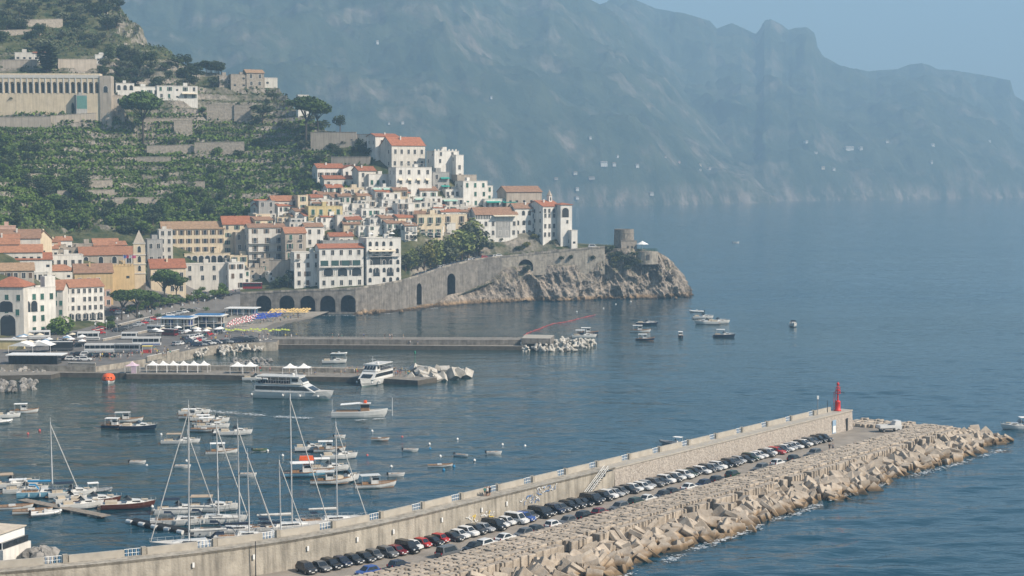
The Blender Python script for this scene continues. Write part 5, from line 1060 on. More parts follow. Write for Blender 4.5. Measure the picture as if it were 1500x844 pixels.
# --- small houses packed between the named ones
rg = random.Random(44)
for i in range(105):
    for tr_ in range(30):
        px = rg.uniform(384, 700); t = rg.random(); ytop = np.interp(px, [384, 450, 520, 600, 700], [318, 305, 290, 300, 322]); ybot = np.interp(px, [384, 430, 540, 560, 600, 640, 700], [345, 352, 352, 352, 356, 350, 342]); py = ytop + (ybot - ytop) * t
        break
    wpx = rg.uniform(16, 28); hp = rg.uniform(14, 24)
    wl = rg.choice(['white', 'white', 'white', 'offw', 'cream', 'offw']); rf = rg.choice([None, None, None, ('gx', 'red', py - hp - 4), ('gx', 'brown', py - hp - 4)])
    zone = 'left of the yellow palazzo' if px < 450 else 'around the yellow palazzo' if px < 520 else 'below the white mansion' if px < 610 else 'above the roadside trees'
    lb = 'small %s house with %s packed %s' % ({'white': 'white', 'offw': 'greyish white', 'cream': 'cream'}[wl], 'flat roof' if not rf else rf[1] + ' tiled roof', zone)
    house(px - wpx / 2, px + wpx / 2, py - hp, py, lb, wl, rf, 2, rg.choice([2, 3]), 'mix', rg.uniform(4, 28), 7, bal=.35)[0]['group'] = lb.replace('small ', 'small houses: ')
for i, (px, py, wpx, hp) in enumerate(((358, 418, 16, 22), (376, 410, 22, 18), (392, 398, 20, 20), (350, 400, 24, 26), (338, 398, 14, 20), (402, 412, 16, 14))):
    house(px - wpx / 2, px + wpx / 2, py - hp, py, ('white', 'beige', 'grey', 'cream', 'pale', 'low white')[i] + ' house on the stepped lane beside the apartment block', ('white', 'beige', 'stone', 'cream', 'offw', 'white')[i], None, 2, 2, 'mix', 12, 7)
for i in range(16):
    px = rg.uniform(60, 235); py = np.interp(px, [60, 120, 200, 235], [372, 366, 372, 384]) + rg.uniform(-4, 8); wpx = rg.uniform(18, 30); hp = rg.uniform(10, 16)
    house(px - wpx / 2, px + wpx / 2, py - hp, py, 'low old house crowded below the crag behind the church', rg.choice(['offw', 'white', 'beige', 'cream']), rg.choice([None, ('gx', 'orange', py - hp - 5), ('gx', 'brown', py - hp - 5)]), 1, 3, 'small', rg.uniform(2, 18), 7)[0]['group'] = 'old houses below the crag'
# ================================================================ TREES AND GROUND COVER
def ht(px, py): return hit(px, py)
def tpx(px, yb, yt, kind, label, wide=1.0, leaf=None, group=None, name=None, cat='tree', D=None):
    p = ht(px, yb) if D is None else P(px, yb, D); return tree(p, (yb - yt) / ppm(p.y), kind, label, name, group, wide, leaf, cat)
tpx(210, 208, 134, 'pine', 'tall umbrella pine standing alone among the upper terraces', .92)
tpx(448, 208, 141, 'pine', 'broad umbrella pine at the edge of the hill above the town', 1.05)
tpx(466, 196, 150, 'pine', 'smaller pine growing into the broad hilltop pine', 1.0)
tpx(498, 192, 168, 'round', 'round tree on the ridge right of the hilltop pine', 1.1)
tpx(398, 148, 130, 'round', 'dark tree under the hilltop farmhouse', 1.2); tpx(385, 178, 150, 'round', 'broad dark tree beside the drain pipe wall', 1.5)
tpx(70, 104, 62, 'cypress', 'dense dark conifer above the cemetery arcade', 3.2); tpx(18, 160, 136, 'round', 'round tree in front of the cemetery base wall', 1.1); tpx(152, 162, 138, 'round', 'dark tree beside the cemetery pavilion', 1.1); tpx(107, 170, 150, 'cypress', 'thin cypress beside the lift shaft', 1.0)
for (px, yb, yt, wd, lb) in ((178, 470, 424, 1.1, 'leftmost umbrella pine on the harbour promenade'), (200, 468, 423, 1.1, 'second umbrella pine on the harbour promenade'), (222, 462, 426, 1.0, 'third umbrella pine on the harbour promenade'), (241, 446, 394, .95, 'tall umbrella pine in front of the parish hall'), (258, 444, 404, 1.0, 'umbrella pine beside the pale cream block')): tpx(px, yb, yt, 'pine', lb, wd)
tpx(90, 506, 462, 'round', 'large leafy oleander tree on the waterfront square', 1.25, L_green); tpx(163, 492, 472, 'bush', 'rounded hedge bush beside the parked vans', 1.6, L_dark); tpx(188, 491, 470, 'bush', 'wide hedge bush behind the white van', 1.5, L_green)
tpx(296, 430, 418, 'round', 'small tree on the promenade below the cream block', 1.2, L_green); tpx(325, 430, 414, 'round', 'green tree beside the promenade steps', 1.1, L_green)
tpx(422, 422, 393, 'round', 'dark ivy clad tree left of the seafront house', .75, L_dark); tpx(410, 420, 402, 'bush', 'dark shrub under the apartment block', 1.2, L_dark)
L_lite = leafmat('pale_leaves', (.32, .35, .11), (.13, .16, .055)); G1 = 'tall trees beside the coast road'; rg = random.Random(3)
for i, (px, yb, yt) in enumerate(((594, 404, 366), (603, 404, 360), (612, 403, 358), (621, 402, 356), (630, 401, 350), (640, 400, 346), (650, 397, 345), (659, 394, 342), (668, 391, 338), (677, 389, 332), (686, 386, 322), (694, 384, 316), (702, 382, 330), (640, 385, 352), (664, 380, 340), (610, 394, 362), (683, 376, 330), (698, 374, 336))):
    tpx(px, yb - 6, yt + 2, 'tall' if i % 3 else 'round', 'yellowing tall tree in the row beside the coast road' if i in (3, 4, 8) else 'tall green tree in the row beside the coast road', 1.2, (L_yel if i in (3, 4, 8) else L_lite if i % 2 else L_olive), G1)
rg = random.Random(21)
def wood(n, xs, ys, hs, kinds, label, group, leafs, wide=(1.0, 1.4), name=None, cat='tree'):
    k = 0; tries = 0
    while k < n and tries < n * 20:
        tries += 1; px = rg.uniform(*xs); py = rg.uniform(ys[0], ys[1])
        p = hit(px, py)
        q = pj(*p)
        if abs(q[1] - py) > 4: continue
        p.z = float(ground_z(np.array([px]), np.array([p.y]))[0]) - .3
        tree(p, rg.uniform(*hs), rg.choice(kinds), label, name, group, rg.uniform(*wide), rg.choice(leafs), cat); k += 1
wood(75, (150, 328), (78, 128), (5, 8.5), ['round'], 'dark evergreen tree in the grove along the ridge', 'evergreen grove along the ridge', [L_oak, L_oak, L_olive, L_dark])
wood(60, (-5, 175), (2, 76), (5, 9), ['round', 'round', 'bush'], 'evergreen tree scattered over the high slope', 'trees on the high slope', [L_oak, L_olive, L_dark, L_olive])
wood(34, (20, 135), (262, 338), (6, 11), ['round', 'tall'], 'tree in the thick wood on the lower left slope', 'wood on the lower left slope', [L_green, L_green, L_oak])
wood(24, (-5, 60), (205, 270), (5, 9), ['round'], 'leafy tree on the left vineyard terraces', 'trees on the left terraces', [L_green, L_oak])
wood(24, (225, 350), (255, 322), (5, 9), ['round', 'tall'], 'green tree above the long cream hotel', 'trees above the long cream hotel', [L_green, L_green, L_oak])
wood(20, (150, 240), (300, 345), (4, 8), ['round', 'bush'], 'tree below the crag behind the bell tower', 'trees below the crag', [L_oak, L_green])
wood(26, (250, 460), (150, 280), (3.5, 6), ['round', 'bush'], 'small tree on the middle terraces', 'small trees on the middle terraces', [L_oak, L_olive, L_green])
wood(16, (478, 548), (206, 232), (3, 5.5), ['round', 'bush'], 'garden tree between the walls below the ridge', 'garden trees left of the convent', [L_oak, L_dark])
wood(18, (430, 560), (180, 215), (3, 6), ['round', 'bush'], 'scrubby tree along the ridge behind the pine', 'scrub along the ridge', [L_oak, L_olive], (1.2, 1.8))
wood(14, (380, 470), (235, 285), (4, 7), ['round', 'tall'], 'tree at the upper left edge of the town', 'trees at the left edge of the town', [L_oak, L_green])
wood(12, (565, 612), (328, 352), (3, 5), ['round', 'bush'], 'garden tree among the middle houses', 'garden trees in the town', [L_oak, L_dark])
wood(14, (700, 850), (348, 368), (2, 4), ['bush'], 'shrub on the rock below the monastery church', 'shrubs below the church', [L_oak, L_olive, L_yel], name='shrub', cat='shrub')
for i, (px, py, D, hgt) in enumerate(((893, 366, 892, 5.5), (897, 374, 890, 4.5), (903, 380, 889, 4), (915, 378, 888, 4.5), (922, 386, 888, 4), (930, 380, 890, 4), (886, 368, 890, 5), (908, 372, 890, 4), (938, 384, 890, 3), (918, 392, 888, 3), (899, 388, 888, 3), (926, 373, 890, 4))):
    tree(P(px, py, D) - Vector((0, 0, hgt * .4)), hgt, 'bush', 'shrub clinging to the headland below the watchtower', 'shrub', 'shrubs on the headland', 1.3, rg.choice([L_oak, L_olive, L_yel, L_dark]), 'shrub')
for i, (px, py, D) in enumerate(((823, 378, 880), (838, 376, 881), (868, 377, 884))): tree(P(px, py, D) - Vector((0, 0, 1.2)), 2.6, 'bush', ('first', 'second', 'third')[i] + ' dark caper bush hanging from the cliff road wall', 'shrub', None, 1.0, L_dark, 'shrub')
tree(P(773, 396, 873) - Vector((0, 0, 1)), 4, 'bush', 'green bush growing out of the road wall vault', 'shrub', None, 1.3, L_olive, 'shrub')
# --- vines, lemon groves and scrub: nobody could count these
def cover(name, n, seed, leaf, label, size, fn, lift=(.2, 1.0)):
    rng = np.random.default_rng(seed); px = rng.uniform(-30, 720, n); D = rng.uniform(760, 1120, n); zb = terrain_z(px, D)
    X = (px - 750) * D / FPX; keep = rng.uniform(0, 1, n) < fn(px, D, zb, X)
    px, D = px[keep], D[keep]; z = ground_z(px, D); fw = CA * D - SA * (z - CAM_H)
    c = np.stack([(px - 750) * fw / FPX, D, z + rng.uniform(*lift, len(px))], -1)
    v, f = leafcloud(c, rng.uniform(*size, len(c)), up=.8, rng=rng); o = put(name, npmesh(name, v, f, [leaf])); tag(o, label, 'vegetation', None, 'stuff')
def slopearea(px, zb): return sstep(36, 46, zb) * (1 - sstep(440, 560, px) * (1 - sstep(80, 90, zb)))
cover('vine_foliage', 260000, 1, L_green, 'vines and lemon groves covering the terraced slope', (.45, .95), lambda px, D, z, X: slopearea(px, z) * (1 - sstep(92, 104, z)) * (.2 + .95 * sstep(.34, .50, fbm(X / 26, D / 13, 4, 77))) * (1 - .55 * sstep(240, 330, px) * sstep(60, 75, z)), (.1, 1.7))
cover('scrub_foliage', 60000, 2, L_oak, 'dark scrub spread over the hillside', (.4, .85), lambda px, D, z, X: slopearea(px, z) * (.12 + .9 * sstep(.46, .62, fbm(X / 18, D / 15, 4, 91))), (.1, 1.2))
cover('dry_grass', 40000, 3, leafmat('dry_grass', (.24, .20, .10), (.10, .085, .04)), 'dry yellow grass between the terraces', (.25, .5), lambda px, D, z, X: slopearea(px, z) * sstep(.48, .62, fbm(X / 14, D / 12, 4, 55)), (.0, .4))
# ================================================================ WATERFRONT: square, beach, piers
pave = mat('square_paving', (0.17, 0.16, 0.15), rough=.95, var=.15, scale=.2); quaym = mat('quay_concrete', (0.28, 0.255, 0.22), rough=.95, var=.16, scale=.4, streak=.3)
sandm = mat('grey_sand', (0.30, 0.27, 0.225), rough=1, var=.12, scale=.3); wetsand = mat('tide_concrete', (0.12, 0.105, 0.085), rough=.7, var=.2, scale=.6)
def slab(name, pts, z, depth, m, kind='structure', side=None):
    w = [W(x, y, z) for x, y in pts]; mb = MB(); n = len(w); vs = [(p.x, p.y, z) for p in w] + [(p.x, p.y, z - depth) for p in w]
    mb.add(vs, [tuple(range(n))], 0); mb.add(vs, [(k, n + k, n + (k + 1) % n, (k + 1) % n) for k in range(n)], 1); o = mb.build(name, [m, side or m]); o.data.validate()
    # keep the top facing up
    import bmesh
    bm = bmesh.new(); bm.from_mesh(o.data); bmesh.ops.recalc_face_normals(bm, faces=bm.faces); bm.to_mesh(o.data); bm.free()
    return tag(o, kind=kind)
slab('harbour_square', [(-160, 533), (20, 534), (85, 536), (140, 537), (213, 526), (262, 516), (300, 508), (340, 503), (405, 501), (412, 494), (370, 486), (330, 482), (318, 466), (345, 452), (352, 440), (330, 428), (260, 432), (160, 450), (80, 476), (-160, 486)], 3.2, 5, pave, side=masonry2)
slab('lower_quay', [(-120, 552), (75, 549), (88, 546), (187, 547), (250, 547), (250, 538), (140, 536), (-120, 534)], 1.4, 4, quaym, side=wetsand)
p1 = empty('ferry_pier', W(350, 550, 1.5), 0, 'long concrete ferry pier with white tents and railings', 'pier')
def pier_slab(par, name, pts, z, dep, m, side):
    o = slab(name, pts, z, dep, m, None, side); bpy.context.view_layer.update(); o.parent = par; o.matrix_parent_inverse = Matrix.Translation(-Vector(par.location)); 
    if 'kind' in o: del o['kind']
    return o
pier_slab(p1, 'deck', [(185, 548), (300, 549), (400, 551), (529, 553), (612, 557.5), (640, 553), (610, 544), (500, 541), (300, 539), (185, 538)], 1.5, 4, quaym, wetsand)
pier_slab(p1, 'back_wall', [(212, 535), (300, 536), (560, 541), (560, 539.5), (300, 534.5), (212, 533.5)], 2.9, 2.5, masonry2, masonry2)
def railing(par, a, b_, n, h=1.1, m=None):
    mb = MB()
    for k in range(n + 1): q = a.lerp(b_, k / n); mb.tube(q, q + Vector((0, 0, h)), .05, n=4)
    for zz in (.55, h): mb.tube(a + Vector((0, 0, zz)), b_ + Vector((0, 0, zz)), .045, n=4)
    o = mb.build('railing', m or darksteel); o.parent = par; o.matrix_parent_inverse = Matrix.Translation(-Vector(par.location))
railing(p1, W(400, 540, 1.5), W(600, 544, 1.5), 40, m=rail_grey); railing(p1, W(212, 534, 2.9), W(400, 537, 2.9), 30, m=rail_grey)
p2 = empty('inner_mole', W(590, 508, 1.5), 0, 'narrow inner mole with raised walkway and dark railing', 'pier')
pier_slab(p2, 'quay', [(404, 505), (700, 507), (768, 507.5), (775, 503), (700, 501), (404, 499)], 1.5, 4, quaym, wetsand)
pier_slab(p2, 'raised_walkway', [(398, 496.8), (700, 498), (806, 498), (812, 494), (700, 494), (398, 493)], 3.4, 5, quaym, masonry)
pier_slab(p2, 'end_block', [(764, 495.5), (806, 496), (812, 491), (770, 490)], 4.4, 2, concrete_top, masonry)
railing(p2, W(400, 494, 3.4), W(762, 495, 3.4), 70)
# beach
bw = [(482, 458), (470, 463), (452, 468), (432, 473), (414, 479), (400, 487), (398, 498)]; bi = [(482, 456.5), (462, 456.5), (430, 456.5), (390, 457), (350, 458), (322, 470), (330, 492)]
mb = MB(); a = [W(x, y, -.25) for x, y in bw]; m1 = [W(x, y, .5).lerp(W(x2, y2, 1.2), .22) for (x, y), (x2, y2) in zip(bw, bi)]; b_ = [W(x, y, 1.9) for x, y in bi]
vs = a + m1 + b_; n = len(a); mb.add(vs, [(k, k + 1, n + k + 1, n + k) for k in range(n - 1)], 1); mb.add(vs, [(n + k, n + k + 1, 2 * n + k + 1, 2 * n + k) for k in range(n - 1)], 0)
o = mb.build('beach', [sandm, mat('wet_sand', (.17, .15, .125), rough=.6, var=.1)]); tag(o, kind='structure')
# parasols
def umb_mesh(c1, c2=None):
    mb = MB(); n = 8; r = 1.0
    for k in range(n):
        t0, t1 = 2 * PI * k / n, 2 * PI * (k + 1) / n; mb.add([(r * math.cos(t0), r * math.sin(t0), 1.75), (r * math.cos(t1), r * math.sin(t1), 1.75), (0, 0, 2.35)], [(0, 1, 2)], k % 2 if c2 else 0)
    return mb.mesh('canopy', [c1, c2] if c2 else [c1])
ub = mat('parasol_blue', (.035, .075, .34), rough=.8, rnd=.2); uy = mat('parasol_yellow', (.72, .50, .20), rough=.8, rnd=.15); ur = mat('parasol_red', (.50, .05, .05), rough=.8, rnd=.15); ug = mat('parasol_lime', (.45, .52, .10), rough=.8, rnd=.15)
UM = dict(blue=umb_mesh(ub), yellow=umb_mesh(uy), red=umb_mesh(ur, canvas), lime=umb_mesh(ug)); upole = MB().tube((0, 0, 0), (0, 0, 2.3), .035, n=4).mesh('pole', [whitepaint])
def parasol(px, py, z, c):
    e = empty('beach_parasol', W(px, py, z), random.uniform(0, 1), {'blue': 'blue beach parasol in the rows below the sea wall', 'yellow': 'yellow beach parasol in front of the wall arches', 'red': 'red and white striped beach parasol beside the bathing pavilion', 'lime': 'lime green parasol along the promenade railing'}[c], 'parasol', c + ' beach parasols')
    put('canopy', UM[c], e); put('pole', upole, e)
rg = random.Random(9)
for r in range(5):
    for k in range(11): parasol(378 + k * 4.1 - r * 3.2 + rg.uniform(-1.4, 1.4), 466.5 + r * 2.1 - k * .55 + rg.uniform(-.7, .7), 1.3, 'blue')
for r in range(4):
    for k in range(13): parasol(399 + k * 4.6 - r * 2.0 + rg.uniform(-.8, .8), 459.5 + r * 1.5 + (-.1) * k + rg.uniform(-.6, .6), 1.4, 'yellow')
for r in range(4):
    for k in range(8): parasol(341 + k * 5.0 - r * 2.5 + rg.uniform(-.6, .6), 475 + r * 3.0 - k * 1.15 + rg.uniform(-.8, .8), 1.7, 'red')
for k in range(22): parasol(326 + k * 4.6 + rg.uniform(-1, 1), 490 + rg.uniform(-1.2, 1.6), 2.2, 'lime')
# promenade climbing from the square to the coast road, laid over the slope
_pp = np.arange(140, 354, 4.0); _pd = np.linspace(0, 1, 22); _A = np.interp(_pp, [140, 200, 260, 300, 354], [690, 722, 752, 762, 772]); _B = np.interp(_pp, [140, 200, 260, 300, 354], [745, 775, 806, 818, 812])
_Dg = _A[:, None] + (_B - _A)[:, None] * _pd[None]; _Pg = np.broadcast_to(_pp[:, None], _Dg.shape); _zg = np.maximum(ground_z(_Pg, _Dg), terrain_z(_Pg, _Dg)) + .35; _f = CA * _Dg - SA * (_zg - CAM_H)
tag(put('promenade', npmesh('promenade', np.stack([(_Pg - 750) * _f / FPX, _Dg, _zg], -1).reshape(-1, 3), gridfaces(len(_pp), 22)[:, ::-1], [pave])), kind='structure')
# bathing pavilion: open white frame on two levels
def pavilion(px, py, wpx, D0, label, levels=2, blue=True, rz=R(-6)):
    p = W(px, py, 2.2); w = wpx / ppm(p.y); e = empty('bathing_pavilion', p, rz, label, 'pavilion'); dp = 9; lv = 3.0
    for L in range(levels):
        MB().box(-w / 2, w / 2, 0, dp, L * lv - .1, L * lv + .1).build('floor', mat('pale_decking', (.5, .48, .44), rough=.9), e)
        n = max(4, int(w / 2.6))
        for k in range(n + 1): MB().box(-w / 2 + w * k / n - .11, -w / 2 + w * k / n + .11, 0, .22, L * lv + .1, (L + 1) * lv - .1).build('post', whitepaint, e)
        MB().box(-w / 2, w / 2, 4.5, 4.7, L * lv + .1, (L + 1) * lv - .1).build('cabin_wall', mat('cabin_blue', (.12, .28, .42), rough=.7, var=.1) if L == 0 else WALLS['white'], e)
        for k in range(n): MB().box(-w / 2 + w * k / n + .5, -w / 2 + w * (k + 1) / n - .5, 4.42, 4.5, L * lv + .1, L * lv + 2.1).build('cabin_door', [shb, ub, whitepaint][k % 3], e)
        MB().box(-w / 2, w / 2, .02, .1, L * lv + .9, L * lv + 1.0).build('handrail', whitepaint, e)
    MB().box(-w / 2 - .5, w / 2 + .5, -.6, dp, levels * lv - .1, levels * lv + .15).build('roof', whitepaint, e)
    if blue: MB().box(-w / 2 + 1, w / 2 - 1, 2, dp - .5, levels * lv + .16, levels * lv + .5).build('blue_awning', mat('blue_tarpaulin', (.06, .20, .42), rough=.8, var=.15), e)
pavilion(255, 489, 50, 0, 'white two storey bathing pavilion with blue roof beside the parked cars'); pavilion(302, 485, 46, 0, 'second white bathing pavilion nearer the striped parasols')
pavilion(352, 462, 44, 0, 'low white beach restaurant under the arched sea wall', 1, False); pavilion(322, 455, 30, 0, 'small shaded kiosk behind the beach restaurant', 1, False)
# shop arcade canopy at the promenade
for i, (px, py, wpx) in enumerate(((300, 437, 26), (322, 433, 22), (283, 441, 18))):
    p = W(px, py, 5); w = wpx / ppm(p.y); e = empty('market_canopy', p, R(8), ('long', 'pale', 'short')[i] + ' white canopy over the promenade cafe below the cream block', 'canopy'); MB().add([(-w / 2, 0, 3.4), (w / 2, 0, 3.4), (w / 2, -4, 2.6), (-w / 2, -4, 2.6)], [(0, 3, 2, 1)]).build('cloth', canvas, e)
    for k in range(5): MB().tube((-w / 2 + w * k / 4, -3.9, -1), (-w / 2 + w * k / 4, -3.9, 2.6), .07, n=5).build('post', whitepaint, e)
# pier tents
def tent(px, py, z, w, m, label, group=None):
    e = empty('gazebo', W(px, py, z), R(-4), label, 'gazebo', group)
    MB().add([(-w / 2, -w / 2, 2.3), (w / 2, -w / 2, 2.3), (w / 2, w / 2, 2.3), (-w / 2, w / 2, 2.3), (0, 0, 3.7), (-w * .22, -w * .22, 2.75), (w * .22, -w * .22, 2.75), (w * .22, w * .22, 2.75), (-w * .22, w * .22, 2.75)], [(0, 1, 6, 5), (1, 2, 7, 6), (2, 3, 8, 7), (3, 0, 5, 8), (5, 6, 4), (6, 7, 4), (7, 8, 4), (8, 5, 4)]).build('canopy', m, e)
    for x in (-1, 1):
        for y in (-1, 1): MB().tube((x * w * .47, y * w * .47, 0), (x * w * .47, y * w * .47, 2.3), .06, n=4).build('leg', whitepaint, e)
    return e
for px in (224, 239, 254, 269, 284, 299): tent(px, 545, 1.5, 3.4, canvas, 'white peaked gazebo in the row of six on the ferry pier', 'row of six white gazebos')
for px in (348, 367): tent(px, 546.5, 1.5, 4.2, canvas, 'white peaked gazebo in the middle pair on the ferry pier', 'middle pair of gazebos')
for px in (425, 445): tent(px, 549, 1.5, 4.3, canvas, 'white peaked gazebo in the outer pair near the docked ferry', 'outer pair of gazebos')
e = tent(194, 546, 1.5, 4.0, mat('lilac_canvas', (.68, .52, .60), rough=.8), 'lilac ticket gazebo at the root of the ferry pier'); MB().box(.2, 1.9, -1.9, -1.85, 0, 2.3).build('side_panel', mat('lilac_canvas', (.68, .52, .60)), e)
# rocks: boulders, tetrapods, end blocks
rockm = mat('quay_boulder', (.33, .31, .285), rough=.95, col2=(.12, .115, .105), scale=.7, rnd=.3, bump=.5); tetm = mat('tetrapod_concrete', (.56, .53, .48), rough=.95, col2=(.36, .33, .28), scale=.8, rnd=.12)
def boulder_mesh(k):
    rr = random.Random(k); mb = MB().lathe([(.55, -.6), (.95, -.25), (1, .15), (.7, .6), (.3, .8)], 8); mb.v = [(x * rr.uniform(.7, 1.15), y * rr.uniform(.7, 1.15), z * rr.uniform(.7, 1.15)) for x, y, z in mb.v]; return mb.mesh('boulder', [rockm])
RB = [boulder_mesh(k) for k in range(5)]
def tetra_mesh():
    mb = MB(); dirs = [Vector((0, 0, 1)), Vector((.943, 0, -.333)), Vector((-.471, .816, -.333)), Vector((-.471, -.816, -.333))]
    for d in dirs: mb.tube(d * -.1, d * 1.25, .52, .36, 8)
    return mb.mesh('tetrapod', [tetm])
TET = tetra_mesh(); CUBE = MB(); CUBE.box(-1.5, 1.5, -1.5, 1.5, -1.4, 1.4, tx=.93, ty=.93); CUBE = CUBE.mesh('cube_block', [tetm])
rg = random.Random(12)
def heap(n, poly, z, name, meshes, sc, label, group, cat, zt=None):
    k = 0
    while k < n:
        u, v = rg.random(), rg.random(); (ax, ay), (bx, by), (cx, cy_), (dx, dy) = poly
        px = (ax * (1 - u) + bx * u) * (1 - v) + (dx * (1 - u) + cx * u) * v; py = (ay * (1 - u) + by * u) * (1 - v) + (dy * (1 - u) + cy_ * u) * v
        hz_ = z[0] + (z[1] - z[0]) * (1 - abs(2 * v - 1)) + rg.uniform(-.3, .3)
        o = put(name, rg.choice(meshes), None, W(px, py, 0) + Vector((0, 0, hz_)), rot=(rg.uniform(0, 6), rg.uniform(0, 6), rg.uniform(0, 6)), scale=rg.uniform(*sc)); tag(o, label, cat, group); k += 1
heap(70, [(-10, 553), (62, 552), (72, 546), (-10, 541)], (.3, 1.6), 'boulder', RB, (.7, 1.5), 'pale boulder heaped against the left quay', 'boulders against the left quay', 'boulder')
heap(50, [(-10, 578), (62, 570), (50, 560), (-10, 560)], (.1, 1.2), 'boulder', RB, (.6, 1.4), 'dark boulder in the half sunken spit at the left', 'half sunken dark boulders', 'boulder')
heap(55, [(318, 523), (398, 513), (412, 504), (330, 512)], (.8, 2.2), 'tetrapod', [TET], (1.0, 1.35), 'white tetrapod piled along the promenade', 'tetrapods along the promenade', 'tetrapod')
heap(14, [(264, 527), (306, 525), (300, 517), (268, 519)], (.8, 2.4), 'tetrapod', [TET], (1.0, 1.4), 'tetrapod in the small heap behind the gazebos', 'small tetrapod heap behind the gazebos', 'tetrapod')
heap(34, [(326, 541), (404, 539), (398, 528), (345, 529)], (.1, .9), 'boulder', RB, (.7, 1.5), 'dark boulder in the low mound behind the ferry pier', 'boulders behind the ferry pier', 'boulder')
heap(70, [(764, 515), (850, 515), (874, 506), (770, 502)], (.5, 2.8), 'tetrapod', [TET], (1.1, 1.5), 'white tetrapod around the end of the inner mole', 'tetrapods at the inner mole end', 'tetrapod')
heap(26, [(598, 559), (672, 559), (688, 552), (612, 547)], (.5, 2.4), 'cube_block', [CUBE], (.8, 1.15), 'big pale cube block at the end of the ferry pier', 'cube blocks at the ferry pier end', 'concrete block')
# green pier beacon, swimming line
e = empty('pier_beacon', W(608, 545, 1.5), 0, 'thin green beacon post at the end of the ferry pier', 'beacon'); grn = mat('beacon_green', (.03, .22, .14), rough=.6); MB().tube((0, 0, 0), (0, 0, 6.5), .09, .07, 6).build('post', grn, e); MB().lathe([(.3, 5.9), (.3, 6.6), (.05, 6.9)], 8).build('lantern', grn, e); MB().lathe([(.9, 0), (.7, 1.2), (.2, 1.5)], 8).build('base', grn, e)
e = empty('buoy_line', W(820, 476, 0), 0, 'red floating swim boundary line curving across the bay', 'buoy line'); redf = mat('buoy_red', (.55, .12, .11), rough=.6); pth = [(768, 491), (778, 486), (790, 482), (802, 477), (812, 474), (826, 472), (838, 469.5), (852, 466), (864, 463), (873, 461.5)]; pw = [W(x, y, .12) for x, y in pth]
mb = MB(); bb = MB()
for a, b_ in zip(pw, pw[1:]):
    mb.tube(a, b_, .1, n=5); L = (b_ - a).length; nn = int(L / 1.6)
    for k in range(nn): q = a.lerp(b_, k / nn) + Vector((math.sin(k) * .3, math.cos(k * 2.3) * .3, 0)); bb.box(q.x - .32, q.x + .32, q.y - .2, q.y + .2, .0, .3)
for nm, q in (('rope', mb), ('floats', bb)): o = q.build(nm, redf); o.parent = e; o.matrix_parent_inverse = Matrix.Translation(-Vector(e.location))
# waiting hall with glass front at the left of the square
e = empty('bus_shelter', W(48, 534, 3.2), R(-2), 'long dark glazed waiting hall with white flat roof', 'shelter'); w = 72 / ppm(e.location.y)
MB().box(-w / 2, w / 2, .3, 5, 0, 3.0).build('glazed_wall', glass, e); MB().box(-w / 2 - .6, w / 2 + 1.8, -1.2, 6, 3.0, 3.25).build('roof', whitepaint, e)
for k in range(9): MB().box(-w / 2 + w * k / 8 - .08, -w / 2 + w * k / 8 + .08, .1, .3, 0, 3).build('post', darksteel, e)
for i, (px, py, w, hh, m, lb) in enumerate(((12, 512, 40, 6, 'yellow', 'yellow kiosk wall with white marquee left of the square'),)):
    p = W(px, py, 3.2); e = empty('kiosk', p, R(-4), lb, 'kiosk'); ww = w / ppm(p.y); MB().box(-ww / 2, ww / 2, 0, 5, -1, 3.2).build('wall', WALLS[m], e); MB().box(-ww / 2, ww / 2 + .4, -.3, 5.2, 3.2, 3.4).build('roof', trim, e)
for i, (px, py, w) in enumerate(((30, 518, 9), (58, 517, 8))):
    e = empty('marquee', W(px, py, 3.2), R(-5), ('left', 'right')[i] + ' white pitched marquee behind the waiting hall', 'marquee'); MB().prism_y([(-w / 2, 2.5), (w / 2, 2.5), (0, 4)], 0, 6).build('canopy', canvas, e)
    for x in (-1, 1):
        for y in (.1, 5.9): MB().tube((x * w * .48, y, 0), (x * w * .48, y, 2.6), .06, n=4).build('leg', whitepaint, e)
# the club building cut by the left edge of the frame, with its rocks
e = empty('quay_cafe', W(8, 812, 1.0), R(-18), 'white quayside cafe with glazed veranda at the lower left edge', 'cafe'); 
MB().box(-14, 3, -5, 3, -2, 1.9).build('wall', WALLS['white'], e); MB().box(-14, 2.7, -4.7, 2.7, 1.9, 3.0).build('glazed_veranda', glass, e); MB().box(-14, 2.2, -4.9, 2.4, 3.0, 4.5).build('awning_wall', canvas, e); MB().box(-14, 2.5, -5.1, 2.6, 4.5, 4.65).build('roof', mat('cream_roof', (.62, .53, .42), rough=.9), e)
for k in range(8): MB().box(-13.5 + k * 2.3, -13.4 + k * 2.3, -4.8, -4.7, 1.9, 3.0).build('mullion', whitepaint, e)
heap(26, [(-6, 834), (84, 828), (70, 812), (20, 816)], (.4, 1.3), 'boulder', RB, (.8, 1.6), 'large dark boulder piled beside the quayside cafe', 'boulders beside the quayside cafe', 'boulder')

# clutter of the square: planters, kerb walls, street lamps, cafe parasols
rg = random.Random(18)
for i, (x0, y0, x1, y1) in enumerate(((120, 492, 205, 470), (205, 470, 300, 450), (300, 447, 350, 436), (150, 500, 240, 482), (215, 526, 262, 515.5), (100, 535, 140, 536))):
    a = W(x0, y0, 3.2); b_ = W(x1, y1, 3.2); z = 3.2; L = (b_ - a).length; e = empty('kerb_wall', a, math.atan2(b_.y - a.y, b_.x - a.x), ('low pale wall', 'long low promenade wall', 'short ramp wall', 'kerb wall', 'quay parapet', 'short quay parapet')[i] + (' left of the promenade pines', ' behind the bathing pavilion', ' below the coast road', ' between the coaches and the vans', ' above the gazebos', ' above the orange lifeboat')[i], 'wall'); e['kind'] = 'thing'
    MB().box(0, L, -.2, .2, -1, .8).build('masonry', masonry2, e); MB().box(0, L, -.28, .28, .8, .92).build('coping', trim, e)
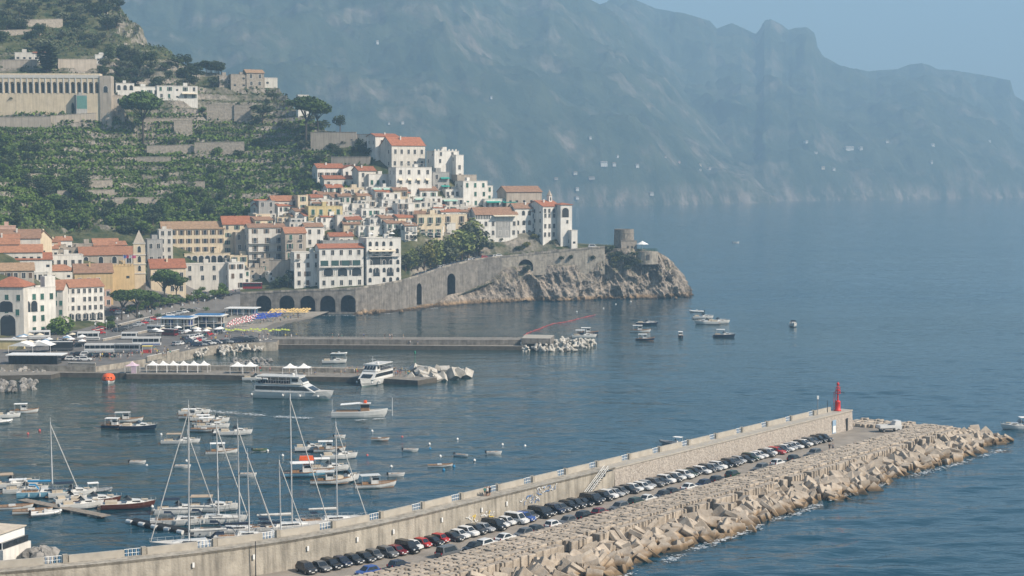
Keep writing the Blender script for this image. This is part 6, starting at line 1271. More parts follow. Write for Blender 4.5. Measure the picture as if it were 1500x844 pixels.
for i in range(22):
    px = rg.uniform(120, 330); py = np.interp(px, [120, 200, 330], [486, 466, 441]) + rg.uniform(-8, 10)
    tree(W(px, py, 3.2), rg.uniform(1.6, 3.6), 'bush', 'clipped shrub in a planter along the promenade', 'shrub', 'planter shrubs along the promenade', 1.2, rg.choice([L_green, L_oak, L_dark]), 'shrub')
cafe = MB().lathe([(1.7, 2.2), (.05, 2.9)], 6).mesh('canopy', [canvas])
for i in range(46):
    if i < 20: px = rg.uniform(20, 128); py = rg.uniform(498, 512)
    elif i < 34: px = rg.uniform(262, 342); py = np.interp(px, [262, 342], [446, 434]) + rg.uniform(-2, 3)
    else: px = rg.uniform(225, 330); py = rg.uniform(488, 494)
    e = empty('cafe_parasol', W(px, py, 3.3), rg.uniform(0, 1), 'white cafe parasol ' + ('among the stalls of the square' if i < 20 else 'on the terrace under the cream block' if i < 34 else 'in front of the bathing pavilions'), 'parasol', 'white cafe parasols, ' + ('square' if i < 20 else 'terrace' if i < 34 else 'pavilions')); put('canopy', cafe, e, over={0: rg.choice([canvas, canvas, awnw, mat('parasol_faded_blue', (.2, .32, .45), rough=.8)])}); put('pole', upole, e)
for i in range(12):
    px = 140 + i * 16; lamp_post(W(px, np.interp(px, [140, 200, 330], [496, 480, 452]), 3.2), 6.0, 'street lamp along the promenade, %s from the left' % ('first second third fourth fifth sixth seventh eighth ninth tenth eleventh twelfth'.split()[i]))
# ================================================================ CARS, BUSES, TRUCK
def paint(name, c, rough=.25): return mat('paint_' + name, c, rough=rough, var=.03, spec=.6, scale=.5)
PAINT = dict(black=paint('black', (.012, .013, .015)), dark=paint('anthracite', (.03, .034, .04)), navy=paint('navy', (.015, .025, .055)), grey=paint('grey', (.11, .115, .12)), silver=paint('silver', (.33, .345, .36)), white=paint('white', (.66, .66, .65)), red=paint('red', (.42, .018, .015)), maroon=paint('maroon', (.15, .012, .018)), blue=paint('blue', (.03, .08, .28)), green=paint('darkgreen', (.02, .045, .03)), beige=paint('beige', (.40, .36, .29)))
carglass = mat('car_glass', (.02, .025, .03), rough=.06, var=.1, spec=.7); tyre = mat('tyre_rubber', (.015, .015, .016), rough=.9); rimm = mat('alloy_rim', (.38, .39, .40), rough=.35, metal=.7); lampw = mat('headlamp_glass', (.62, .64, .66), rough=.15, spec=.7); lampr = mat('tail_lamp', (.35, .012, .012), rough=.25); plate = mat('number_plate', (.7, .7, .66), rough=.5); plastic = mat('black_plastic', (.02, .02, .02), rough=.7)
def car_proto(L, Wd, Hh, bonnet, wind, rear, belt=.58, tail=.1, gc=.2):
    """bonnet: length share of the nose before the windscreen; wind, rear: slope lengths; tail: boot share"""
    hw_ = Wd / 2; x0 = -L / 2; x1 = L / 2; zb = Hh * belt; mb = MB()
    # lower shell, seven sections with rounded nose and tail
    secs = [(x0, .42, .78, .86), (x0 + .12 * L * .5, .30, 1.0, .97), (x0 + .25 * L, .24, 1.0, 1.0), (0, .24, 1.0, 1.0), (x1 - bonnet * L, .24, 1.0, 1.0), (x1 - .08 * L, .28, .90, .95), (x1, .36, .66, .82)]
    rings = []
    for x, zl, zk, wk in secs:
        z1 = zl + (zb - zl) * zk; a = hw_ * wk; rings.append([(x, -a * .93, zl), (x, -a, zl + (z1 - zl) * .45), (x, -a * .95, z1), (x, a * .95, z1), (x, a, zl + (z1 - zl) * .45), (x, a * .93, zl)])
    vs = [p for r in rings for p in r]; n = 6; fs = [(j * n + k, j * n + (k + 1) % n, (j + 1) * n + (k + 1) % n, (j + 1) * n + k) for j in range(len(rings) - 1) for k in range(n)] + [tuple(range(n - 1, -1, -1)), tuple((len(rings) - 1) * n + k for k in range(n))]
    mb.add(vs, fs)
    # roof and pillars
    xb1 = x1 - bonnet * L; xb0 = x0 + tail * L * .6; xt1 = xb1 - wind; xt0 = xb0 + rear; wb = hw_ * .93; wt = hw_ * .76; r = .05
    mb.add([(xb0, -wb, zb - .02), (xb1, -wb, zb - .02), (xb1, wb, zb - .02), (xb0, wb, zb - .02), (xt0, -wt, Hh - .03), (xt1, -wt, Hh - .03), (xt1, wt, Hh - .03), (xt0, wt, Hh - .03), (xt0 + .15, -wt * .8, Hh + .02), (xt1 - .2, -wt * .8, Hh + .02), (xt1 - .2, wt * .8, Hh + .02), (xt0 + .15, wt * .8, Hh + .02)],
           [(0, 1, 5, 4), (1, 2, 6, 5), (2, 3, 7, 6), (3, 0, 4, 7), (4, 5, 9, 8), (5, 6, 10, 9), (6, 7, 11, 10), (7, 4, 8, 11), (8, 9, 10, 11)])
    parts = [('body', mb.mesh('body', [PAINT['black']], False), (0, 0, 0))]
    def pane(q, name, off):
        c = [Vector(p) for p in q]; ctr = sum(c, Vector()) / 4; c = [ctr + (p - ctr) * .86 + Vector(off) for p in c]; return (name, MB().add(c, [(0, 1, 2, 3)]).mesh(name, [carglass]), (0, 0, 0))
    parts.append(pane([(xb1, -wb, zb), (xb1, wb, zb), (xt1, wt, Hh - .03), (xt1, -wt, Hh - .03)], 'windscreen', (.02, 0, .015))); parts.append(pane([(xb0, wb, zb), (xb0, -wb, zb), (xt0, -wt, Hh - .03), (xt0, wt, Hh - .03)], 'rear_window', (-.02, 0, .015)))
    for s in (-1, 1):
        q = [(xb0 + .12, s * wb, zb), (xb1 - .12, s * wb, zb), (xt1, s * wt, Hh - .05), (xt0, s * wt, Hh - .05)]; q = q if s < 0 else q[::-1]; parts.append(pane(q, 'side_window', (0, s * .02, .01)))
    wr = .31 if Hh < 1.6 else .35
    wm_ = MB(); wm_.v = []
    for (a, b_, m_) in ((wr, .21, 0), (wr * .62, .22, 1)): wm_.tube((0, -b_ / 2, 0), (0, b_ / 2, 0), a, n=12, mi=m_)
    wme = wm_.mesh('wheel', [tyre, rimm])
    for x in (x0 + L * .19, x1 - L * .2):
        for s in (-1, 1): parts.append(('wheel', wme, (x, s * (hw_ - .1), wr)))
    hl_ = MB().box(-.06, .06, -.17, .17, -.09, .09).mesh('headlight', [lampw]); tl_ = MB().box(-.05, .05, -.12, .12, -.16, .16).mesh('tail_light', [lampr]); pl_ = MB().box(-.02, .02, -.26, .26, -.06, .06).mesh('number_plate', [plate]); bp_ = MB().box(-.05, .05, -hw_ * .78, hw_ * .78, -.1, .1).mesh('bumper', [plastic])
    for s in (-1, 1): parts.append(('headlight', hl_, (x1 - .05, s * hw_ * .6, .52 * Hh * .82))); parts.append(('tail_light', tl_, (x0 + .03, s * hw_ * .72, .5 * Hh)))
    parts.append(('number_plate', pl_, (x1 + .01, 0, .42))); parts.append(('bumper', bp_, (x1 - .03, 0, .30)))
    return parts
CP = dict(city=car_proto(3.6, 1.62, 1.5, .20, .62, .30), hatch=car_proto(4.05, 1.75, 1.47, .24, .75, .45), sedan=car_proto(4.5, 1.8, 1.45, .25, .85, .75, tail=.22), suv=car_proto(4.35, 1.84, 1.66, .24, .65, .35, .60), estate=car_proto(4.6, 1.8, 1.52, .24, .8, .35), van=car_proto(4.9, 1.95, 1.98, .17, .75, .15, .52), mini=car_proto(3.4, 1.6, 1.52, .2, .55, .2))
def car(kind, col, loc, rz, label, group=None, name=None, cat='car'):
    e = empty(name or {'van': 'parked_van'}.get(kind, 'parked_car'), loc, rz, label, cat if kind != 'van' else 'van', group)
    for nm, me, l in CP[kind]: put(nm, me, e, l, over={0: PAINT[col]} if nm == 'body' and col != 'black' else None)
    return e
ROW = 'dark:suv grey:sedan black:estate navy:hatch dark:hatch dark:hatch grey:city grey:suv maroon:hatch black:van white:city red:mini black:hatch red:mini dark:sedan white:hatch white:suv dark:suv silver:hatch black:van white:hatch white:city white:van blue:suv grey:city black:van black:hatch navy:suv grey:estate black:suv dark:suv black:sedan black:van dark:suv black:suv white:suv silver:hatch grey:city dark:estate white:hatch white:estate silver:hatch grey:suv black:hatch white:suv dark:estate white:hatch white:suv green:hatch dark:city white:estate dark:suv silver:hatch white:suv black:hatch dark:suv grey:hatch silver:city dark:sedan green:suv white:hatch white:hatch grey:suv white:city red:estate dark:hatch white:hatch silver:city white:hatch black:suv white:hatch grey:suv dark:hatch black:suv dark:suv'.split()
cw = dict(dark='charcoal', grey='grey', maroon='dark red', black='black', white='white', red='red', silver='silver', blue='bright blue', navy='navy blue', green='dark green', beige='beige'); kw = dict(city='small city car', hatch='hatchback', sedan='saloon', suv='tall crossover', estate='estate car', van='people carrier van', mini='little city car')
N = len(ROW); seen = {}; rg = random.Random(2)
ordw = 'first second third fourth fifth sixth seventh eighth ninth tenth eleventh twelfth'.split()
for i, c in enumerate(ROW):
    col, kd = c.split(':'); s = 190.5 - i * (190.5 - 21.5) / (N - 1); key = (col, kd); seen[key] = seen.get(key, 0) + 1
    tot = sum(1 for q in ROW if q == c); lab = ('%s %s nosed out from the harbour wall' % (cw[col], kw[kd])) if tot == 1 else '%s of the %ss parked along the harbour wall, from the landward end' % (ordw[seen[key] - 1], cw[col] + ' ' + kw[kd])
    L = {'van': 4.9, 'estate': 4.6, 'sedan': 4.5, 'suv': 4.35, 'hatch': 4.05, 'city': 3.6, 'mini': 3.4}[kd]
    car(kd, col, mole(s + rg.uniform(-.12, .12), .9 + L / 2 + rg.uniform(-.1, .35), DECK), mrot(s) + rg.uniform(-.05, .05), lab, 'cars nosed out from the harbour wall')
ROW2 = [(548, 838, 'blue', 'hatch'), (597, 829, 'navy', 'hatch'), (652, 809, 'grey', 'van'), (690, 800, 'black', 'sedan'), (716, 796, 'white', 'estate'), (740, 787, 'white', 'sedan'), (765, 780, 'grey', 'hatch'), (789, 775, 'dark', 'hatch'), (815, 769, 'white', 'city'), (836, 763, 'grey', 'hatch'), (859, 756, 'black', 'suv'), (882, 750, 'maroon', 'hatch'), (916, 743, 'grey', 'estate'), (945, 736, 'green', 'estate'), (965, 732, 'white', 'sedan'), (984, 726, 'dark', 'hatch'), (1002, 722, 'dark', 'hatch'), (1026, 715, 'white', 'sedan'), (1046, 710, 'navy', 'hatch'), (1068, 704, 'dark', 'hatch'), (1087, 697, 'green', 'suv'), (1126, 686, 'grey', 'estate'), (1154, 679, 'white', 'hatch'), (1174, 672, 'dark', 'hatch'), (1202, 664, 'grey', 'estate')]
for i, (px, py, col, kd) in enumerate(ROW2):
    s = mole_s(px, py, 3.2); car(kd, col, mole(s, 11.2 + rg.uniform(-.15, .15), DECK), mrot(s) + (PI / 2 if i % 3 else -PI / 2) + rg.uniform(-.04, .04), '%s %s parked lengthwise by the block crest, %s from the landward end' % (cw[col], kw[kd], (ordw + ['thirteenth', 'fourteenth', 'fifteenth', 'sixteenth', 'seventeenth', 'eighteenth', 'nineteenth', 'twentieth', 'twenty-first', 'twenty-second', 'twenty-third', 'twenty-fourth', 'twenty-fifth'])[i]), 'cars parked lengthwise beside the block crest')
# flatbed truck on the breakwater head
s, t = -1.5, 14.8; tk = empty('flatbed_truck', W(1302, 632.5, DECK), mrot(0) + R(52), 'small white flatbed truck on the breakwater head', 'truck', None, 1.18)
MB().box(1.0, 2.5, -.95, .95, .5, 1.35).build('cab_body', PAINT['white'], tk); MB().box(1.0, 2.4, -.93, .93, 1.35, 2.3, tx=.86, ty=.9).build('cab_roof', PAINT['white'], tk); MB().add([(2.42, -.8, 1.4), (2.42, .8, 1.4), (2.26, .75, 2.05), (2.26, -.75, 2.05)], [(0, 1, 2, 3)]).build('windscreen', carglass, tk)
MB().box(-2.4, .95, -1.0, 1.0, .7, .9).build('flatbed', PAINT['grey'], tk); MB().box(-2.44, -2.36, -1, 1, .9, 1.5).build('tailboard', PAINT['white'], tk); MB().box(.85, .98, -1, 1, .9, 1.9).build('headboard', PAINT['white'], tk)
for sx in (-1, 1): MB().box(-2.4, .85, sx * .97 - .03, sx * .97 + .03, .9, 1.5).build('drop_side', PAINT['white'], tk)
wme = [p[1] for p in CP['van'] if p[0] == 'wheel'][0]
for x in (-1.5, 1.7):
    for sy in (-1, 1): put('wheel', wme, tk, (x, sy * .85, .36))
# buses on the square
def bus(px, py, L, rz, col, stripe, label, z=3.2, name='coach', cat='bus', Hb=3.2):
    e = empty(name, W(px, py, z), rz, label, cat); hw_ = 1.25
    MB().box(-L / 2, L / 2, -hw_, hw_, .35, Hb, tx=.99, ty=.95).build('body', PAINT[col], e); MB().box(-L / 2 + .1, L / 2 - .1, -hw_ * .9, hw_ * .9, Hb, Hb + .12).build('roof_unit', PAINT['white'], e)
    for s in (-1, 1):
        n = max(2, int(L / 1.7))
        for k in range(n): MB().box(-L / 2 + .3 + (L - .6) * k / n, -L / 2 + .3 + (L - .6) * (k + .9) / n, s * hw_ - .03, s * hw_ + .03, Hb * .52, Hb * .86).build('side_window', carglass, e)
        MB().box(-L / 2 + .05, L / 2 - .05, s * (hw_ + .012) - .02, s * (hw_ + .012) + .02, .6, Hb * .30).build('stripe', PAINT[stripe], e)
    for sx in (-1, 1): MB().box(sx * L / 2 - .03, sx * L / 2 + .03, -hw_ * .88, hw_ * .88, Hb * .42, Hb * .88).build('windscreen' if sx > 0 else 'rear_window', carglass, e)
    for x in (-L * .3, L * .32):
        for s in (-1, 1): put('wheel', wme, e, (x, s * 1.1, .42), scale=1.25)
    return e
bus(148, 517, 11, R(4), 'white', 'silver', 'long white coach parked on the waterfront square'); bus(188, 517, 9, R(-3), 'silver', 'grey', 'grey service coach with open side behind the crowd'); bus(215, 507, 10, R(2), 'white', 'blue', 'white coach with blue lower half near the kiosks'); bus(90, 514, 8, R(6), 'dark', 'grey', 'dark minibus behind the waiting hall'); bus(130, 499, 8, R(5), 'white', 'dark', 'white minibus in the second row of the square'); bus(58, 497, 8, R(14), 'white', 'silver', 'white bus half hidden by the oleander tree'); bus(190, 497, 5.8, R(4), 'white', 'white', 'tall white delivery van on the square', name='delivery_van', cat='van', Hb=2.6); bus(228, 487, 6.5, R(-20), 'white', 'grey', 'white camper van beside the bathing pavilion', name='camper_van', cat='van', Hb=2.8); bus(249, 492, 6, R(-25), 'maroon', 'maroon', 'dark red minibus beside the bathing pavilion', name='minibus', Hb=2.6); bus(370, 424, 9, R(4), 'maroon', 'red', 'red bus on the coast road above the arches', z=11.2)
e = empty('fruit_stall', W(216, 517, 3.2), R(2), 'yellow and red sales stall on the square', 'stall'); MB().box(-1.4, 1.4, -.8, .8, 0, 1.1).build('counter', mat('stall_red', (.5, .06, .05), rough=.7), e); MB().box(-1.7, 1.7, -1.2, 1.0, 2.3, 2.5).build('awning', mat('stall_yellow', (.72, .56, .08), rough=.7), e)
for x in (-1.5, 1.5): MB().tube((x, -1, 0), (x, -1, 2.3), .05, n=4).build('post', whitepaint, e)
G2 = 'cars parked on the waterfront square'; cols = ['dark', 'black', 'white', 'silver', 'grey', 'navy', 'white', 'black', 'red']; rg = random.Random(31); kk = 0
for (xa, ya, xb, yb, n, ang) in ((268, 499, 330, 487, 9, 1.2), (255, 507, 300, 499, 7, 1.2), (284, 508, 372, 497, 13, .2), (105, 522, 165, 523, 7, .1), (112, 508, 128, 507, 2, .3), (100, 494, 150, 489, 6, .3), (140, 486, 172, 478, 5, .6), (262, 490, 300, 484, 6, 1.3), (300, 505, 375, 500.5, 10, .1), (168, 487, 214, 474, 7, .5), (214, 472, 290, 454, 10, .45), (205, 463, 290, 447, 9, .5), (60, 527, 130, 529, 7, .05), (70, 505, 100, 503, 4, .2), (236, 483, 262, 477, 4, 1.2)):
    for k in range(n):
        u = (k + .5) / n; col = rg.choice(cols); kd = rg.choice(['hatch', 'suv', 'city', 'estate', 'sedan']); p = W(xa + (xb - xa) * u, ya + (yb - ya) * u, 3.22); kk += 1
        car(kd, col, p, ang + rg.uniform(-.1, .1), '%s car parked among the others on the waterfront square' % cw[col], G2 + ', ' + cw[col])
G3 = 'cars queueing on the coast road'
for k in range(24):
    px = 604 + k * 5.4; a = wall_at(px); b_ = wall_at(px + 3); col = rg.choice(cols[:-1]) if k != 19 else 'red'
    car(rg.choice(['hatch', 'suv', 'city']), col, a + Vector((1.0, 3.6, .3)), math.atan2(b_.y - a.y, b_.x - a.x), ('red car' if col == 'red' else cw[col] + ' car') + ' in the queue on the coast road above the wall', G3 + ', ' + cw[col])
def drape(px, py):
    p = hit(px, py); p.z = max(p.z, 3.2) + .42; return p
for k in range(26):
    px = 168 + k * 6.6; py = np.interp(px, [168, 230, 300, 340], [458, 444, 433, 429]) + (k % 2) * 5; col = rg.choice(cols)
    car(rg.choice(['hatch', 'suv', 'city', 'van']), col, drape(px, py), .55 + rg.uniform(-.1, .1), '%s vehicle on the sloping promenade road' % cw[col], 'vehicles on the promenade road, ' + cw[col])
for k in range(12):
    px = 190 + k * 12.5; tree(drape(px, np.interp(px, [190, 340], [463, 437])), 4.5 + (k % 3), 'round', 'street tree in the row along the sloping promenade', 'street_tree', 'street trees along the promenade', 1.1, L_green)
car('van', 'white', wall_at(866) + Vector((1, 3.6, .3)), 0, 'white van on the coast road near the watchtower')
# ================================================================ BOATS
gel = mat('white_gelcoat', (.66, .655, .63), rough=.25, var=.04, spec=.5, scale=.3); deckw = mat('boat_deck', (.60, .57, .52), rough=.6, var=.08, scale=1.5); teak = mat('teak', (.34, .20, .11), rough=.6, var=.15, scale=2); varn = mat('varnished_wood', (.12, .04, .025), rough=.3, var=.15, scale=1.5); navyh = mat('navy_hull', (.02, .04, .075), rough=.25); lblue = mat('light_blue_hull', (.20, .42, .55), rough=.35); bluec = mat('blue_canvas', (.03, .22, .42), rough=.8, var=.08); navyc = mat('navy_canvas', (.018, .03, .055), rough=.85); tan_c = mat('tan_canvas', (.46, .36, .26), rough=.85); blackp = mat('outboard_black', (.02, .02, .022), rough=.4); alum = mat('mast_aluminium', (.55, .56, .56), rough=.4, var=.05); rubber = mat('grey_rubber', (.24, .25, .26), rough=.7); orange = mat('lifeboat_orange', (.80, .13, .03), rough=.5); sail = mat('furled_sailcloth', (.62, .61, .58), rough=.8); wglass = mat('boat_glass', (.02, .025, .03), rough=.08, spec=.7); seat = mat('cream_cushion', (.55, .47, .36), rough=.8); wood_open = mat('open_boat_wood', (.33, .24, .17), rough=.8, var=.15)
def hull(L, B, Fb, sheer=.25, stern=.8, full=.55, draft=.35, flare=.85, n=13):
    """closed hull, bow towards +x, waterline at z = 0; slots: topsides, deck, boot stripe"""
    mb = MB(); rings = []
    for j in range(n):
        t = j / (n - 1); x = -L / 2 + L * t
        w = B / 2 * (stern + (1 - stern) * min(1, t / .45)) if t < .45 else B / 2 * max(.015, (1 - ((t - .45) / .55) ** (2.2 + full)))
        z = Fb * (1 + sheer * max(0, (t - .35) / .65) ** 1.8) ; k = flare * (1 - .55 * max(0, (t - .6) / .4)); xr = x - max(0, (t - .7) / .3) * L * .06
        rings.append([(x, -w, z), (xr + (x - xr) * .6, -w * (k + (1 - k) * .55), z * .42), (xr, -w * k, .10), (xr, -w * k * .9, -.08), (xr - .02 * L * t, 0, -draft * (1 - .5 * t)), (xr, w * k * .9, -.08), (xr, w * k, .10), (xr + (x - xr) * .6, w * (k + (1 - k) * .55), z * .42), (x, w, z)])
    m = 9; vs = [p for r in rings for p in r]; f0 = []; f2 = []
    for j in range(n - 1):
        for k in range(m - 1): (f2 if k in (2, 5) else f0).append((j * m + k, (j + 1) * m + k, (j + 1) * m + k + 1, j * m + k + 1))
    mb.add(vs, f0 + [tuple(range(m))], 0); mb.add(vs, f2, 2)
    mb.add(vs, [(j * m, j * m + m - 1, (j + 1) * m + m - 1, (j + 1) * m) for j in range(n - 1)], 1)
    return mb, rings
def rim(mb, rings, h=.14, m=0):
    for s in (0, 8):
        for a, b_ in zip(rings, rings[1:]):
            p, q = Vector(a[s]), Vector(b_[s]); sg = -1 if s == 0 else 1; i_ = Vector((0, -sg * .09, 0)); u = Vector((0, 0, h)); o_ = Vector((0, sg * .03, 0))
            mb.add([p + o_, q + o_, q + u + o_, p + u + o_, p + i_, q + i_, q + i_ + u, p + i_ + u], [(0, 1, 2, 3), (3, 2, 6, 7), (5, 4, 7, 6)], m)
PB = {}
def part(lst, name, mb, mats, sub=None, smooth=False): lst.append((name, mb.mesh(name, mats if isinstance(mats, list) else [mats], smooth), sub)); return len(lst) - 1
def p_dinghy(L=3.6, c=None):
    ps = []; mb, r = hull(L, 1.5, .45, .3, .85); rim(mb, r, .12); part(ps, 'hull', mb, [c or gel, wood_open, gel])
    for x in (-.25, .12): part(ps, 'thwart', MB().box(x * L - .14, x * L + .14, -.62, .62, .5, .56), teak)
    part(ps, 'outboard', MB().box(-L / 2 - .35, -L / 2, -.15, .15, .2, .85), blackp); return ps
def p_rib(L=6.5, top=True):
    ps = []; mb, r = hull(L, 2.0, .35, .3, .85); part(ps, 'hull', mb, [gel, deckw, gel]); tb = MB()
    pts = [(-L / 2 - .2, .95, .48), (-L * .1, 1.05, .5), (L * .25, .85, .58), (L * .42, .45, .72), (L * .5, 0, .82)]
    for s in (-1, 1):
        for a, b_ in zip(pts, pts[1:]): tb.tube((a[0], s * a[1], a[2]), (b_[0], s * b_[1], b_[2]), .26, .24, 8)
    part(ps, 'inflatable_tube', tb, rubber if top else gel); part(ps, 'console', MB().box(-.5, .25, -.4, .4, .4, 1.25, tx=.8), gel); part(ps, 'windscreen', MB().box(.1, .16, -.38, .38, 1.25, 1.6), wglass); part(ps, 'seat', MB().box(-1.5, -.8, -.6, .6, .4, .85), seat); part(ps, 'outboard', MB().box(-L / 2 - .55, -L / 2 - .05, -.22, .22, .1, 1.2, tx=.7), blackp)
    if top:
        part(ps, 'bimini', MB().box(-1.6, .6, -.85, .85, 2.05, 2.13), canvas); mb = MB()
        for x in (-1.5, .5):
            for s in (-1, 1): mb.tube((x, s * .8, .6), (x, s * .8, 2.05), .03, n=4)
        part(ps, 'bimini_frame', mb, alum)
    return ps
def p_motor(L=8.5, hc=None, fly=False, top=None):
    ps = []; B = L * .32; F_ = .85 + L * .02; mb, r = hull(L, B, F_, .3, .9); part(ps, 'hull', mb, [hc or gel, deckw, navyh]); a = L * .12
    c = MB(); c.add([(-.05 * L, -B * .36, F_), (.34 * L, -B * .2, F_ + .1), (.34 * L, B * .2, F_ + .1), (-.05 * L, B * .36, F_), (0, -B * .3, F_ + .75), (.2 * L, -B * .2, F_ + .55), (.2 * L, B * .2, F_ + .55), (0, B * .3, F_ + .75)], [(0, 1, 5, 4), (1, 2, 6, 5), (2, 3, 7, 6), (3, 0, 4, 7), (4, 5, 6, 7)]); part(ps, 'cabin', c, gel)
    part(ps, 'windscreen', MB().add([(.07 * L, -B * .33, F_ + .65), (.07 * L, B * .33, F_ + .65), (-.01 * L, B * .31, F_ + 1.3), (-.01 * L, -B * .31, F_ + 1.3), (-.1 * L, -B * .38, F_ + .6), (-.1 * L, B * .38, F_ + .6)], [(0, 1, 2, 3), (4, 0, 3), (1, 5, 2)]), wglass)
    for s in (-1, 1): part(ps, 'cabin_window', MB().box(.05 * L, .22 * L, s * B * .275 - .02, s * B * .275 + .02, F_ + .22, F_ + .45), wglass)
    part(ps, 'cockpit_seat', MB().box(-.42 * L, -.2 * L, -B * .34, B * .34, F_, F_ + .45), seat); part(ps, 'swim_platform', MB().box(-.56 * L, -.49 * L, -B * .38, B * .38, .25, .35), teak); part(ps, 'foredeck_pad', MB().box(.24 * L, .36 * L, -B * .14, B * .14, F_ + .5, F_ + .6), seat)
    if top is not None:
        part(ps, 'bimini', MB().box(-.36 * L, .02 * L, -B * .38, B * .38, F_ + 1.75, F_ + 1.85), top); mb = MB()
        for x in (-.34 * L, 0):
            for s in (-1, 1): mb.tube((x, s * B * .36, F_), (x, s * B * .36, F_ + 1.75), .035, n=4)
        part(ps, 'bimini_frame', mb, alum)
    rl = MB(); prev = None
    for k in range(7):
        for s in (-1, 1):
            j = 8 + k * 4 // 6; q = Vector(r[min(12, j)][0 if s < 0 else 8]); q.y *= .92; rl.tube(q, q + Vector((0, 0, .55)), .025, n=4)
    part(ps, 'bow_rail', rl, alum); return ps
def p_gozzo(L=7.5, hc=None, top=canvas, deck=None):
    ps = []; B = L * .34; F_ = .75; mb, r = hull(L, B, F_, .55, .55, .2); rim(mb, r, .16, 2); part(ps, 'hull', mb, [hc or gel, deck or deckw, teak]); part(ps, 'wheelhouse', MB().box(-.12 * L, .06 * L, -B * .28, B * .28, F_, F_ + 1.5, tx=.92), gel); part(ps, 'wheelhouse_window', MB().box(-.09 * L, .062 * L + .03, -B * .285, B * .285, F_ + .85, F_ + 1.3, tx=.96), wglass)
    part(ps, 'canopy', MB().box(-.36 * L, .1 * L, -B * .4, B * .4, F_ + 1.75, F_ + 1.84), top); mb = MB()
    for x in (-.34 * L, -.12 * L, .08 * L):
        for s in (-1, 1): mb.tube((x, s * B * .38, F_), (x, s * B * .38, F_ + 1.75), .035, n=4)
    part(ps, 'canopy_post', mb, alum); part(ps, 'engine_box', MB().box(-.32 * L, -.18 * L, -.45, .45, F_, F_ + .45), teak); part(ps, 'bow_post', MB().tube((L * .49, 0, F_ * 1.4), (L * .5, 0, F_ * 1.4 + .6), .07, n=5), teak); return ps
def p_open(L=6.0, hc=None):
    ps = []; B = L * .33; F_ = .6; mb, r = hull(L, B, F_, .5, .6, .2); rim(mb, r, .16, 2); part(ps, 'hull', mb, [hc or gel, wood_open, teak])
    for x in (-.25, 0, .22): part(ps, 'thwart', MB().box(x * L - .15, x * L + .15, -B * .42, B * .42, F_ + .02, F_ + .1), teak)
    part(ps, 'engine_box', MB().box(-.12 * L, .05 * L, -.4, .4, F_, F_ + .4), gel); return ps
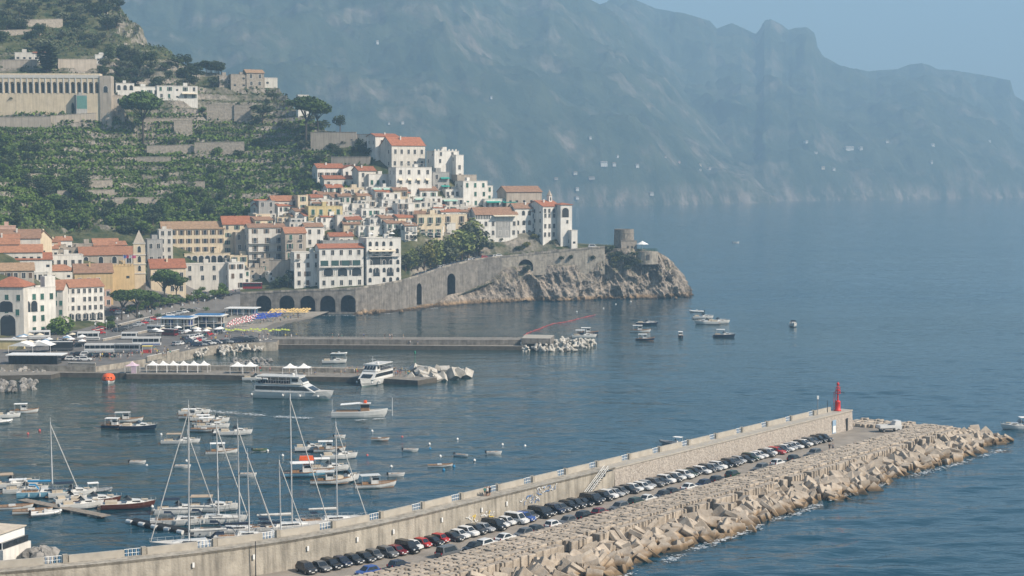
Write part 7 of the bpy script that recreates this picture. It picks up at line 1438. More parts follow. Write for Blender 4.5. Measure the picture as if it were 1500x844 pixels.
def p_sail(L=14, mast=19, hc=None, cover=None, dodger=navyc):
    ps = []; B = L * .29; F_ = 1.15; mb, r = hull(L, B, F_, .22, .82, .1, 1.0); part(ps, 'hull', mb, [hc or gel, deckw, navyh]); rim_ = MB()
    c = MB(); c.add([(-.12 * L, -B * .3, F_), (.28 * L, -B * .15, F_ + .05), (.28 * L, B * .15, F_ + .05), (-.12 * L, B * .3, F_), (-.1 * L, -B * .25, F_ + .5), (.2 * L, -B * .13, F_ + .35), (.2 * L, B * .13, F_ + .35), (-.1 * L, B * .25, F_ + .5)], [(0, 1, 5, 4), (1, 2, 6, 5), (2, 3, 7, 6), (3, 0, 4, 7), (4, 5, 6, 7)]); part(ps, 'coachroof', c, gel)
    for s in (-1, 1): part(ps, 'cabin_window', MB().add([(-.05 * L, s * B * .283, F_ + .14), (.16 * L, s * B * .215, F_ + .14), (.14 * L, s * B * .195, F_ + .34), (-.05 * L, s * B * .262, F_ + .38)], [(0, 1, 2, 3)]), wglass)
    mx = .08 * L; part(ps, 'mast', MB().tube((mx, 0, F_), (mx - .2, 0, F_ + mast), .15, .10, 8), alum); part(ps, 'boom', MB().tube((mx, 0, F_ + 1.7), (-.32 * L, 0, F_ + 1.9), .11, .1, 6), alum)
    sb = MB()
    for a, b_ in ((0, .35), (.35, .7), (.7, 1)): sb.tube((mx + (-.31 * L - mx) * a - .2, 0, F_ + 1.95 + .1 * a), (mx + (-.31 * L - mx) * b_ - .2, 0, F_ + 1.95 + .1 * b_), .27 - .08 * a, .27 - .08 * b_, 7)
    part(ps, 'sail_cover', sb, cover or sail); sp_ = MB()
    for k in (.38, .68): sp_.tube((mx - .1, -B * .28, F_ + mast * k), (mx - .1, B * .28, F_ + mast * k), .04, n=4)
    part(ps, 'spreaders', sp_, alum); fs_ = MB().tube((L * .49, 0, F_ * 1.2), (mx - .15, 0, F_ + mast * .95), .11, .09, 6); part(ps, 'furled_jib', fs_, sail); rg_ = MB().tube((-L * .49, 0, F_), (mx - .2, 0, F_ + mast), .025, n=4)
    for s in (-1, 1): rg_.tube((mx - .3, s * B * .46, F_), (mx - .1, s * B * .28, F_ + mast * .68), .022, n=4); rg_.tube((mx - .1, s * B * .28, F_ + mast * .68), (mx - .2, 0, F_ + mast * .97), .02, n=4)
    part(ps, 'rigging', rg_, darksteel); part(ps, 'sprayhood', MB().add([(-.14 * L, -B * .3, F_ + .4), (-.14 * L, B * .3, F_ + .4), (-.2 * L, B * .3, F_ + 1.3), (-.2 * L, -B * .3, F_ + 1.3), (-.3 * L, B * .33, F_ + 1.35), (-.3 * L, -B * .33, F_ + 1.35)], [(0, 1, 2, 3), (3, 2, 4, 5)]), dodger); part(ps, 'cockpit', MB().box(-.42 * L, -.16 * L, -B * .3, B * .3, F_ + .01, F_ + .2), teak); ra = MB()
    for s in (-1, 1):
        q = [Vector(x[0 if s < 0 else 8]) for x in r]
        for a in q: ra.tube(a, a + Vector((0, 0, .6)), .02, n=4)
        for a, b_ in zip(q, q[1:]): ra.tube(a + Vector((0, 0, .6)), b_ + Vector((0, 0, .6)), .018, n=4)
    part(ps, 'guard_rail', ra, alum); ant = MB().tube((mx - .2, 0, F_ + mast), (mx - .2, 0, F_ + mast + .9), .03, n=4); part(ps, 'masthead_aerial', ant, alum)
    fd = MB()
    for k in range(4):
        for s in (-1, 1): fd.tube((-.3 * L + .18 * L * k, s * B * .52, .35), (-.3 * L + .18 * L * k, s * B * .52, 1.05), .13, n=6)
    part(ps, 'fenders', fd, gel); return ps
def p_ferry(L=24, B=6.5):
    ps = []; F_ = 2.0; mb, r = hull(L, B, F_, .28, .95, .5, .8); part(ps, 'hull', mb, [gel, deckw, mat('ferry_boot_stripe', (.22, .33, .30), rough=.5)]); c = MB(); c.add([(-.47 * L, -B * .47, F_), (.30 * L, -B * .44, F_), (.30 * L, B * .44, F_), (-.47 * L, B * .47, F_), (-.47 * L, -B * .45, F_ + 2.2), (.14 * L, -B * .42, F_ + 2.2), (.14 * L, B * .42, F_ + 2.2), (-.47 * L, B * .45, F_ + 2.2)], [(0, 1, 5, 4), (1, 2, 6, 5), (2, 3, 7, 6), (3, 0, 4, 7), (4, 5, 6, 7)]); part(ps, 'saloon', c, gel)
    for s in (-1, 1):
        part(ps, 'saloon_window_band', MB().add([(-.46 * L, s * B * .468, F_ + .55), (.24 * L, s * B * .445, F_ + .55), (.165 * L, s * B * .432, F_ + 1.65), (-.46 * L, s * B * .458, F_ + 1.65)], [(0, 1, 2, 3)]), wglass)
    part(ps, 'front_window', MB().add([(.285 * L, -B * .3, F_ + .5), (.285 * L, B * .3, F_ + .5), (.20 * L, B * .3, F_ + 1.5), (.20 * L, -B * .3, F_ + 1.5)], [(0, 1, 2, 3)]), wglass)
    part(ps, 'upper_deck', MB().box(-.48 * L, .13 * L, -B * .46, B * .46, F_ + 2.2, F_ + 2.35), deckw); w = MB(); w.add([(-.02 * L, -B * .38, F_ + 2.35), (.15 * L, -B * .36, F_ + 2.35), (.15 * L, B * .36, F_ + 2.35), (-.02 * L, B * .38, F_ + 2.35), (-.02 * L, -B * .36, F_ + 4.3), (.09 * L, -B * .34, F_ + 4.3), (.09 * L, B * .34, F_ + 4.3), (-.02 * L, B * .36, F_ + 4.3)], [(0, 1, 5, 4), (1, 2, 6, 5), (2, 3, 7, 6), (3, 0, 4, 7), (4, 5, 6, 7)]); part(ps, 'wheelhouse', w, gel)
    for k in range(4): part(ps, 'wheelhouse_window', MB().add([(.142 * L, -B * .33 + B * .17 * k, F_ + 2.9), (.142 * L, -B * .33 + B * .17 * k + B * .14, F_ + 2.9), (.102 * L, -B * .33 + B * .17 * k + B * .14, F_ + 4.0), (.102 * L, -B * .33 + B * .17 * k, F_ + 4.0)], [(0, 1, 2, 3)]), wglass)
    for s in (-1, 1): part(ps, 'wheelhouse_side_window', MB().box(0, .08 * L, s * B * .375 - .02, s * B * .375 + .03, F_ + 3.0, F_ + 3.9), wglass)
    part(ps, 'sun_roof', MB().box(-.46 * L, .10 * L, -B * .45, B * .45, F_ + 4.3, F_ + 4.5), gel); ra = MB()
    for k in range(14):
        for s in (-1, 1): ra.tube((-.46 * L + k * .033 * L, s * B * .45, F_ + 2.35), (-.46 * L + k * .033 * L, s * B * .45, F_ + (4.3 if k % 3 == 0 else 3.4)), .04, n=4)
    for s in (-1, 1): ra.tube((-.46 * L, s * B * .45, F_ + 3.4), (-.02 * L, s * B * .45, F_ + 3.4), .05, n=4)
    part(ps, 'deck_rail', ra, rail_grey)
    for k in range(7): part(ps, 'bench', MB().box(-.44 * L + k * .058 * L, -.44 * L + k * .058 * L + .5, -B * .38, B * .38, F_ + 2.36, F_ + 3.0), navyc)
    part(ps, 'radar_mast', MB().tube((.03 * L, 0, F_ + 4.5), (.02 * L, 0, F_ + 7), .09, .05, 6).tube((.0, -.8, F_ + 6.0), (.0, .8, F_ + 6.0), .07, n=5), gel); part(ps, 'radome', MB().lathe([(.5, F_ + 4.5), (.55, F_ + 4.8), (.3, F_ + 5.1)], 10, -.04 * L, 1.2), gel)
    for s in (-1, 1): part(ps, 'gangway', MB().tube((-.47 * L, s * 1.2, F_ + .3), (-.55 * L, s * 1.2, F_ + 3.0), .12, n=5), alum)
    fd = MB()
    for x in (-.5, -.1, .12, .34):
        for s in (-1, 1): fd.lathe([(.05, .7), (.32, .9), (.36, 1.2), (.05, 1.55)], 8, x * L, s * (B * .5 + .25 - max(0, x - .1) * 2.5))
    part(ps, 'fender', fd, gel); part(ps, 'life_raft', MB().tube((-.44 * L, -B * .47, F_ + 3.7), (-.38 * L, -B * .47, F_ + 3.7), .3, n=8).tube((-.36 * L, -B * .47, F_ + 3.7), (-.30 * L, -B * .47, F_ + 3.7), .3, n=8), gel); return ps
def p_tour(L=15):
    ps = []; B = 4; F_ = 1.35; mb, r = hull(L, B, F_, .5, .9, .2, .5); rim(mb, r, .35); part(ps, 'hull', mb, [gel, deckw, gel]); part(ps, 'wheelhouse', MB().box(.02 * L, .17 * L, -B * .3, B * .3, F_, F_ + 2.3), teak); part(ps, 'wheelhouse_window', MB().box(.025 * L, .172 * L, -B * .31, B * .31, F_ + 1.3, F_ + 2.0), wglass); part(ps, 'roof', MB().box(-.02 * L, .2 * L, -B * .38, B * .38, F_ + 2.3, F_ + 2.45), gel); part(ps, 'sun_canopy', MB().add([(-.34 * L, -B * .4, F_ + 2.1), (0, -B * .4, F_ + 2.5), (0, B * .4, F_ + 2.5), (-.34 * L, B * .4, F_ + 2.1), (-.34 * L, -B * .4, F_ + 2.03), (0, -B * .4, F_ + 2.43), (0, B * .4, F_ + 2.43), (-.34 * L, B * .4, F_ + 2.03)], [(0, 1, 2, 3), (7, 6, 5, 4), (0, 4, 5, 1), (3, 2, 6, 7), (0, 3, 7, 4)]), canvas)
    for k in range(3): part(ps, 'life_ring', MB().lathe([(.45, F_ + 2.5 + .2 * k), (.5, F_ + 2.65 + .2 * k), (.4, F_ + 2.7 + .2 * k)], 10, .1 * L, (k - 1) * .5), orange)
    part(ps, 'bow_pole', MB().tube((.58 * L, 0, .3), (.58 * L, 0, 5.2), .12, .1, 6).tube((.44 * L, 0, F_ * 1.4), (.58 * L, 0, 1.8), .1, n=5), alum); part(ps, 'stern_pole', MB().tube((-.49 * L, 0, F_), (-.49 * L, 0, F_ + 3.5), .05, n=5), alum); part(ps, 'bench', MB().box(-.42 * L, -.02 * L, -B * .32, -B * .2, F_, F_ + .5).box(-.42 * L, -.02 * L, B * .2, B * .32, F_, F_ + .5), teak); return ps
PB.update(dinghy=p_dinghy(), dinghy_g=p_dinghy(3.4, mat('green_dinghy', (.10, .16, .09), rough=.6)), dinghy_s=p_dinghy(2.8), rib=p_rib(), ribw=p_rib(5.5, False), rib_l=p_rib(9), motor=p_motor(8.5, None, False, None), motor_t=p_motor(9, None, False, canvas), motor_tan=p_motor(11, None, False, tan_c), motor_s=p_motor(6.5), motor_d=p_motor(9.5, navyh, False, None), motor_v=p_motor(10.5, varn, False, None), motor_nv=p_motor(8, navyh, False, canvas), motor_n=p_motor(9.5, None, False, navyc), gozzo=p_gozzo(), gozzo_b=p_gozzo(9.5, lblue), gozzo_l=p_gozzo(8.5, None, gel, wood_open), gozzo_d=p_gozzo(7.5, navyh), open=p_open(), open_l=p_open(7.5), sail=p_sail(14, 19), sail_b=p_sail(12, 14, lblue, bluec, bluec), sail_l=p_sail(16, 24), sail_m=p_sail(13, 17.5), sail_s=p_sail(11, 14.5, None, navyc), ferry=p_ferry(), ferry2=p_ferry(19, 6.2), tour=p_tour())
def boat(kind, px, py, deg, label, cat='boat', name=None, sc=1.0, group=None, z=0.0):
    """heading in degrees: 0 = bow to the right of the picture, 90 = bow away"""
    e = empty(name or {'sail': 'sailing_yacht', 'motor': 'motor_boat', 'dinghy': 'dinghy', 'rib': 'inflatable_boat', 'gozzo': 'fishing_boat', 'open': 'rowing_boat', 'ferry': 'ferry', 'tour': 'tour_boat'}[next(k for k in ('sail', 'motor', 'dinghy', 'ribw' if False else 'rib', 'gozzo', 'open', 'ferry', 'tour') if kind.startswith(k))], W(px, py, 0) + Vector((0, 0, z)), R(deg), label, cat, group, sc)
    for nm, me, _ in PB[kind]: put(nm, me, e)
    return e
b = boat
b('ferry', 432, 583, -14, 'white passenger ferry with dark window band under way past the pier', 'ferry'); b('ferry2', 547, 562, -112, 'white ferry docked bow out at the end of the ferry pier', 'ferry', sc=.95); b('tour', 527, 611, 2, 'white tour boat with canopy and bow pole leaving a wake', 'tour boat')
boat_l = tag(MB().build if False else empty('lifeboat', W(159, 561, 0), R(-80), 'round orange and white enclosed lifeboat at the quay', 'lifeboat'))
mb, r = hull(6.5, 4.0, 1.0, .1, .8, .1); mb.build('hull', [gel, gel, gel], boat_l); MB().lathe([(1.0, .9), (1.05, 1.2), (1.0, 1.9), (.75, 2.7), (.3, 3.0)], 14, sx=2.9, sy=2.0).build('canopy', orange, boat_l, True)
for k, y in enumerate((-.8, .1, .9)): MB().box(-.35, .35, -.25, .25, 0, .5).build('hatch', blackp, boat_l, loc=(2.55 - abs(y) * .3, y, 1.6))
# left moorings
b('motor_s', 12, 612, 15, 'small white motor boat at the far left mooring'); b('gozzo', 36, 605, 8, 'small red and white cabin boat at the far left mooring'); b('ribw', 2, 620, 20, 'tender cut by the left edge of the frame')
b('gozzo_d', 170, 627, -4, 'dark hulled boat with white canopy in the moored trio'); b('gozzo_l', 186, 618, 6, 'long boat with folded sail cover at the back of the moored trio'); b('motor_d', 203, 629, -2, 'dark sided boat with white fenders at the right of the moored trio')
b('sail_b', 70, 727, 12, 'light blue sailing yacht with blue sail cover', 'sailing yacht'); b('motor_tan', 18, 714, 20, 'white yacht under tan awning at the left pontoon'); b('motor_t', 38, 722, 14, 'white cabin cruiser behind the tan awning'); b('motor_n', 106, 727, 18, 'white motor boat with navy canopy in the pontoon row'); b('rib', 140, 722, 20, 'grey inflatable behind the wooden launches'); b('motor_v', 138, 738, 15, 'varnished wooden launch nearer the pontoon'); b('motor_v', 188, 744, 14, 'dark varnished launch at the outer end of the pontoon'); b('motor', 120, 744, 20, 'white speedboat with grey covers beside the pontoon'); b('motor_s', 104, 736, 30, 'small white boat squeezed between the launches')
b('open_l', 20, 746, 12, 'open white boat at the inner side of the pontoon'); b('ribw', 68, 755, 22, 'white inflatable at the inner side of the pontoon'); b('open_l', 48, 752, 14, 'white open boat beside the white inflatable')
# cluster in mid harbour
b('motor', 285, 607, 10, 'first small white boat in the mid harbour cluster'); b('gozzo', 283, 613, 4, 'white boat with small mast in the mid harbour cluster'); b('motor_s', 297, 616, 8, 'second white boat from the top in the mid harbour cluster'); b('gozzo', 303, 622, 6, 'cream boat with canopy in the mid harbour cluster'); b('motor_t', 311, 628, 4, 'white boat with canopy low in the mid harbour cluster'); b('open_l', 300, 632, -6, 'open white boat at the bottom of the cluster'); b('motor_s', 318, 619, 12, 'white boat at the right of the cluster'); b('motor', 345, 637, 8, 'white speedboat at the right end of the row'); b('ribw', 330, 636, 4, 'grey and white inflatable beside the white speedboat')
b('motor_tan', 265, 650, 4, 'white cabin cruiser with cream canopy in mid harbour', sc=.85); b('gozzo', 325, 665, 12, 'white cabin boat with row of fenders'); b('dinghy', 202, 679, 4, 'small pale dinghy moored alone'); b('dinghy_g', 381, 661, 4, 'small green dinghy moored alone'); b('dinghy', 268, 685, 2, 'small white tender behind the mast'); b('dinghy', 364, 697, 2, 'white tender lying between the masts')
b('motor_s', 452, 660, 10, 'small white boat at the top of the fishing cluster'); b('gozzo', 483, 662, 6, 'white pilot boat with cabin in the fishing cluster'); b('motor', 497, 672, 14, 'white speedboat in the fishing cluster'); b('gozzo_b', 452, 697, 10, 'blue and white fishing boat carrying orange floats', sc=1.15); b('motor_t', 482, 690, 8, 'white fishing boat with awning in the cluster'); b('gozzo_l', 484, 708, 10, 'white workboat at the bottom of the fishing cluster'); b('motor_s', 508, 705, 40, 'small boat with upright gear at the end of the fishing cluster')
e = empty('float_pile', W(449, 692, 0) + Vector((0, 0, 2.7)), R(8), 'pile of orange floats on the blue fishing boat', 'floats'); MB().box(-1.6, 1.6, -.7, .7, 0, .9, tx=.9, ty=.8).build('floats', orange, e)
b('gozzo_l', 550, 714, 16, 'white wooden boat with canopy and long foredeck', sc=1.05); b('dinghy', 581, 697, 10, 'tender tied behind the wooden boat'); b('open', 557, 645, 4, 'small open boat with orange rim in mid harbour', sc=.75); b('dinghy', 602, 661, -4, 'small dinghy left of the empty water'); b('open_l', 645, 684, 6, 'white open boat with dark stern near the wall', sc=.75); b('dinghy', 676, 669, -30, 'small white dinghy pointing away'); b('dinghy', 724, 665, 4, 'white dinghy farthest right of the small moorings'); b('dinghy_s', 498, 641, 12, 'tiny white tender behind the tour boat')
# off the cape
b('motor_d', 948, 476, -6, 'dark blue launch with white canopy off the cape'); b('gozzo', 938, 487, -4, 'white cabin boat below the dark launch off the cape', sc=1.15); b('gozzo_d', 945, 499, -3, 'boat with white canopy and dark bow off the cape'); b('gozzo_d', 997, 494, -90, 'dark boat seen bow on off the cape', sc=.85); b('ribw', 1020, 458, 175, 'white inflatable farthest out off the cape', sc=1.2); b('motor', 1030, 467, 0, 'white motor boat behind the two moored yachts', sc=1.1); b('motor', 1052, 474, 0, 'white motor yacht with arch in the outer group', sc=1.2); b('motor', 1035, 475, 180, 'long white boat pointing left in the outer group', sc=1.25); b('motor_nv', 1061, 494, -8, 'navy blue boat with white canopy in the outer group', sc=1.1); b('motor', 1162, 478, -95, 'white motor boat seen bow on in open water', sc=1.15)
b('gozzo_d', 862, 490, 0, 'dark boat with white canopy off the tetrapods', sc=1.1); b('motor_t', 856, 495, 0, 'white boat just behind the tetrapods', sc=1.1); b('motor', 990, 420, 0, 'white boat passing behind the headland tip', sc=1.1); b('rib_l', 990, 652, 150, 'inflatable charter boat with canopy alongside the harbour wall', sc=.95); b('motor_t', 1494, 629, 180, 'white boat cut by the right edge of the frame', sc=1.1); b('dinghy', 1078, 356, 0, 'tiny boat far out on the open sea', sc=1.8)
b('ribw', 477, 510, 6, 'white inflatable beside the inner mole'); b('open', 651, 511, 3, 'white open boat alongside the inner mole'); b('motor', 490, 532, 4, 'white boat with cabin behind the ferry pier'); b('ribw', 497, 520, -8, 'white inflatable crossing behind the ferry pier'); b('open_l', 350, 552, 6, 'slim white boat alongside the ferry pier'); b('motor', 375, 557, 4, 'white boat astern of the large ferry')
# yachts along the wall
b('sail_l', 288, 803, 190, 'large white yacht lying bow left against the wall', 'sailing yacht'); b('sail', 342, 783, 10, 'white yacht with dark cockpit cover beside the wall', 'sailing yacht'); b('sail_m', 312, 766, 6, 'white yacht with black awnings at the pontoon', 'sailing yacht'); b('sail_m', 270, 768, 10, 'yacht with tall mast behind the float pontoon', 'sailing yacht', sc=.95); b('sail_l', 418, 778, 16, 'long white yacht with navy sprayhood near the wall', 'sailing yacht'); b('sail', 486, 768, 16, 'yacht half hidden behind the wall', 'sailing yacht', sc=.95); b('sail_s', 358, 792, 14, 'slender yacht hidden behind the wall', 'sailing yacht'); b('sail_s', 405, 788, 16, 'dark masted yacht tucked under the wall', 'sailing yacht', sc=.9); b('motor_tan', 310, 748, 5, 'motor yacht with boarding ladder behind the pontoon yachts'); b('motor_n', 262, 752, 12, 'motor boat with dark canopy beside the float pontoon')
# pontoons
e = empty('wooden_pontoon', W(92, 744, .5), math.atan2((W(153, 754, .5) - W(30, 730, .5)).y, (W(153, 754, .5) - W(30, 730, .5)).x), 'grey wooden pontoon between the moored launches', 'pontoon'); L = (W(153, 754, .5) - W(30, 730, .5)).length
for k in range(26): MB().box(-L / 2 + L * k / 26, -L / 2 + L * (k + .93) / 26, -1.1, 1.1, -.05, .12).build('plank', mat('grey_planks', (.30, .26, .215), rough=.9, var=.2, scale=1.5), e)
for k in range(5): MB().box(-L / 2 + L * (k + .3) / 5, -L / 2 + L * (k + .7) / 5, -.9, .9, -.8, -.06).build('float', concrete, e)
e = empty('float_pontoon', W(230, 773, .2), math.atan2((W(272, 782, .2) - W(188, 765, .2)).y, (W(272, 782, .2) - W(188, 765, .2)).x), 'black pontoon edged with white barrel floats', 'pontoon'); L = (W(272, 782, .2) - W(188, 765, .2)).length
MB().box(-L / 2, L / 2 + 4, -.2, 1.6, .3, .5).build('deck', plastic, e)
for k in range(9): MB().tube((-L / 2 + L * k / 9 + .1, -.5, .2), (-L / 2 + L * (k + .85) / 9, -.5, .2), .42, n=10).build('barrel_float', gel if k % 2 == 0 else plastic, e)
# mooring buoys
rg = random.Random(6); bm = MB().lathe([(.1, -.3), (.38, -.1), (.42, .15), (.25, .45), (.06, .6)], 8)
BU = [bm.mesh('mooring_buoy', [m]) for m in (gel, redf, bluec)]
for i, (px, py, c) in enumerate(((41, 636, 1), (58, 631, 1), (215, 683, 0), (236, 637, 0), (273, 676, 0), (392, 661, 0), (414, 668, 0), (545, 632, 0), (589, 641, 1), (538, 668, 1), (629, 651, 0), (670, 644, 0), (645, 669, 0), (695, 675, 0), (736, 652, 0), (769, 654, 0), (573, 684, 0), (650, 689, 2), (665, 684, 2), (630, 658, 2), (845, 457, 0), (884, 452, 0), (902, 446, 0), (924, 442, 0), (223, 743, 0))):
    tag(put('mooring_buoy', BU[c], None, W(px, py, 0), scale=.8), ('white', 'red', 'dark blue')[c] + ' mooring buoy floating in the harbour', 'buoy', ('white', 'red', 'dark blue')[c] + ' mooring buoys')
# ================================================================ PEOPLE (small figures, each one continuous body)
skinm = mat('skin', (.46, .29, .21), rough=.7, var=.05)
def person_mesh(k):
    rr = random.Random(k); me = bpy.data.meshes.new('body'); st = .16 + .12 * (k % 3)
    v = [(0, 0, .95), (0, 0, 1.2), (0, 0, 1.42), (0, 0, 1.52), (0, .0, 1.68), (-.1, 0, .92), (-.12, -st * .4, .50), (-.12, -st * .2, .07), (-.12, -st * .2 - .14, .04), (.1, 0, .92), (.12, st * .35, .50), (.12, st * .6, .07), (.12, st * .6 - .14, .04), (-.2, 0, 1.40), (-.27, .04, 1.14), (-.26, -.08, .9), (.2, 0, 1.40), (.27, -.03, 1.14), (.25, -.14, .93)]
    e = [(0, 1), (1, 2), (2, 3), (3, 4), (0, 5), (5, 6), (6, 7), (7, 8), (0, 9), (9, 10), (10, 11), (11, 12), (2, 13), (13, 14), (14, 15), (2, 16), (16, 17), (17, 18)]
    rad = [.16, .15, .15, .06, .105, .095, .065, .045, .045, .095, .065, .045, .045, .075, .05, .04, .075, .05, .04]
    me.from_pydata(v, e, []); o = bpy.data.objects.new('tmp', me); COL.objects.link(o); m = o.modifiers.new('s', 'SKIN')
    for i, r_ in enumerate(rad): me.skin_vertices[0].data[i].radius = (r_, r_ * .8); me.skin_vertices[0].data[i].use_root = (i == 0)
    dg = bpy.context.evaluated_depsgraph_get(); ev = o.evaluated_get(dg); nm = bpy.data.meshes.new_from_object(ev); bpy.data.objects.remove(o)
    nm.name = 'body'; nm.materials.clear()
    for q in (skinm, PAINT['navy'], PAINT['white'], barkd): nm.materials.append(q)
    mi = []
    for p in nm.polygons:
        z = p.center.z; x = abs(p.center.x); mi.append(3 if z > 1.70 or (z > 1.6 and p.center.y > .03) else 0 if z > 1.47 or (z < 1.16 and x > .2) or z < .45 else 2 if z > .95 else 1)
    nm.polygons.foreach_set('material_index', mi); nm.update(); return nm
PM = [person_mesh(k) for k in range(3)]
cl = {n: mat('cloth_' + n, c, rough=.9) for n, c in dict(white=(.6, .6, .58), black=(.03, .03, .035), blue=(.08, .14, .3), red=(.4, .05, .05), teal=(.02, .26, .23), khaki=(.33, .27, .18), pink=(.5, .25, .25), grey=(.25, .25, .26), yellow=(.55, .45, .1)).items()}
def person(loc, rz, top, bot, label, group=None):
    e = put('person', random.choice(PM), None, loc, rz, over={1: cl[bot], 2: cl[top]}); return tag(e, label, 'person', group)
rg = random.Random(77)
person(W(1215, 660, DECK), .4, 'black', 'black', 'person in black clothes walking beyond the last parked cars, nearer the wall'); person(W(1220, 660, DECK), .2, 'grey', 'black', 'person in grey top walking beside a companion beyond the parked cars')
for i, (px, top, lb) in enumerate(((709.5, 'teal', 'person in teal top on the harbour wall walkway'), (713.5, 'white', 'person in white top on the harbour wall walkway'), (718, 'pink', 'person in pink top in the group on the wall walkway'), (722, 'black', 'person in black top in the group on the wall walkway'), (727, 'grey', 'person in grey top at the end of the wall group'))):
    ss = mole_s(px, 727, WTOP); person(mole(ss, -1.3 + .3 * (i % 2), WTOP + .01), i, top, 'black', lb)
tops = list(cl)
def crowd(n, poly, z, where, group):
    for k in range(n):
        u, v = rg.random(), rg.random(); (ax, ay), (bx, by), (cx, cy_), (dx, dy) = poly
        px = (ax * (1 - u) + bx * u) * (1 - v) + (dx * (1 - u) + cx * u) * v; py = (ay * (1 - u) + by * u) * (1 - v) + (dy * (1 - u) + cy_ * u) * v; t = rg.choice(tops)
        person(W(px, py, z), rg.uniform(0, 6.28), t, rg.choice(['black', 'blue', 'khaki', 'grey', 'white']), 'person in %s top %s' % (t, where), group + ', ' + t + ' tops')
crowd(46, [(505, 549), (602, 553), (602, 545), (505, 543)], 1.5, 'waiting on the ferry pier', 'people on the ferry pier')
crowd(16, [(320, 548), (500, 551), (500, 543), (320, 541)], 1.5, 'strolling on the inner part of the ferry pier', 'strollers on the ferry pier')
crowd(44, [(135, 532), (250, 521), (250, 512), (135, 522)], 3.21, 'standing on the waterfront square', 'people on the square')
crowd(24, [(60, 512), (130, 505), (130, 498), (60, 500)], 3.21, 'among the stalls of the square', 'people among the stalls')
crowd(40, [(240, 503), (400, 497), (400, 489), (300, 490)], 3.21, 'walking along the promenade by the beach', 'people on the promenade')
crowd(18, [(410, 504), (700, 506), (700, 502), (410, 500)], 1.5, 'on the quay of the inner mole', 'people on the inner mole')
crowd(14, [(410, 496.3), (600, 497), (600, 494.8), (410, 494)], 3.41, 'on the raised walkway of the inner mole', 'people on the raised walkway')
crowd(24, [(355, 480), (430, 469), (455, 462), (400, 464)], .95, 'on the beach below the parasols', 'people on the beach')
for k in range(30):
    px = rg.uniform(175, 345); t = rg.choice(tops); person(drape(px, np.interp(px, [175, 345], [459, 431]) + rg.uniform(-4, 8)), rg.uniform(0, 6), t, 'blue', 'person in %s top on the sloping promenade below the parish hall' % t, 'people on the sloping promenade, ' + t + ' tops')
# ================================================================ FAR SHORE: villas and terraces on the mountains
from mathutils.bvhtree import BVHTree
dg = bpy.context.evaluated_depsgraph_get()
FARB = {k: BVHTree.FromObject(bpy.data.objects[k], dg) for k in ('near_mountain', 'far_mountain')}
def far_hit(px, py):
    d = Vector(ray(px, py)).normalized(); best = None
    for b_ in FARB.values():
        h = b_.ray_cast(Vector((0, 0, CAM_H)), d)
        if h[0] and (best is None or h[3] < best[1]): best = (h[0], h[3])
    return best[0] if best else None
FV = [(885, 240, 18, 7, 'white'), (900, 241, 9, 5, 'offw'), (934, 243, 8, 5, 'white'), (905, 229, 5, 4, 'white'), (865, 202, 5, 4, 'white'), (843, 254, 10, 4, 'offw'), (867, 261, 16, 4, 'beige'), (846, 277, 8, 5, 'white'), (846, 290, 8, 4, 'white'), (955, 284, 10, 5, 'offw'), (995, 238, 6, 4, 'pink'), (1026, 242, 6, 4, 'cream'), (1026, 250, 5, 4, 'white'), (1245, 219, 22, 9, 'white'), (1262, 218, 8, 6, 'offw'), (1182, 208, 7, 4, 'white'), (1195, 224, 10, 3, 'offw'), (1206, 246, 9, 4, 'cream'), (1222, 248, 7, 4, 'white'), (1367, 213, 8, 5, 'white'), (1365, 238, 5, 5, 'offw'), (1300, 208, 7, 3, 'offw'), (1450, 207, 6, 3, 'white'), (720, 143, 4, 4, 'white'), (553, 62, 6, 5, 'white'), (590, 180, 7, 4, 'offw'), (570, 181, 4, 3, 'white'), (1040, 247, 6, 4, 'offw'), (975, 230, 7, 3, 'beige'), (815, 262, 10, 3, 'beige')]
for i, (px, py, wp, hp, m) in enumerate(FV):
    p = far_hit(px, py)
    if p is None: continue
    k = ppm(p.y); p = p - Vector(ray(px, py)).normalized() * 9; w, h, dd = wp / k * .55, hp / k * .5, wp / k * .5; e = empty('distant_villa', p, R(10), 'tiny distant %s villa on the hazy mountainside' % dict(white='white', offw='pale', beige='beige', pink='pink', cream='cream')[m], 'villa', 'distant villas, ' + m)
    MB().box(-w / 2, w / 2, 0, dd + 10, -h * 1.2, h).build('wall', WALLS[m], e); MB().box(-w / 2 - .4, w / 2 + .4, -.4, dd + .4, h, h + .6, tx=.8, ty=.6).build('roof', ROOFS['tan'], e)
    n = max(1, int(wp / 3))
    for c in range(n): MB().box(-w / 2 + w * (c + .3) / n, -w / 2 + w * (c + .7) / n, -.3, 0, h * .3, h * .75).build('window', glass, e)
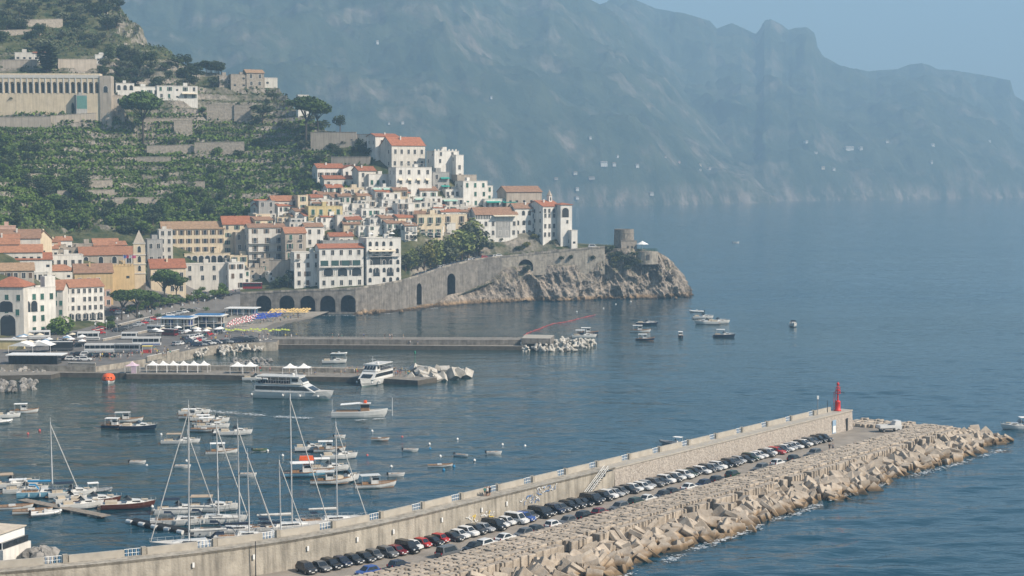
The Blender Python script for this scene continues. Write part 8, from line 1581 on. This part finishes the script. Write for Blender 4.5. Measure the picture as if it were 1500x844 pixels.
# ================================================================ FOAM: broken water at the blocks, wakes
foamm = mat('sea_foam', (.72, .75, .76), rough=.7, var=.08, scale=.5)
def foam(name, pts, label, seed, n, spread, size):
    rng = np.random.default_rng(seed); p = np.array(pts); L = np.concatenate([[0], np.cumsum(np.linalg.norm(np.diff(p, axis=0), axis=1))]); u = rng.uniform(0, L[-1], n)
    clump = fbm(u / 5.0, u * 0 + seed, 3, seed); u = u[clump > .45]; n = len(u)
    x = np.interp(u, L, p[:, 0]); y = np.interp(u, L, p[:, 1]); tx = np.gradient(p[:, 0]); s = np.interp(u, L, np.linspace(0, 1, len(p)))
    ox = rng.normal(0, 1, n) * spread(s); oy = rng.normal(0, 1, n) * spread(s)
    mb = MB()
    for i in range(n):
        c = (x[i] + ox[i], y[i] + oy[i]); r = rng.uniform(*size); k = 6; a0 = rng.uniform(0, 6); el = rng.uniform(1.5, 3)
        mb.add([(c[0] + r * el * math.cos(a0 * 0 + t) * rng.uniform(.6, 1), c[1] + r * math.sin(t) * rng.uniform(.6, 1), .22 + .004 * (i % 9)) for t in [2 * PI * j / k for j in range(k)]], [tuple(range(k))])
    o = mb.build(name, foamm); tag(o, label, 'foam', None, 'stuff')
fp = [(W(x, y, 0).x, W(x, y, 0).y) for x, y in [(895, 852), (934, 838), (962, 832), (1010, 808), (1034, 801), (1092, 781), (1122, 767), (1176, 751), (1222, 731), (1269, 718), (1315, 705), (1353, 694), (1400, 682), (1456, 664), (1480, 657)]]
foam('breaking_foam', fp, 'white foam breaking along the armour blocks', 2, 1500, lambda s: .6, (.04, .19))
fp = [(W(x, y, 0).x, W(x, y, 0).y) for x, y in [(492, 613), (470, 614), (430, 613), (390, 610), (340, 606), (300, 603)]]
foam('boat_wake', fp, 'white wake trailing behind the tour boat', 5, 900, lambda s: .25 + 1.3 * s, (.04, .2))
fp = [(W(x, y, 0).x, W(x, y, 0).y) for x, y in [(562, 614), (540, 616), (515, 617), (492, 615)]]
foam('bow_foam', fp, 'foam along the hull of the tour boat', 6, 200, lambda s: .25, (.08, .25))
fp = [(W(x, y, 0).x, W(x, y, 0).y) for x, y in [(470, 463.5), (486, 463), (520, 463), (560, 461), (600, 457.5), (650, 450)]]
foam('shore_foam', fp, 'thin foam along the shore rocks', 7, 160, lambda s: .5, (.1, .4))
# ================================================================ HAZE
hz = MB().box(-9000, 9000, -1500, 11000, -6, 1150); hm = bpy.data.materials.new('haze_air'); hm.use_nodes = True
hn = hm.node_tree.nodes; hn.remove(hn['Principled BSDF']); pv = hn.new('ShaderNodeVolumePrincipled')
pv.inputs['Color'].default_value = (*HAZE['color'], 1); pv.inputs['Density'].default_value = HAZE['density']; pv.inputs['Anisotropy'].default_value = HAZE['aniso']
hm.node_tree.links.new(pv.outputs[0], hn['Material Output'].inputs['Volume'])
hzo = hz.build('haze', [hm]); tag(hzo, kind='stuff')
